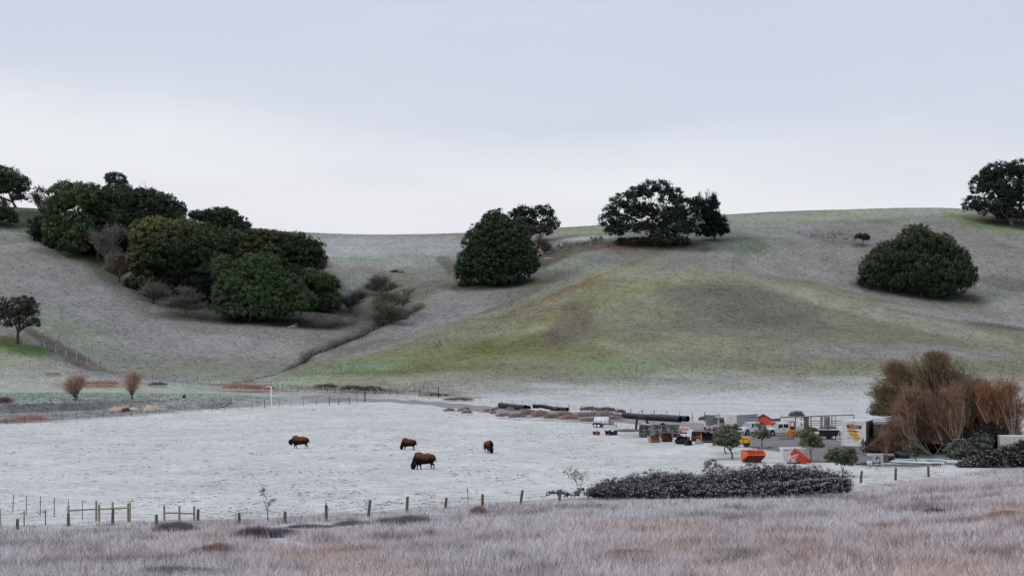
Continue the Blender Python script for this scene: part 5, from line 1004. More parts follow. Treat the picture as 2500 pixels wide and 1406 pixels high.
rock('rock_slab', 'dark wedge-shaped rock lying alone above the gully thicket', 972, 664, 28, 6, mat('dark_outcrop'), 501, amp=.35)
def branch(label, u, v, pts, r=.12):
    x, y, z = gp(u, v); k = y / F; mb = MB()
    for line in pts: mb.tube([(a * k, -b * k * 1.2, .1 + max(0, c) * k) for a, b, c in line], [r * (1 - .7 * i / max(1, len(line) - 1)) for i in range(len(line))], 6)
    tag(mb.build('fallen_branch', WOODG, loc=(x, y, z)), label, 'branch')
branch('bleached forked fallen branch on the slope below the grove', 710, 801, [[(-8, 0, 0), (0, 0, 3), (8, 0, 6), (16, 0, 10)], [(2, 0, 3), (10, 0, 2), (16, 0, 3)]])
branch('short bleached fallen branch on the left slope', 268, 706, [[(-5, 0, 0), (0, 0, 2), (6, 0, 4)]], .1)
branch('white dead branch with prongs right of the conical tree', 1332, 637, [[(0, 0, -1), (1, 0, 4), (-3, 0, 8)], [(1, 0, 4), (8, 0, 6), (14, 0, 5), (17, 0, 7)]], .18)
branch('pale dead sticks on the skyline left of the right hilltop oak', 2322, 512, [[(-6, 0, 1), (0, 0, 3), (8, 0, 5)], [(6, 0, 0), (0, 0, 2), (-8, 0, 1)]], .08)

# ------------------------------------------------------------------ bison
def fur_mat():
    m = bpy.data.materials.new('bison_fur'); m.use_nodes = True; n = m.node_tree; L = n.links.new; b = n.nodes['Principled BSDF']; b.inputs['Roughness'].default_value = .95; b.inputs['Specular IOR Level'].default_value = .08
    a = n.nodes.new('ShaderNodeAttribute'); a.attribute_name = 'Col'; tc = n.nodes.new('ShaderNodeTexCoord'); z = n.nodes.new('ShaderNodeTexNoise'); z.inputs['Scale'].default_value = 4.5; z.inputs['Detail'].default_value = 6
    L(tc.outputs['Object'], z.inputs['Vector']); r = n.nodes.new('ShaderNodeMapRange'); r.inputs[1].default_value = .3; r.inputs[2].default_value = .7; r.inputs[3].default_value = .5; r.inputs[4].default_value = 1.5; L(z.outputs[0], r.inputs[0])
    v = n.nodes.new('ShaderNodeVectorMath'); v.operation = 'SCALE'; L(a.outputs[0], v.inputs[0]); L(r.outputs[0], v.inputs['Scale']); L(v.outputs[0], b.inputs['Base Color'])
    bp = n.nodes.new('ShaderNodeBump'); bp.inputs['Distance'].default_value = .05; L(z.outputs[0], bp.inputs['Height']); L(bp.outputs[0], b.inputs['Normal']); return m
FUR = fur_mat()
def bison(label, u, vb, rz, sc, head, legs, light=1.0):
    """faces -x. head: (x, z, pitch) of the head centre; legs: fore/aft offsets of the four feet"""
    x, y, z = gp(u, vb); root = thing('bison', label, 'bison', (x, y, z), rz, 'bison grazing on the frosted field', sc)
    mb = MB()
    def ell(c, r, ry=0, n=16):
        t = MB(); t.blob((0, 0, 0), r, 0, 0, n, 10); M = Matrix.Translation(c) @ Euler((0, R(ry), 0)).to_matrix().to_4x4(); mb.add([M @ Vector(p) for p in t.v], t.f)
    hx, hz, hp = head
    ell((.10, 0, 1.06), (1.05, .44, .50)); ell((-.50, 0, 1.14), (.58, .45, .62), 8); ell((-.40, 0, 1.46), (.56, .26, .32), 14)   # trunk, shoulders, hump
    ell((.86, 0, 1.08), (.48, .38, .46)); ell((.38, 0, 1.20), (.62, .34, .44)); ell((-.15, 0, 1.32), (.9, .22, .26), 14); ell((-.45, 0, .76), (.46, .32, .34)); ell((.1, 0, .80), (.7, .34, .30))
    nx, nz = -.78, 1.12
    for t in (0, .33, .66, 1): ell((nx + (hx - nx) * t, 0, nz + (hz - nz) * t + .02), (.36 - .08 * t, .30 - .06 * t, .36 - .08 * t))
    ell((hx, 0, hz), (.30, .27, .38), hp); ca, sa = math.cos(R(hp)), math.sin(R(hp))
    def hl(px, pz): return (hx + px * ca + pz * sa, 0, hz - px * sa + pz * ca)
    ell(hl(-.02, -.26), (.14, .13, .17), hp); ell(hl(.10, -.30), (.10, .06, .20), hp); ell(hl(.02, .16), (.22, .21, .16), hp)
    for k, (sx, sy) in enumerate(((-.55, .20), (-.50, -.20), (.86, .20), (.84, -.20))):
        dx = legs[k]
        if k < 2: pts = [(sx, sy, .95), (sx + dx * .35, sy, .52), (sx + dx * .8, sy, .22), (sx + dx, sy, .0)]; rr = [.19, .12, .062, .075]
        else: pts = [(sx, sy, .98), (sx - .12 + dx * .25, sy, .66), (sx + .10 + dx * .7, sy, .40), (sx + .02 + dx, sy, .12), (sx - .03 + dx, sy, .0)]; rr = [.26, .17, .075, .055, .07]
        mb.tube(pts, rr, 10)
    tmp = mb.build('body', FUR)
    rm = tmp.modifiers.new('r', 'REMESH'); rm.mode = 'VOXEL'; rm.voxel_size = .035; sm = tmp.modifiers.new('s', 'SMOOTH'); sm.iterations = 5; sm.factor = .6
    dg = bpy.context.evaluated_depsgraph_get(); me = bpy.data.meshes.new_from_object(tmp.evaluated_get(dg)); bpy.data.objects.remove(tmp)
    me.name = 'body'; n = len(me.vertices); co = np.empty(n * 3, np.float32); me.vertices.foreach_get('co', co); co = co.reshape(-1, 3)
    br = np.array((.125, .046, .026)) * light; bl = np.array((.011, .009, .008)); ye = np.array((.24, .115, .068)) * light
    nzv = fbm(co[:, 0] * 3, co[:, 2] * 3 + co[:, 1] * 2, 3, 7)
    wz = sstep(.92, 1.32, co[:, 2] + nzv * .22 + np.clip(co[:, 0], -1, 1) * -.02) * sstep(-1.02, -.62, co[:, 0] + nzv * .1) * (1 - .75 * sstep(.98, 1.18, co[:, 0]))
    wy = sstep(1.25, 1.6, co[:, 2] + nzv * .35) * .5 * (co[:, 0] > -.9)
    c = bl * (1 - wz[:, None]) + br * wz[:, None]; c = c * (1 - (wy * wz)[:, None]) + ye * (wy * wz)[:, None]
    ca_ = me.color_attributes.new('Col', 'FLOAT_COLOR', 'POINT'); cc = np.ones((n, 4), np.float32); cc[:, :3] = c; ca_.data.foreach_set('color', cc.ravel())
    me.polygons.foreach_set('use_smooth', np.ones(len(me.polygons), bool)); me.materials.clear(); me.materials.append(FUR)
    link('body', me, root)
    for sy in (-1, 1):
        b = Vector(hl(.02, .20)) + Vector((0, sy * .17, 0)); h = MB(); h.tube([b, b + Vector((0, sy * .13, .03)), b + Vector((-.01, sy * .17, .13)), b + Vector((-.02, sy * .13, .22))], [.045, .04, .028, .008], 8); h.build('horn', HORN, root, smooth=True)
        e = Vector(hl(.08, .10)) + Vector((.02, sy * .20, 0)); q = MB(); q.tube([e, e + Vector((.03, sy * .1, -.02)), e + Vector((.05, sy * .15, -.05))], [.03, .045, .01], 6); q.build('ear', mat('dark_fur', (.02, .014, .012), .95), root)
    q = MB(); q.tube([(1.24, 0, 1.22), (1.36, 0, 1.08), (1.38, 0, .80), (1.37, 0, .62)], [.04, .03, .025, .05], 7); q.build('tail', mat('dark_fur'), root, smooth=True)
    return root
bison('reddish-backed bison walking left with head half lowered, leftmost of the herd', 731, 1094.5, 0, 1.02, (-1.22, .86, -12), (-.22, .12, -.10, .32))
bison('smaller bison grazing with muzzle on the frost, behind the biggest one', 997, 1098, -24, .93, (-1.12, .40, 10), (-.15, .08, -.12, .18), .8)
bison('largest bison with pale patched rump grazing head down in front', 1034, 1145, 24, 1.18, (-1.12, .40, 6), (-.08, .16, .04, .22), 1.1)
bison('bison seen from the front with head turned down to the right, rightmost of the herd', 1193, 1106, 112, 1.0, (-1.05, .40, 6), (-.05, .06, -.06, .06), 1.15)

# ------------------------------------------------------------------ big pipes behind the road
def pipe_between(name, label, a, b, r, m, vb, group=None, n=20, ribs=0, closed=False, dyb=0):
    """a, b: (u, v) of the axis ends; vb: ground row for the depth"""
    x0, y0, z0 = gp(a[0], vb[0]); x1, y1, z1 = gp(b[0], vb[1])
    A = Vector(((a[0] - CX) / F * y0, y0, z0 + r + .02)); B = Vector(((b[0] - CX) / F * y1, y1, z1 + r + .02)); O = (A + B) / 2; O.z -= r
    root = thing(name, label, 'pipe', O, 0, group)
    mb = MB(); mb.ring(A - O, B - O, r, r * .88, n)
    d = (B - A).normalized()
    mb.build('tube', m, root, smooth=True)
    cm = MB(); cm.tube([A - O + d * .6, B - O - d * .6], r * .86, n); cm.build('shade_core', BLACKIN, root)  # black core added in the bore to stand for its shade
    for P_, s in ((A, 1), (B, -1)):
        q = MB(); q.ring(P_ - O + d * s * .02, P_ - O + d * s * .3, r * 1.07, r * .99, n); q.build('socket_ring', m, root, smooth=True)
    return root
pipe_between('black_pipe', 'thick straight black pipe at the left of the roadside pipes', (1222, 990.5), (1283, 996), .56, BLACKPL, (996.5, 1003.5))
pipe_between('black_pipe', 'short black pipe end beside the thick straight pipe', (1276, 994), (1291, 996), .42, BLACKPL, (999, 1001))
def curved_pipe(name, label, pts, r, m, n=14):
    P_ = []
    for u, v, vb in pts:
        x, y, z = gp(u, vb); P_.append(Vector(((u - CX) / F * y, y, EYE + (HV - v) / F * y)))
    O = P_[0].copy(); O.z -= r; mb = MB(); mb.tube([p - O for p in P_], r, n); return tag(mb.build(name, m, loc=O, smooth=True), label, 'pipe')
curved_pipe('black_pipe', 'sagging curved black pipe lying over the white one', [(1300, 991.5, 1000), (1325, 992, 1000), (1342, 995, 1001), (1352, 998, 1002), (1362, 1000, 1003)], .40, BLACKPL)
pipe_between('black_pipe', 'thin black pipe at the right end of the first pipe heap', (1355, 998), (1385, 1000), .36, BLACKPL, (1001.5, 1004))
curved_pipe('white_pipe', 'white pipe kinked like an arch in front of the black pipes', [(1286, 1001, 1004), (1313, 1001.5, 1004.5), (1318, 998.5, 1004.5), (1324, 999.5, 1004.5), (1330, 1001.5, 1005), (1342, 1003, 1005)], .24, PIPEW)
pipe_between('black_pipe', 'left section of the long double black pipe beside the road', (1523, 1013), (1584, 1018), .50, BLACKPL, (1020.5, 1026))
pipe_between('black_pipe', 'right section of the long double black pipe beside the road', (1584.6, 1018), (1661, 1023.5), .50, BLACKPL, (1026, 1031))
pipe_between('black_pipe', 'black pipe with its open mouth to the right of the long double one', (1612, 1018), (1679, 1023), .50, BLACKPL, (1025, 1029.5))
pipe_between('black_pipe', 'black pipe mouth between the two long ones, set slightly back', (1590, 1014), (1669, 1020), .42, BLACKPL, (1022, 1026.5))
pipe_between('thin_pipe', 'thin frosted pipe pointing left out of the long black pipes', (1489, 1011), (1524, 1014.5), .17, BLACKPL, (1012.5, 1018))

# ------------------------------------------------------------------ vehicles and machines
def wheel(parent, c, r, w_=.25, rim=CHROME, hub=.58):
    t = MB(); t.ring(Vector(c) - Vector((0, w_ / 2, 0)), Vector(c) + Vector((0, w_ / 2, 0)), r, r * hub, 20); o = t.build('wheel', TYRE, parent, smooth=True)
    q = MB(); q.tube([Vector(c) - Vector((0, w_ * .38, 0)), Vector(c) + Vector((0, w_ * .38, 0))], r * hub, 18); q.tube([Vector(c) - Vector((0, w_ * .46, 0)), Vector(c) + Vector((0, w_ * .46, 0))], r * .18, 10); q.build('rim', rim, o, smooth=True)
def pickup(label, u, vb, rz, utility=False, crew=True, group='white pickup trucks in the yard'):
    """forward is +x; rz turns it"""
    root = thing('pickup_truck', label, 'truck', gp(u, vb), rz, group); W = WHITEM; hw = .98
    cab0, cab1 = (-1.25, 1.05) if crew else (-.2, 1.05)
    # lower body with wheel arches cut out of the side outline
    def arch(cx, r=.50, n=7): return [(cx + r * math.cos(PI * i / n), .50 + r * math.sin(PI * i / n)) for i in range(n + 1)]
    front = 2.85
    poly = [(front, .50), (front + .04, .80), (front, 1.12), (1.35, 1.24), (cab0, 1.24)] + ([(cab0, .50)]) + [(1.55, .50)] + arch(2.02)[::-1][1:-1] + [(2.5, .50)]
    mb = MB(); mb.prism(poly, -hw, hw); mb.build('body', W, root, bevel=.05)
    ch = MB(); ch.box(0, 0, .52, 5.4, .9, .22); ch.box(1.9, 0, .6, 1.5, 1.5, .2); ch.build('chassis', BLACKM, root)
    # cab with pillars: frustum
    c = MB(); b = [(cab0, -hw + .02, 1.242), (1.35, -hw + .02, 1.242), (1.35, hw - .02, 1.242), (cab0, hw - .02, 1.242)]; t = [(cab0 + .12, -.78, 1.92), (.62, -.78, 1.92), (.62, .78, 1.92), (cab0 + .12, .78, 1.92)]
    c.hexa(b, t); c.build('cab', W, root, bevel=.06)
    # glass, set proud of the cab
    def pane(p4, m, nm='window', off=.012):
        p = [Vector(q) for q in p4]; nn = (p[1] - p[0]).cross(p[3] - p[0]).normalized() * off; q = MB(); q.hexa([a for a in p], [a + nn for a in p]); q.build(nm, m, root)
    def side(t0, t1, z0, z1, s):
        def P_(x, z):
            k = (z - 1.242) / (1.92 - 1.242); return (x, s * ((hw - .02) * (1 - k) + .78 * k), z)
        return [P_(*t0, ) if False else P_(t0, z0), P_(t1, z0), P_(t1 - (.28 if t1 > .7 else .02), z1), P_(t0 + .02, z1)]
    for s in (-1, 1):
        wins = ([(.22, 1.12), (-.72, .10)] if crew else [(.0, 1.1)])
        for a, b_ in wins:
            q = side(a, b_, 1.29, 1.82, s); q = q if s < 0 else q[::-1]; pane(q, GLASS)
        for dx in ((.16, -.86) if crew else (.05,)): MB().box(dx, s * (hw + .006), 1.06, .16, .03, .05).build('door_handle', BLACKM, root)
        for dx in ((.16, -.80) if crew else (-.1,)): MB().box(dx, s * (hw + .002), .86, .02, .012, .66).build('door_seam', mat('seam', (.12, .12, .13), .8), root)
        m_ = MB(); m_.box(1.02, s * 1.14, 1.36, .12, .18, .28); m_.build('mirror', BLACKM, root)
        MB().box(2.86, s * .78, .98, .10, .30, .20).build('headlight', mat('lamp_glass', (.6, .62, .64), .2, spec=.8), root)
    f = [(1.33, -.84, 1.26), (1.33, .84, 1.26), (.68, .72, 1.86), (.68, -.72, 1.86)]; pane(f, WGLASS, 'windscreen', .03)
    r2 = [(cab0 + .005, .8, 1.3), (cab0 + .005, -.8, 1.3), (cab0 + .11, -.7, 1.84), (cab0 + .11, .7, 1.84)]; pane(r2, GLASS, 'rear_window', .012)
    g = MB(); g.box(2.90, 0, .97, .06, 1.2, .28); gr = g.build('grille', mat('grille_black', (.03, .03, .032), .5), root)
    for zz in (.88, .97, 1.06): MB().box(2.94, 0, zz, .03, 1.16, .025).build('grille_bar', CHROME, gr)
    MB().box(2.98, 0, .64, .20, 1.98, .24).build('front_bumper', CHROME, root, bevel=.04)
    if utility:
        for s in (-1, 1):
            a = MB(); pl = [(-1.35, .62), (-1.35, 1.50), (-3.35, 1.50), (-3.35, .62), (-2.72, .62)] + arch(-2.25)[1:-1] + [(-1.78, .62)]; a.prism(pl, s * .55 if s > 0 else -1.04, 1.04 if s > 0 else -.55); a.build('tool_cabinet', W, root, bevel=.03)
            for dx in (-1.62, -2.25, -2.95):
                MB().box(dx, s * 1.046, 1.22, .5, .012, .38).build('cabinet_door', WHITEM, root); MB().box(dx, s * 1.055, 1.2, .07, .02, .12).build('latch', BLACKM, root)
        MB().box(-2.35, 0, .80, 2.0, 1.1, .12).build('bed_floor', GREYM, root)
        rk = MB()
        for s in (-1, 1):
            rk.tube([(1.4, s * .80, 2.02), (.9, s * .8, 2.12), (-3.6, s * .8, 2.12)], .05, 6)
            for dx in (-1.45, -2.3, -3.3): rk.tube([(dx, s * .98, 1.5), (dx, s * .8, 2.12)], .045, 6)
        for dx in (.7, -.4, -1.45, -2.3, -3.3, -3.6): rk.tube([(dx, -.8, 2.12), (dx, -.4, 2.16), (dx, .4, 2.16), (dx, .8, 2.12)], .04, 6)
        rk.build('ladder_rack', WHITEM, root)
        for dx in (-.6, -1.75, -2.05, -3.0): q = MB(); q.tube([(dx, -.84, 2.12), (dx - .12, -.84, 2.30), (dx - .28, -.84, 2.12)], .06, 6); q.build('rack_hook', WHITEM, root)
        MB().box(-3.45, 0, .62, .2, 2.0, .2).build('rear_bumper', BLACKM, root)
        ws = (2.02, -2.25)
    else:
        a = MB(); 
        pl = [(cab0 - .03, .50), (cab0 - .03, 1.24), (-2.75, 1.24), (-2.75, .55)] + [(-2.1, .5)] + arch(-1.6)[1:-1] + [(-1.1, .5)]
        for s in (-1, 1): a.prism(pl, s * .9 - .07, s * .9 + .07)
        a.box(-2.72, 0, .9, .1, 1.8, .66); a.box(-1.5, 0, .68, 2.4, 1.7, .08); a.build('cargo_bed', W, root); ws = (2.02, -1.6)
    for wx in ws:
        for s in (-1, 1): wheel(root, (wx, s * .86, .41), .41, .26)
    return root
pickup('white utility crew-cab truck with ladder rack and side tool cabinets', 1908, 1063.5, 180 + 20, True, True)
pickup('white pickup truck facing the viewer left of the utility truck', 1834, 1061, 180 + 44, False, True)

# white box trailer behind the first pickup
def boxtrailer():
    root = thing('box_trailer', 'white enclosed box trailer with shaded side painted grey behind the first pickup', 'trailer', gp(1812, 1047), 20)
    MB().box(0, 0, 1.35, 5.6, 2.1, 1.9).build('side_walls', SHADEDP, root, bevel=.02)
    MB().box(-2.83, 0, 1.35, .06, 2.14, 1.94).build('front_panel', CREAM, root)
    MB().prism([(-2.9, 2.30), (2.9, 2.30), (2.85, 2.40), (-2.8, 2.42)], -1.12, 1.12).build('roof', ROOFW, root)
    MB().box(1.0, -1.06, 1.9, 2.6, .03, .06).build('awning_rail', BLACKM, root); MB().box(-2.88, .1, 1.9, .05, .12, .16).build('latch', BLACKM, root)
    for wx in (-.4, .5): wheel(root, (wx, -1.05, .35), .35, .2)
    return root
t = boxtrailer(); t.rotation_euler = (0, 0, R(46))
# grey flatbed stake truck
def flatbed():
    x, y, z = gp(1738, 1051); root = thing('flatbed_truck', 'old grey stake-sided flatbed truck at the far side of the yard', 'truck', (x, y, z), 6); root.scale = (.66, 1, 1)
    MB().box(.3, 0, .62, 3.9, 2.0, .16).build('deck', WHITEP, root)
    for i in range(5): MB().box(-1.05 + i * .62, .9, 1.55, .60, .05, 1.62).build('side_board', mat('weathered_panel', (.20, .20, .205), .9, var=.2, frost=.2), root)
    q = MB(); q.tube([(-1.5, .92, .3), (-1.52, .92, 3.0)], .07, 6); q.build('corner_post', STEELP, root)
    q = MB(); q.tube([(-1.5, .92, 2.42), (2.4, .92, 2.34)], .06, 6); q.build('top_rail', BLACKM, root)
    q = MB(); q.tube([(.2, .1, .8), (.75, .2, 1.9)], .05, 6); q.build('strut', BLACKM, root)
    MB().box(-1.9, -.7, .85, .1, .5, 1.2).build('tail_light_board', WHITEP, root); MB().box(-1.85, -.5, .35, .3, .9, .7).build('mud_flap', BLACKM, root)
    c = MB(); c.hexa([(1.5, -.9, .7), (3.1, -.9, .7), (3.1, .8, .7), (1.5, .8, .7)], [(1.55, -.8, 2.1), (2.8, -.8, 2.05), (2.8, .75, 2.05), (1.55, .75, 2.1)]); c.build('cab', GREYM, root, bevel=.06)
    for a in (1.65, 2.2): MB().box(a + .2, -.90, 1.62, .42, .06, .55).build('window', GLASS, root)
    c = MB(); c.prism([(.9, 2.18), (1.6, 2.26), (2.95, 2.12), (2.95, 2.06), (1.0, 2.08)], -.85, .8); c.build('roof', ROOFW, root)
    for wx in (-.9, 2.4): wheel(root, (wx, -.85, .42), .42, .25)
flatbed()
x, y, z = gp(1744, 1051); rr_ = thing('fuel_tank', 'round faded pink tank beside the grey flatbed truck', 'tank', (x, y - 1.8, z - .25)); q = MB(); q.tube([(-.45, 0, .95), (-.38, 0, .95), (.5, 0, .95), (.6, 0, .95)], [.15, .36, .36, .18], 16); q.build('drum', PINKF, rr_, smooth=True); q = MB(); q.box(0, 0, .3, .8, .5, .6); q.build('stand', BLACKM, rr_)
# water tank trailer
def water():
    root = thing('water_trailer', 'white water tank trailer with twin axles and a pump', 'trailer', gp(1470, 1043.5), -22)
    q = MB(); q.tube([(-1.35, 0, 1.15), (-1.28, 0, 1.15), (-1.05, 0, 1.15), (1.0, 0, 1.15), (1.25, 0, 1.15), (1.33, 0, 1.15)], [.2, .46, .62, .62, .44, .15], 24); q.build('tank', PIPEW, root, smooth=True)
    for dx in (-.85, .0, .72): q = MB(); q.ring((dx - .03, 0, 1.15), (dx + .03, 0, 1.15), .645, .6, 24); q.build('strap', GREYM, root)
    q = MB(); q.box(0, .45, .52, 3.3, .10, .12); q.box(0, -.45, .52, 3.3, .10, .12); q.box(-1.3, 0, .52, .1, 1.0, .12); q.box(1.6, 0, .52, .1, 1.0, .12); q.build('frame', BLACKM, root)
    for s in (-1, 1):
        for wx in (-.95, -.35): wheel(root, (wx, s * .72, .33), .33, .2, PIPEW, .7)
        q = MB(); q.tube([(-1.4, s * .72, .45), (-1.2, s * .72, .72), (-.2, s * .72, .72), (.05, s * .72, .45)], .07, 6); q.build('fender', BLACKM, root)
    q = MB()
    for sy in (-.42, .42): q.tube([(1.45, sy, .55), (1.45, sy, 1.75)], .045, 6)
    q.tube([(1.45, -.42, 1.72), (1.45, .42, 1.72)], .045, 6); q.tube([(1.45, -.42, 1.3), (1.45, .42, 1.3)], .035, 6); q.build('pump_frame', STEELP, root)
    q = MB(); q.box(1.7, 0, .85, .5, .6, .5); q.blob((1.75, .1, 1.15), .18, 3); q.build('pump', GREYM, root)
    q = MB(); q.tube([(1.6, -.45, .5), (2.6, 0, .5), (1.6, .45, .5)], .05, 6); q.tube([(2.5, 0, .6), (2.5, 0, .02)], .04, 6); q.tube([(2.2, -.2, .5), (2.35, -.3, .02)], .03, 6); q.build('hitch', BLACKM, root)
water()
# scoop buckets for diggers: curved shell, side plates, cutting lip
def bucket(name, label, u, vb, rz, w_, sc, m, ms=None, tilt=0, cat='digger bucket', group='digger buckets left in the yard'):
    root = thing(name, label, cat, gp(u, vb), rz, group, sc); n = 9
    pr = [(math.cos(t) * .5, .5 + math.sin(t) * .5) for t in [R(-60) - i * R(230) / n for i in range(n + 1)]]      # opening faces +x
    a0 = R(tilt); rot = lambda p: (p[0] * math.cos(a0) - (p[1] - .5) * math.sin(a0), .5 + p[0] * math.sin(a0) + (p[1] - .5) * math.cos(a0))
    pr = [rot(p) for p in pr]; inn = [(p[0] * .92, .5 + (p[1] - .5) * .92) for p in pr]
    vs = []; fs = []
    for y_ in (-w_ / 2, w_ / 2): vs += [(x_, y_, z_) for x_, z_ in pr] + [(x_, y_, z_) for x_, z_ in inn]
    k_ = n + 1
    for i in range(n):
        fs += [(i, i + 1, 2 * k_ + i + 1, 2 * k_ + i), (k_ + i, 3 * k_ + i, 3 * k_ + i + 1, k_ + i + 1)]
    q = MB(); q.add(vs, fs); q.build('shell', m, root)
    for s in (-1, 1): q = MB(); q.prism(pr, s * w_ / 2 - .02, s * w_ / 2 + .02); q.build('side_plate', ms or m, root)
    e = pr[0]; q = MB(); q.box(e[0] + .03, 0, e[1], .22, w_ + .1, .05, 0, -20, 0); lip = q.build('cutting_edge', ms or m, root)
    for i in range(5): MB().box(e[0] + .2, -w_ / 2 + w_ * (i + .5) / 5, e[1], .16, .07, .06).build('tooth', ms or m, lip)
    for s in (-.25, .25): q = MB(); q.prism([(-.35, .95), (-.6, 1.12), (-.45, .6)], s - .03, s + .03); q.build('hook', ms or m, root)
    return root
bucket('digger_bucket', 'rusty orange flattened bucket left of the pair in front of the water trailer', 1455, 1062, -140, 1.9, .62, RUSTL, RUSTM, -30)
bucket('digger_bucket', 'rusty pinkish bucket with black frame in front of the water trailer', 1484, 1062, -165, 2.2, .78, RUSTP, BLACKM, -20)
q = MB(); q.box(0, 0, .3, 1.0, .7, .5); q.box(.2, 0, .6, .5, .5, .25); tag(q.build('attachment_frame', BLACKM, loc=gp(1499, 1062), bevel=.03), 'black steel coupling block right of the rusty pinkish bucket', 'attachment')
bucket('digger_bucket', 'orange bucket with pale blue edge lying before the dumpster', 1598, 1080, -60, 1.5, 1.05, RUSTL, RUSTP, 15)
MBb = MB(); MBb.box(0, 0, .55, .12, .8, .9, 0, -15); MBb.box(.3, 0, .45, .08, .7, .7, 0, -15); tag(MBb.build('steel_plate', BLUEM, loc=gp(1583, 1080)), 'pale blue worn steel plates leaning on the orange bucket', 'plate')
bucket('digger_bucket', 'dark bucket with rust-red belly in front of the dumpster', 1628, 1078, -75, 1.1, 1.25, RUSTM, BLACKM, 40)
bucket('digger_bucket', 'round black grapple bucket right of the dumpster', 1666, 1084, -120, 1.5, 1.2, BLACKM, BLACKM, 60)
bucket('digger_bucket', 'low maroon and black bucket lying foremost right of the dumpster', 1681, 1087, -35, 1.9, .72, mat('maroon_steel', (.07, .03, .028), .8, var=.3, frost=.3), BLACKM, 10)
bucket('digger_bucket', 'tall rusty brown bucket side-on near the olive tree', 1712, 1077, -100, 1.9, 1.5, RUSTM, RUSTL, 50)
bucket('digger_bucket', 'deep black bucket with orange edges partly behind the olive tree', 1731, 1080, -84, 1.6, 1.4, BLACKM, RUSTL, 15)
q = MB(); q.tube([(0, 0, 1.5), (.25, 0, .3)], .07, 6); q.box(.35, 0, .15, .5, .4, .3); tag(q.build('machine_arm', YELLOW, loc=gp(1741, 1081)), 'thin yellow machine arm with foot left of the olive tree', 'machine part')
def grap():
    root = thing('grapple', 'black scrap grapple frame with curved tines among the buckets', 'grapple', gp(1650, 1078), 10)
    for s in (-.35, 0, .35): q = MB(); q.tube([(-.2, s, 1.15), (.5, s, 1.05), (.85, s, .6), (.6, s, .05)], [.08, .09, .08, .03], 6); q.build('tine', BLACKM, root)
    q = MB(); q.box(-.1, 0, 1.0, .5, .9, .4); q.build('head', BLACKM, root)
grap()
q = MB(); q.prism([(-.5, 0), (-.1, .75), (.1, .75), (.9, 0)], -.4, .4); tag(q.build('steel_wedge', mat('silver_grey', (.33, .34, .36), .6, frost=.3), loc=gp(1704, 1084)), 'grey triangular steel wedge between the maroon and brown buckets', 'steel part')
q = MB(); q.box(0, 0, .42, 1.5, .7, .1); q.box(0, .1, .2, 1.3, .5, .4); tag(q.build('steel_box', BLACKM, loc=gp(1718, 1079)), 'low black steel box with frosted lid before the brown bucket', 'steel part')
# roll-off dumpster
def dumpster():
    root = thing('dumpster', 'long open green-grey ribbed roll-off dumpster', 'dumpster', gp(1610, 1066.5), -5); Ln, Wd, Ht = 6.0, 2.3, 1.62
    for s in (-1, 1): MB().box(0, s * Wd / 2, .15 + Ht / 2, Ln, .05, Ht).build('side_wall', DGREENM, root)
    MB().box(-Ln / 2, 0, .15 + Ht / 2, .05, Wd, Ht).build('end_wall', DGREENM, root); MB().box(Ln / 2, 0, .15 + Ht / 2, .05, Wd, Ht).build('end_wall', DGREENM, root); MB().box(0, 0, .2, Ln, Wd, .08).build('floor', BLACKIN, root)
    for s in (-1, 1):
        for i in range(10): MB().box(-Ln / 2 + .05 + i * (Ln - .1) / 9, s * (Wd / 2 + .075), .15 + Ht / 2, .11, .10, Ht).build('rib', DGREENR if i % 2 else DGREENM, root)
        for zz in (.62, 1.12): MB().box(0, s * (Wd / 2 + .04), zz, Ln, .02, .06).build('side_rail', DGREENR, root)
        MB().box(0, s * (Wd / 2 + .04), Ht + .19, Ln + .15, .16, .09).build('top_rim', mat('rim_steel', (.13, .135, .12), .8, frost=.9), root)
    for i in range(4): MB().box(-Ln / 2 - .07, -Wd / 2 + .2 + i * .63, .15 + Ht / 2, .09, .10, Ht).build('rib', DGREENR, root)
    q = MB(); q.prism([(-2.9, Ht + .24), (-2.3, Ht + .55), (-1.1, Ht + .24)], -.1, .1)
    q = MB(); q.box(-1.9, -.4, Ht + .32, 1.6, .5, .05, 0, 10, -18); q.build('loose_board', WHITEP, root)
    q = MB(); q.prism([(-.2, Ht + .1), (.5, Ht + .58), (1.3, Ht + .1)], .2, .6); q.build('scrap_plate', BLACKM, root)
dumpster()
sticks('hoist_frame', 'tall black bent steel hoist frame standing behind the dumpster', 'steel frame', [(1552.5, 1048, 1555.5, 1018.5, .19, BLACKM, 'leg'), (1554.5, 1017.5, 1576, 1019.5, .15, BLACKM, 'crossbar'), (1575, 1019, 1584, 1040, .19, BLACKM, 'leg'), (1584, 1039, 1598, 1040, .14, BLACKM, 'crossbar'), (1552.5, 1047, 1557, 1048.5, .10, BLACKM, 'foot'), (1554.5, 1018, 1554.5, 1014.5, .10, BLACKM, 'stub')], 1050, BLACKM)
def barrier():
    root = thing('striped_trailer', 'red and white striped tail of a low trailer right of the dumpster', 'trailer', gp(1671, 1058), -6)
    MB().box(0, 0, .95, 1.6, .7, .06).build('deck', WHITEP, root)
    for i, (xx, zz, w_) in enumerate(((-.1, .78, 1.5), (0, .62, 1.5), (.05, .46, 1.3))): MB().box(xx, -.36, zz, w_, .05, .14).build('striped_board', REDW, root)
    MB().box(-.6, -.3, .3, .4, .3, .4).build('tail_lamp_box', REDM, root); MB().box(-.2, 0, .12, 1.2, .6, .18).build('base', BLACKM, root)
barrier()
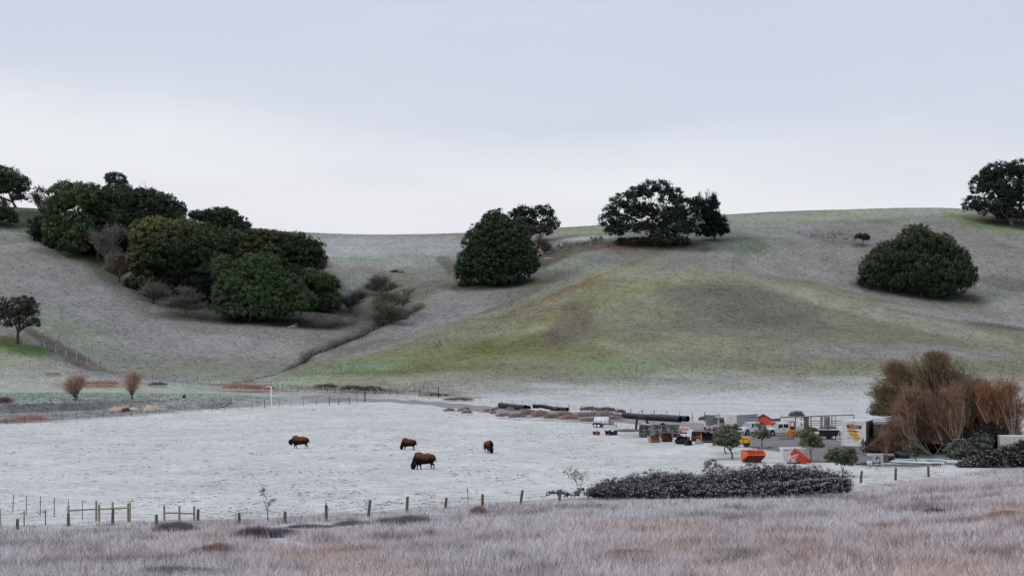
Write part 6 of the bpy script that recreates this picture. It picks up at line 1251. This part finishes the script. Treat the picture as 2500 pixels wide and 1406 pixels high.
# red shed
def shed():
    root = thing('red_shed', 'small red gabled shed with a frosted roof beyond the trucks', 'shed', gp(1876, 1037), -38); Wd, Ln, H0, H1 = 2.7, 2.7, 1.20, 1.80
    q = MB(); q.prism([(-Wd / 2, 0), (Wd / 2, 0), (Wd / 2, H0), (0, H1), (-Wd / 2, H0)], -Ln / 2, Ln / 2); q.build('wall', BARNR, root)
    for s in (-1, 1):
        a = [(0, H1 + .02), (s * (Wd / 2 + .25), H0 - .11), (s * (Wd / 2 + .25), H0 - .03), (0, H1 + .10)]; q = MB(); q.prism(a if s > 0 else a[::-1], -Ln / 2 - .25, Ln / 2 + .25); q.build('roof', ROOFW, root)
        q = MB(); q.hexa([(0, -Ln / 2 - .27, H1 - .04), (s * (Wd / 2 + .27), -Ln / 2 - .27, H0 - .17), (s * (Wd / 2 + .27), -Ln / 2 - .255, H0 - .17), (0, -Ln / 2 - .255, H1 - .04)], [(0, -Ln / 2 - .27, H1 + .09), (s * (Wd / 2 + .27), -Ln / 2 - .27, H0 - .04), (s * (Wd / 2 + .27), -Ln / 2 - .255, H0 - .04), (0, -Ln / 2 - .255, H1 + .09)]); q.build('barge_board', BLACKM, root)
    MB().box(.05, -Ln / 2 - .02, 1.62, .42, .04, .16).build('vent', BLACKM, root)
    for i in range(4): MB().box(Wd / 2 + .02, -Ln / 2 + .5 + i * .75, .9, .03, .55, .7).build('side_panel', mat('shed_side', (.12, .10, .10), .85, var=.3), root)
s_ = shed()
# long timber rack with hanging sheets
def rack():
    x0, y0, z0 = gp(1905, 1046); root = thing('timber_rack', 'long horizontal beam on posts with dark sheets hanging from it', 'rack', (x0, y0, z0)); k = y0 / F
    P_ = lambda u, v, dy=0: ((u - 1905) * k, dy, EYE + (HV - v) / F * y0 - z0)
    q = MB(); q.tube([P_(1905, 1018.5), P_(1960, 1017), P_(2030, 1014), P_(2086, 1012.5)], .10, 6); q.build('beam', WOOD, root)
    for u in (1942, 1956, 1974.5, 1980, 2004, 2016, 2031, 2039.5, 2084): q = MB(); q.tube([P_(u, 1047), P_(u, 1016)], .08, 6); q.build('post', WOODL if u in (1974.5, 2039.5) else WOOD, root)
    for u0, u1, m in ((1961, 1973, TARP), (2003, 2009, TARPL), (2011, 2020, TARPL), (2018, 2026, TARP)):
        q = MB(); a = P_(u0, 1044, -.12); b = P_(u1, 1044, -.05); c = P_(u1, 1017, -.1); d = P_(u0, 1017, -.05); q.hexa([a, b, c, d], [Vector(p) + Vector((0, .06, 0)) for p in (a, b, c, d)]); q.build('hanging_sheet', m, root)
    for v, m in ((1028, WOOD), (1033, WOODL), (1038, WOOD)):
        for u0, u1 in ((1910, 1938), (1978, 2003), (2028, 2056)): q = MB(); q.tube([P_(u0, v, .3), P_(u1, v - .6, .3)], .06, 5); q.build('low_rail', m, root)
rack()
# orange forklift and blade
def forklift():
    root = thing('forklift', 'orange forklift with tall twin masts in the yard', 'forklift', gp(1936, 1067), 0)
    for xx in (-.55, .35): MB().box(xx, -.5, 1.35, .14, .14, 2.3).build('mast', ORANGE, root)
    MB().box(-.1, -.5, 2.42, 1.05, .12, .12).build('mast_top', ORANGE, root); MB().box(-.1, -.5, .95, 1.0, .10, .14).build('carriage', ORANGE, root)
    q = MB(); q.prism([(-1.0, .25), (.5, .25), (.55, .9), (.2, 1.05), (-.5, 1.25), (-1.0, .8)], -.3, 1.4); q.build('body', ORANGE, root, bevel=.05)
    q = MB(); q.tube([(-.35, .5, 1.2), (-.35, .6, 2.3), (.35, .6, 2.3), (.35, .5, 1.1)], .05, 6); q.tube([(-.35, 1.2, 1.1), (-.35, 1.1, 2.3), (.35, 1.1, 2.3), (.35, 1.2, 1.1)], .05, 6); q.build('overhead_guard', BLACKM, root)
    MB().box(0, .8, 1.35, .5, .5, .5).build('seat', BLACKM, root)
    for xx in (-.75, .45):
        q = MB(); q.tube([(xx - .14, -.2, .33), (xx + .14, -.2, .33)], .33, 16); q.build('wheel', TYRE, root, smooth=True)
        MB().box(xx * .5, -.72, .75, .14, .5, .10).build('fork_bracket', ORANGE, root)
forklift()
bl = thing('blade', 'rusty steel dozer blade lying on the asphalt before the forklift', 'blade', gp(1919, 1072.5), 3)
q = MB(); q.prism([(-1.1, 0), (1.05, 0), (1.05, .74), (-1.1, .74)], -.05, .05); q.build('plate', RUSTP, bl); MB().box(0, .05, .78, 2.3, .35, .08).build('top_flange', mat('frosted_flange', (.33, .24, .22), .8, frost=.8), bl); MB().box(1.12, .2, .4, .12, .5, .8).build('end_plate', RUSTM, bl); MB().box(0, -.08, .06, 2.15, .06, .12).build('cutting_edge', RUSTM, bl)
# yellow road roller mostly behind the olive tree
def roller():
    root = thing('road_roller', 'yellow compact roller machine behind the round olive tree', 'roller', gp(1812, 1091), -12)
    q = MB(); q.prism([(-1.3, .75), (1.05, .7), (1.12, 1.15), (.9, 1.32), (.2, 1.5), (-.2, 1.75), (-1.2, 1.75), (-1.3, 1.2)], -.55, .55); q.build('hood', YELLOW, root, bevel=.06)
    MB().box(0, -.56, 1.17, 1.9, .03, .05).build('panel_gap', BLACKM, root); MB().box(.25, -.57, 1.0, .05, .03, .5).build('panel_gap', BLACKM, root)
    for xx in (-.9, .62): q = MB(); q.tube([(xx, -.5, .45), (xx, .5, .45)], .45, 22); q.build('drum', BLACKM, root, smooth=True)
    MB().box(.6, -.55, .72, .6, .12, .22).build('drum_yoke', YELLOW, root); q = MB(); q.box(-.6, 0, 1.95, .5, .6, .35); q.build('seat', BLACKM, root)
roller()
# brush pile and dump trailer
tuft_bush('brush_pile', 'heap of brown cut brush left of the black dump trailer', 'brush pile', (1972, 1062), [(1970, 1050, 22, 9), (1962, 1044, 14, 8), (1984, 1052, 14, 9), (1978, 1060, 18, 6)], (.22, .14, .08), n=2600, h=.4, wd=.03, col2=(.10, .08, .06), fan=1.2)
def dumptrailer():
    root = thing('dump_trailer', 'black dump trailer with a white toolbox on its front', 'trailer', gp(2023, 1072), -8)
    for s in (-1, 1): MB().box(.1, s * .9, .92, 3.0, .06, .85).build('side_wall', BLACKM, root)
    MB().box(1.6, 0, .92, .06, 1.8, .85).build('tailgate', BLACKM, root); MB().box(-1.4, 0, .92, .06, 1.8, .85).build('front_wall', BLACKM, root); MB().box(.1, 0, .52, 3.0, 1.75, .1).build('floor', BLACKM, root)
    for i in range(6): MB().box(-1.3 + i * .56, -.955, .92, .07, .05, .85).build('rib', BLACKM, root)
    wheel(root, (.75, -.95, .36), .36, .22, WHITEP, .62); wheel(root, (.0, -.95, .36), .36, .22, BLACKM, .5)
    MB().box(-1.75, -.55, .85, .85, .6, .55).build('toolbox', WHITEP, root, bevel=.03); q = MB(); q.tube([(-1.4, -.5, .5), (-2.6, 0, .45), (-1.4, .5, .5)], .05, 6); q.build('drawbar', BLACKM, root)
dumptrailer()
tuft_bush('brush_load', 'frosted brush heaped on the black dump trailer', 'brush', (2020, 1066), [(2025, 1046, 18, 5), (2012, 1047, 14, 4)], (.22, .21, .18), n=900, h=.45, wd=.03, col2=(.38, .37, .35), fan=.8)
# box truck body with the painted sign
def text(parent, s, x, y, z, size, m, name='lettering', sx=1.0, rz=0):
    c = bpy.data.curves.new(name, 'FONT'); c.body = s; c.size = size; c.align_x = 'CENTER'; c.align_y = 'CENTER'; c.extrude = .004
    tmp = bpy.data.objects.new('tmp', c); COL.objects.link(tmp); bpy.context.view_layer.update()
    me = bpy.data.meshes.new_from_object(tmp.evaluated_get(bpy.context.evaluated_depsgraph_get())); bpy.data.objects.remove(tmp)
    me.materials.clear(); me.materials.append(m); o = link(name, me, parent, (x, y, z)); o.rotation_euler = (R(90), 0, 0); o.scale = (sx, 1, 1); return o
def boxtruck():
    x, y, z = gp(2085, 1091); k = y / F; root = thing('box_truck_body', 'white box truck body with a painted farm sign on its end', 'truck body', (x, y, z), -20)
    W_, D_, B_, T_ = 58 * k, 6.5, .28, 61.5 * k
    MB().box(0, D_ / 2, (B_ + T_) / 2, W_, D_, T_ - B_).build('side_walls', HAY, root)
    fr = MB(); fr.box(0, -.03, (B_ + T_) / 2, W_ - .04, .06, T_ - B_ - .02); door = fr.build('rear_door', mat('dirty_white_door', (.76, .76, .79), .6, var=.08, rust=.15, stain=(.5, .46, .47)), root)
    for i in range(7): MB().box(0, -.062, B_ + .4 + i * (T_ - B_ - .5) / 7, W_ - .25, .006, .02).build('door_seam', mat('faint_seam', (.42, .42, .46), .7), door)
    for s in (-1, 1): MB().box(s * (W_ / 2 - .06), -.08, (B_ + T_) / 2, .14, .05, T_ - B_).build('corner_post', WHITEP, root)
    MB().box(0, -.09, T_ - .08, W_, .06, .2).build('header', WHITEP, root); MB().box(0, -.10, .2, W_, .16, .16).build('sill', WHITEP, root)
    for dx in (-.16, 0, .16): MB().box(dx - .05, -.13, T_ - .05, .09, .03, .07).build('marker_light', BLACKM, root)
    MB().box(0, D_ / 2, T_ + .05, W_ + .04, D_ + .05, .08).build('roof', ROOFW, root)
    # sign: everything flat, 2-6 mm proud of the door
    pz = lambda v: EYE + (HV - v) / F * y - z; px_ = lambda u: (u - 2084) * k
    def flat(poly, m, off, nm): q = MB(); q.prism([(px_(a), pz(b)) for a, b in poly], -.066 - off, -.064); return q.build(nm, m, root)
    flat([(2069, 1033), (2084, 1034), (2084, 1046), (2091, 1054), (2098, 1066), (2100, 1071), (2096, 1073), (2096, 1076), (2083, 1076), (2083, 1070), (2075, 1064), (2070, 1052), (2069.5, 1046)], SIGNY, .002, 'yellow_state_shape')
    flat([(2065, 1036), (2104, 1038), (2101, 1046.5), (2067.5, 1045.5)], SIGNR, .006, 'red_banner')
    flat([(2067, 1039), (2102.5, 1040.5), (2100.8, 1046.2), (2068, 1045.2)], SIGNK, .010, 'black_banner')
    text(root, 'DeSilva', px_(2084), -.085, pz(1042.4), .40, SIGNW, 'lettering', 1.15)
    flat([(2068, 1050), (2084, 1050.5), (2084, 1053.8), (2068, 1053)], SIGNB, .006, 'brown_band'); text(root, 'GRAVEL', px_(2076), -.08, pz(1052), .19, SIGNY, 'lettering', 1.0)
    flat([(2085.5, 1050.7), (2091, 1051), (2092, 1054.5), (2085.5, 1054)], SIGNB, .006, 'brown_band'); text(root, 'BLOCK', px_(2092), -.08, pz(1053), .21, mat('sign_grey', (.12, .12, .13), .7), 'lettering', 1.2)
    text(root, 'DRY', px_(2077), -.08, pz(1060.5), .23, SIGNB, 'lettering', 1.1); text(root, 'MEAL', px_(2087.5), -.08, pz(1061), .23, SIGNB, 'lettering', 1.1)
    text(root, 'Source', px_(2074.5), -.08, pz(1068.2), .23, mat('sign_darkred', (.18, .03, .03), .7), 'lettering', 1.1); text(root, 'Of Rock', px_(2092), -.08, pz(1069.2), .25, SIGNB, 'lettering', 1.1)
    # ladder rail at the left
    q = MB(); q.tube([(-W_ / 2 - .1, -.1, .3), (-W_ / 2 - .1, -.1, T_ - .8), (-W_ / 2 - .5, -.1, T_ - 1.7), (-W_ / 2 - .55, -.1, .9)], .04, 6); q.build('ladder_rail', WHITEP, root)
    for zz in (.95, 1.45): q = MB(); q.tube([(-W_ / 2 - .72, -.1, zz), (-W_ / 2 - .08, -.1, zz)], .05, 6); q.build('step', WHITEP, root)
    q = MB(); q.tube([(-W_ / 2 - .72, -.1, .93), (-W_ / 2 - .72, -.1, 1.47)], .05, 6); q.build('step', WHITEP, root)
    for s in (-1, 1): q = MB(); q.tube([(s * W_ * .3 - .15, 1.4, .42), (s * W_ * .3 + .15, 1.4, .42)], .42, 14); q.build('wheel', TYRE, root)
boxtruck()
def boxtruck2():
    x, y, z = gp(2150, 1092); root = thing('box_container', 'weathered container overgrown by branches right of the white box truck body', 'container', (x + .5, y + 1.6, z), -12)
    MB().box(0, 3, 1.85, 2.6, 6.5, 3.2).build('body', VINE, root); q = MB(); q.prism([(-1.4, 3.45), (1.4, 3.45), (1.3, 3.60), (-1.3, 3.60)], -.35, 6.4); q.build('roof', ROOFW, root)
    for s in (-1, 1): MB().box(s * 1.25, -.3, 1.85, .12, .12, 3.2).build('corner_post', BLACKM, root)
    MB().box(0, -.3, 3.3, 2.4, .1, .25).build('header', mat('grey_header', (.35, .34, .36), .8, frost=.5), root); q = MB(); q.prism([(-1.3, 3.75), (1.2, 4.05), (1.2, 4.1), (-1.3, 3.8)], 2.5, 4.5); q.build('roof_sheet', ROOFW, root)
    for dx in (-.4, .4): MB().box(dx, -.28, 1.7, .06, .06, 2.9).build('door_bar', BLACKM, root)
boxtruck2()
# cream container on the right edge
def container():
    x, y, z = gp(2478, 1112); root = thing('shipping_container', 'cream shipping container at the right edge behind the brambles', 'container', (x, y, z), -4); k = y / F; W_ = 4.5
    q = MB(); pts = []; n = 18
    MB().box(.4, 1.2, 1.35, W_, 2.4, 2.5).build('body', CREAM, root)
    for i in range(n): MB().box(-W_ / 2 + .42 + i * W_ / n + .06, -.02, 1.35, W_ / n * .5, .05, 2.25).build('corrugation', CREAM, root)
    for s in (-1, 1): MB().box(.4 + s * W_ / 2, -.01, 1.35, .14, .1, 2.6).build('corner_post', CREAM, root)
    MB().box(.4, -.01, 2.62, W_, .1, .12).build('top_rail', WHITEP, root)
    for dx in (-1.2, -.7, -.1): q = MB(); q.tube([(dx, -.08, .3), (dx, -.08, 2.4)], .025, 5); q.build('lock_rod', GREYM, root)
container()
# ---- skips
def skip(label, u, vb, rz, sc, body, side, inside, tilt=(0, 0)):
    """open tipping skip: sloped front, tall ends"""
    root = thing('skip', label, 'skip', gp(u, vb), rz, None, sc); root.rotation_euler = (R(tilt[0]), R(tilt[1]), R(rz)); L_ = 3.0
    prof = [(-.65, .15), (.35, .15), (.75, 1.35), (-1.0, 1.45), (-1.35, 1.05)]         # across: y, z
    t_ = .04
    def wall(a, b, m, nm, l0=-L_ / 2, l1=L_ / 2):
        (y0, z0), (y1, z1) = a, b; d = Vector((0, y1 - y0, z1 - z0)).normalized(); nn = Vector((0, d.z, -d.y)) * t_
        q = MB(); A = [Vector((l0, y0, z0)), Vector((l1, y0, z0)), Vector((l1, y1, z1)), Vector((l0, y1, z1))]; q.hexa(A, [p + nn for p in A]); return q.build(nm, m, root)
    wall(prof[0], prof[1], inside, 'floor'); wall(prof[1], prof[2], body, 'back_wall'); wall(prof[4], prof[0], side, 'front_slope')
    for s, o in ((-1, 0), (1, .02)):
        q = MB(); vs = [(s * L_ / 2 - .03, a, b) for a, b in prof] + [(s * L_ / 2 + .03, a, b) for a, b in prof]; n = len(prof)
        q.add(vs, [tuple(range(n)), tuple(range(n, 2 * n))[::-1]] + [(i, (i + 1) % n, (i + 1) % n + n, i + n) for i in range(n)]); q.build('end_wall', body, root)
    q = MB(); q.box(0, -1.37, 1.06, L_ + .1, .1, .1); q.build('lip', body, root); q = MB(); q.box(0, .76, 1.38, L_ + .1, .1, .1); q.build('lip', body, root)
    for dx in (-.75, .55): q = MB(); q.box(dx, 0, .07, .16, 1.3, .14); q.build('skid', RUSTP, root)
    for dx in (-.9, 0, .9): q = MB(); q.prism([(dx - .04, .3), (dx + .04, .3), (dx + .04, .75), (dx - .04, .75)], .6, .66); q.build('rib', body, root)
    return root
def redskip():
    x, y, z = gp(1838, 1129); k = y / F; root = thing('skip', 'red open tipping skip with its end wall painted sunlit orange on the frosted grass', 'skip', (x, y, z), -6)
    # side-on: x runs along; front slope faces the viewer and leans out
    A = {'bl': (-1.35, -.5, .18), 'br': (.95, -.5, .18), 'bbl': (-1.35, .75, .18), 'bbr': (.95, .75, .18), 'tl': (-.62, -1.15, 1.02), 'tr': (1.62, -1.1, 1.05), 'ttl': (-1.5, .95, 1.48), 'ttr': (1.2, .95, 1.50)}
    g = lambda *n: [Vector(A[i]) for i in n]
    def slab(ps, m, nm, t=.05):
        nn = (ps[1] - ps[0]).cross(ps[-1] - ps[0]).normalized() * t; q = MB(); n = len(ps); q.add([p for p in ps] + [p + nn for p in ps], [tuple(range(n))[::-1], tuple(range(n, 2 * n))] + [(i, (i + 1) % n, (i + 1) % n + n, i + n) for i in range(n)]); return q.build(nm, m, root)
    slab(g('bl', 'br', 'tr', 'tl'), REDSHADE, 'front_slope'); slab(g('bbl', 'bbr', 'ttr', 'ttl'), REDM, 'back_wall')
    slab([Vector(A['bl']), Vector(A['tl']), Vector((-.66, -1.1, 1.42)), Vector((-1.52, -.95, 1.46)), Vector((-1.5, -.9, .5))], REDLIT, 'front_flange', .05)
    slab([Vector(A['tl']), Vector((-.66, -1.1, 1.42)), Vector(A['ttl']), Vector(A['bbl']), Vector(A['bl'])], REDM, 'end_wall', .05)
    slab([Vector(A['br']), Vector(A['bbr']), Vector(A['ttr']), Vector((1.5, -.2, 1.42)), Vector(A['tr'])], REDM, 'end_wall', .05)
    slab(g('bl', 'br', 'bbr', 'bbl'), REDSHADE, 'floor'); 
    q = MB(); q.tube([A['tl'], A['tr']], .06, 6); q.tube([A['ttl'], A['ttr']], .05, 6); q.tube([A['tr'], (1.5, -.2, 1.42), A['ttr']], .05, 6); q.build('rim', REDLIT, root)
    q = MB(); q.box(.35, .6, 1.1, .12, .06, .75); q.build('stay', REDLIT, root); q = MB(); q.tube([(-.5, -.4, .55), (-.35, .0, .95)], .07, 6); q.build('loose_bar', RUSTP, root)
    for dx in (-.55, -.2, .6): q = MB(); q.prism([(dx - .1, 0), (dx + .1, 0), (dx, .35)], -.5, -.4); q.build('foot', RUSTP, root)
    q = MB(); q.box(.1, .1, .06, 2.0, 1.0, .1); q.build('skid', RUSTM, root); q = MB(); q.box(.95, -.1, .12, .9, .5, .06, 0, 4, 12); q.build('plank', WOODG, root)
    root.scale = (1.0, 1.0, 1.0)
redskip()
def whitebin():
    x, y, z = gp(1927, 1126); root = thing('white_skip', 'scratched white tapered skip standing upright behind the tilted red one', 'skip', (x, y + .9, z), 4)
    q = MB(); q.hexa([(-.75, -.7, 0), (.95, -.7, 0), (.95, .8, 0), (-.75, .8, 0)], [(-.95, -.8, 1.66), (2.05, -.8, 1.66), (2.05, .9, 1.66), (-.95, .9, 1.66)]); q.build('tub', mat('scratched_white', (.68, .68, .70), .6, var=.1, scale=3, rust=.35, stain=(.45, .22, .17), frost=.4), root, bevel=.02)
    q = MB(); q.box(.55, -.84, 1.62, 3.1, .08, .14); q.box(.55, .92, 1.62, 3.1, .08, .14); q.box(-.98, .04, 1.62, .08, 1.8, .14); q.build('rim', WHITEP, root)
    q = MB(); q.box(.4, 0, -.02, 1.3, 1.2, .1); q.build('skid', RUSTM, root)
whitebin()
def tiltskip():
    x, y, z = gp(1946, 1131); root = thing('skip', 'red skip tipped on its corner against the white one', 'skip', (x, y, z), 0)
    # rectangular tub tipped about 38 degrees
    t = MB(); M = Matrix.Translation((.25, -.1, .78)) @ Euler((R(-12), R(37), R(-8))).to_matrix().to_4x4()
    def bx(cx, cy, cz, sx, sy, sz, m, nm):
        q = MB(); q.box(cx, cy, cz, sx, sy, sz); q.v = [tuple(M @ Vector(p)) for p in q.v]; return q.build(nm, m, root)
    bx(0, 0, -.5, 2.3, 1.2, .06, REDM, 'floor'); bx(0, -.6, 0, 2.3, .06, 1.0, REDM, 'side_wall'); bx(0, .6, 0, 2.3, .06, 1.0, REDM, 'side_wall'); bx(1.15, 0, 0, .06, 1.2, 1.0, REDM, 'end_wall'); bx(-1.15, 0, 0, .06, 1.2, 1.0, REDW, 'end_wall')
    bx(0, -.65, .12, 2.35, .05, .07, REDSHADE, 'rib'); bx(0, -.65, -.3, 2.35, .05, .05, REDSHADE, 'rib'); bx(0, -.62, .5, 2.4, .12, .08, REDM, 'rim')
    for i in range(4): bx(-.8 + i * .55, -.64, 0, .05, .04, .9, REDM, 'rib')
    q = MB(); q.hexa([(-1.35, -.9, .62), (-.25, -.9, .58), (.15, -.75, 1.2), (-1.0, -.5, 1.22)], [(-1.35, -.86, .66), (-.25, -.86, .64), (.15, -.71, 1.26), (-1.0, -.46, 1.27)]); q.build('frosted_slope', REDW, root)
    q = MB(); q.box(-.2, 0, .1, 2.2, .9, .12); q.box(-.9, -.2, .3, .12, .1, .5, 0, 15); q.build('base_frame', RUSTM, root)
tiltskip()
def bench(label, u, vb, rz, L_=.7, H_=.28, m=BLACKM):
    root = thing('bench', label, 'bench', gp(u, vb), rz); MB().box(0, 0, H_, L_, .3, .06).build('seat', m, root)
    for s in (-1, 1): MB().box(s * L_ * .36, 0, H_ / 2, .08, .26, H_).build('leg', m, root)
bench('tiny dark bench on the grass right of the forked olive tree', 1880, 1096, 0)
for i, (u, v, rz, L_) in enumerate(((1848, 1094, 8, 1.3), (1866, 1094.5, -6, 1.4), (1858, 1097, 3, 1.0))):
    q = MB(); q.tube([(-L_ / 2, 0, .1), (0, .05, .13), (L_ / 2, 0, .1)], [.09, .11, .07], 7); o = tag(q.build('log', WOOD, loc=gp(u, v)), ['dark log left of the forked olive trunk', 'dark log right of the forked olive trunk', 'dark log in front of the forked olive trunk'][i], 'log'); o.rotation_euler = (0, 0, R(rz))
q = MB(); q.tube([(-1.9, 0, .08), (1.8, .3, .12)], [.08, .1], 7); tag(q.build('log', WOOD, loc=gp(1995, 1129)), 'long dark pole on the ground right of the tilted red skip', 'log')
# ---- right-hand clutter
def utilbox():
    root = thing('concrete_vault', 'pale grey utility vault box with a dark opening by the black pipes', 'box', gp(2144, 1129), -14)
    MB().box(0, .3, .55, 1.35, 1.2, 1.1).build('body', mat('pale_concrete', (.36, .37, .42), .85, var=.12, frost=.3), root, bevel=.02); MB().box(.95, .4, .5, .55, 1.2, .95).build('dark_side', mat('dark_concrete', (.09, .09, .10), .85), root)
    MB().box(-.05, -.31, .5, .42, .03, .5).build('opening', BLACKIN, root); MB().box(-.02, -.33, .42, .22, .03, .34).build('pale_insert', mat('pale_concrete'), root)
utilbox()
def picnic():
    root = thing('picnic_table', 'small dark picnic table with frosted top before the grey vault box', 'table', gp(2140, 1136.5), 0)
    for i in range(3): MB().box(0, -.22 + i * .22, .58, .95, .2, .05).build('plank', mat('frosted_plank', (.30, .30, .32), .8, frost=1), root)
    for s in (-1, 1):
        q = MB(); q.tube([(s * .4 - .15, -.35, 0), (s * .4 + .1, 0, .55)], .05, 5); q.tube([(s * .4 + .15, .35, 0), (s * .4 - .1, 0, .55)], .05, 5); q.tube([(s * .4, -.45, .3), (s * .4, .45, .3)], .05, 5); q.build('leg', BLACKM, root)
        MB().box(0, s * .5, .32, .9, .18, .05).build('bench', BLACKM, root)
picnic()
pipe_between('black_pipe', 'short black culvert pipe touching the grey vault box', (2160, 1122), (2182, 1121), .34, BLACKPL, (1126, 1125.5))
pipe_between('black_pipe', 'grey-topped black culvert pipe on top right of the short one', (2193, 1116), (2220, 1116), .44, BLACKPL, (1123, 1123))
pipe_between('black_pipe', 'black culvert pipe set behind the grey-topped one', (2185, 1112), (2212, 1112), .44, BLACKPL, (1119, 1119))
TP = [((2178, 1124), (2262, 1127), TEAL, 'teal pipe at the front left of the bundle'), ((2183, 1121), (2300, 1122.5), TEAL, 'teal pipe at the back of the bundle'), ((2172, 1126.5), (2300, 1129.5), PIPEW, 'long white pipe at the front of the teal bundle'), ((2236, 1125), (2318, 1119.5), TEAL, 'teal pipe rising to the right end of the bundle'), ((2260, 1122), (2330, 1124.5), TEAL, 'teal pipe in the middle of the bundle at right'), ((2215, 1128), (2306, 1131), PIPEW, 'white pipe lying lowest in the teal bundle'), ((2300, 1125), (2352, 1125.5), PIPEW, 'white pipe at the far right end of the bundle'), ((2312, 1128), (2348, 1128.5), PIPEW, 'short white pipe at the lower right of the bundle')]
for a, b, m, l in TP: pipe_between('plastic_pipe', l, a, b, .105, m, (a[1] + 2.5, b[1] + 2.5), 'teal and white pipes in a bundle', n=12)
for i in range(20):
    u = rn.uniform(2110, 2270); v = rn.uniform(1133, 1140) ; L_ = rn.uniform(1.2, 3.6); q = MB(); q.box(0, 0, .05 + .03 * (i % 4), L_, .16, .05)
    o = tag(q.build('plank', WOODG if i in (4, 9) else (WOOD if i % 3 else mat('grey_plank', (.22, .20, .22), .9, frost=.7)), loc=gp(u, v)), 'weathered plank in the scattered heap around the leaning sapling', 'plank', 'planks scattered before the teal pipes'); o.rotation_euler = (R(rn.uniform(-3, 3)), R(rn.uniform(-3, 5)), R(rn.uniform(-30, 40)))
q = MB(); q.box(0, 0, .12, 1.3, .5, .2); q.blob((.3, 0, .25), (.35, .3, .2), 5); tag(q.build('rusty_scrap', RUSTM, loc=gp(2103, 1135)), 'low heap of rusty scrap left of the picnic table', 'scrap')
cr_ = thing('rusty_crate', 'small rusty slatted crate right of the plank heap', 'crate', gp(2286, 1138), 5)
for i in range(5): MB().box(-.5 + i * .25, 0, .2, .05, .3, .36).build('slat', RUSTM, cr_)
MB().box(0, 0, .38, 1.1, .3, .04).build('rail', RUSTM, cr_)
q = MB(); q.blob((0, 0, .1), (.9, .6, .3), 4); q.blob((1.2, .2, .1), (.8, .5, .25), 9); q.blob((-1.1, .1, .05), (.9, .5, .2), 19); tag(q.build('gravel_heap', mat('dark_gravel', (.14, .14, .155), .95, var=.4, scale=6, bump=.05), loc=gp(1532, 1053), smooth=True), 'low heap of dark gravel left of the dumpster', 'gravel heap')
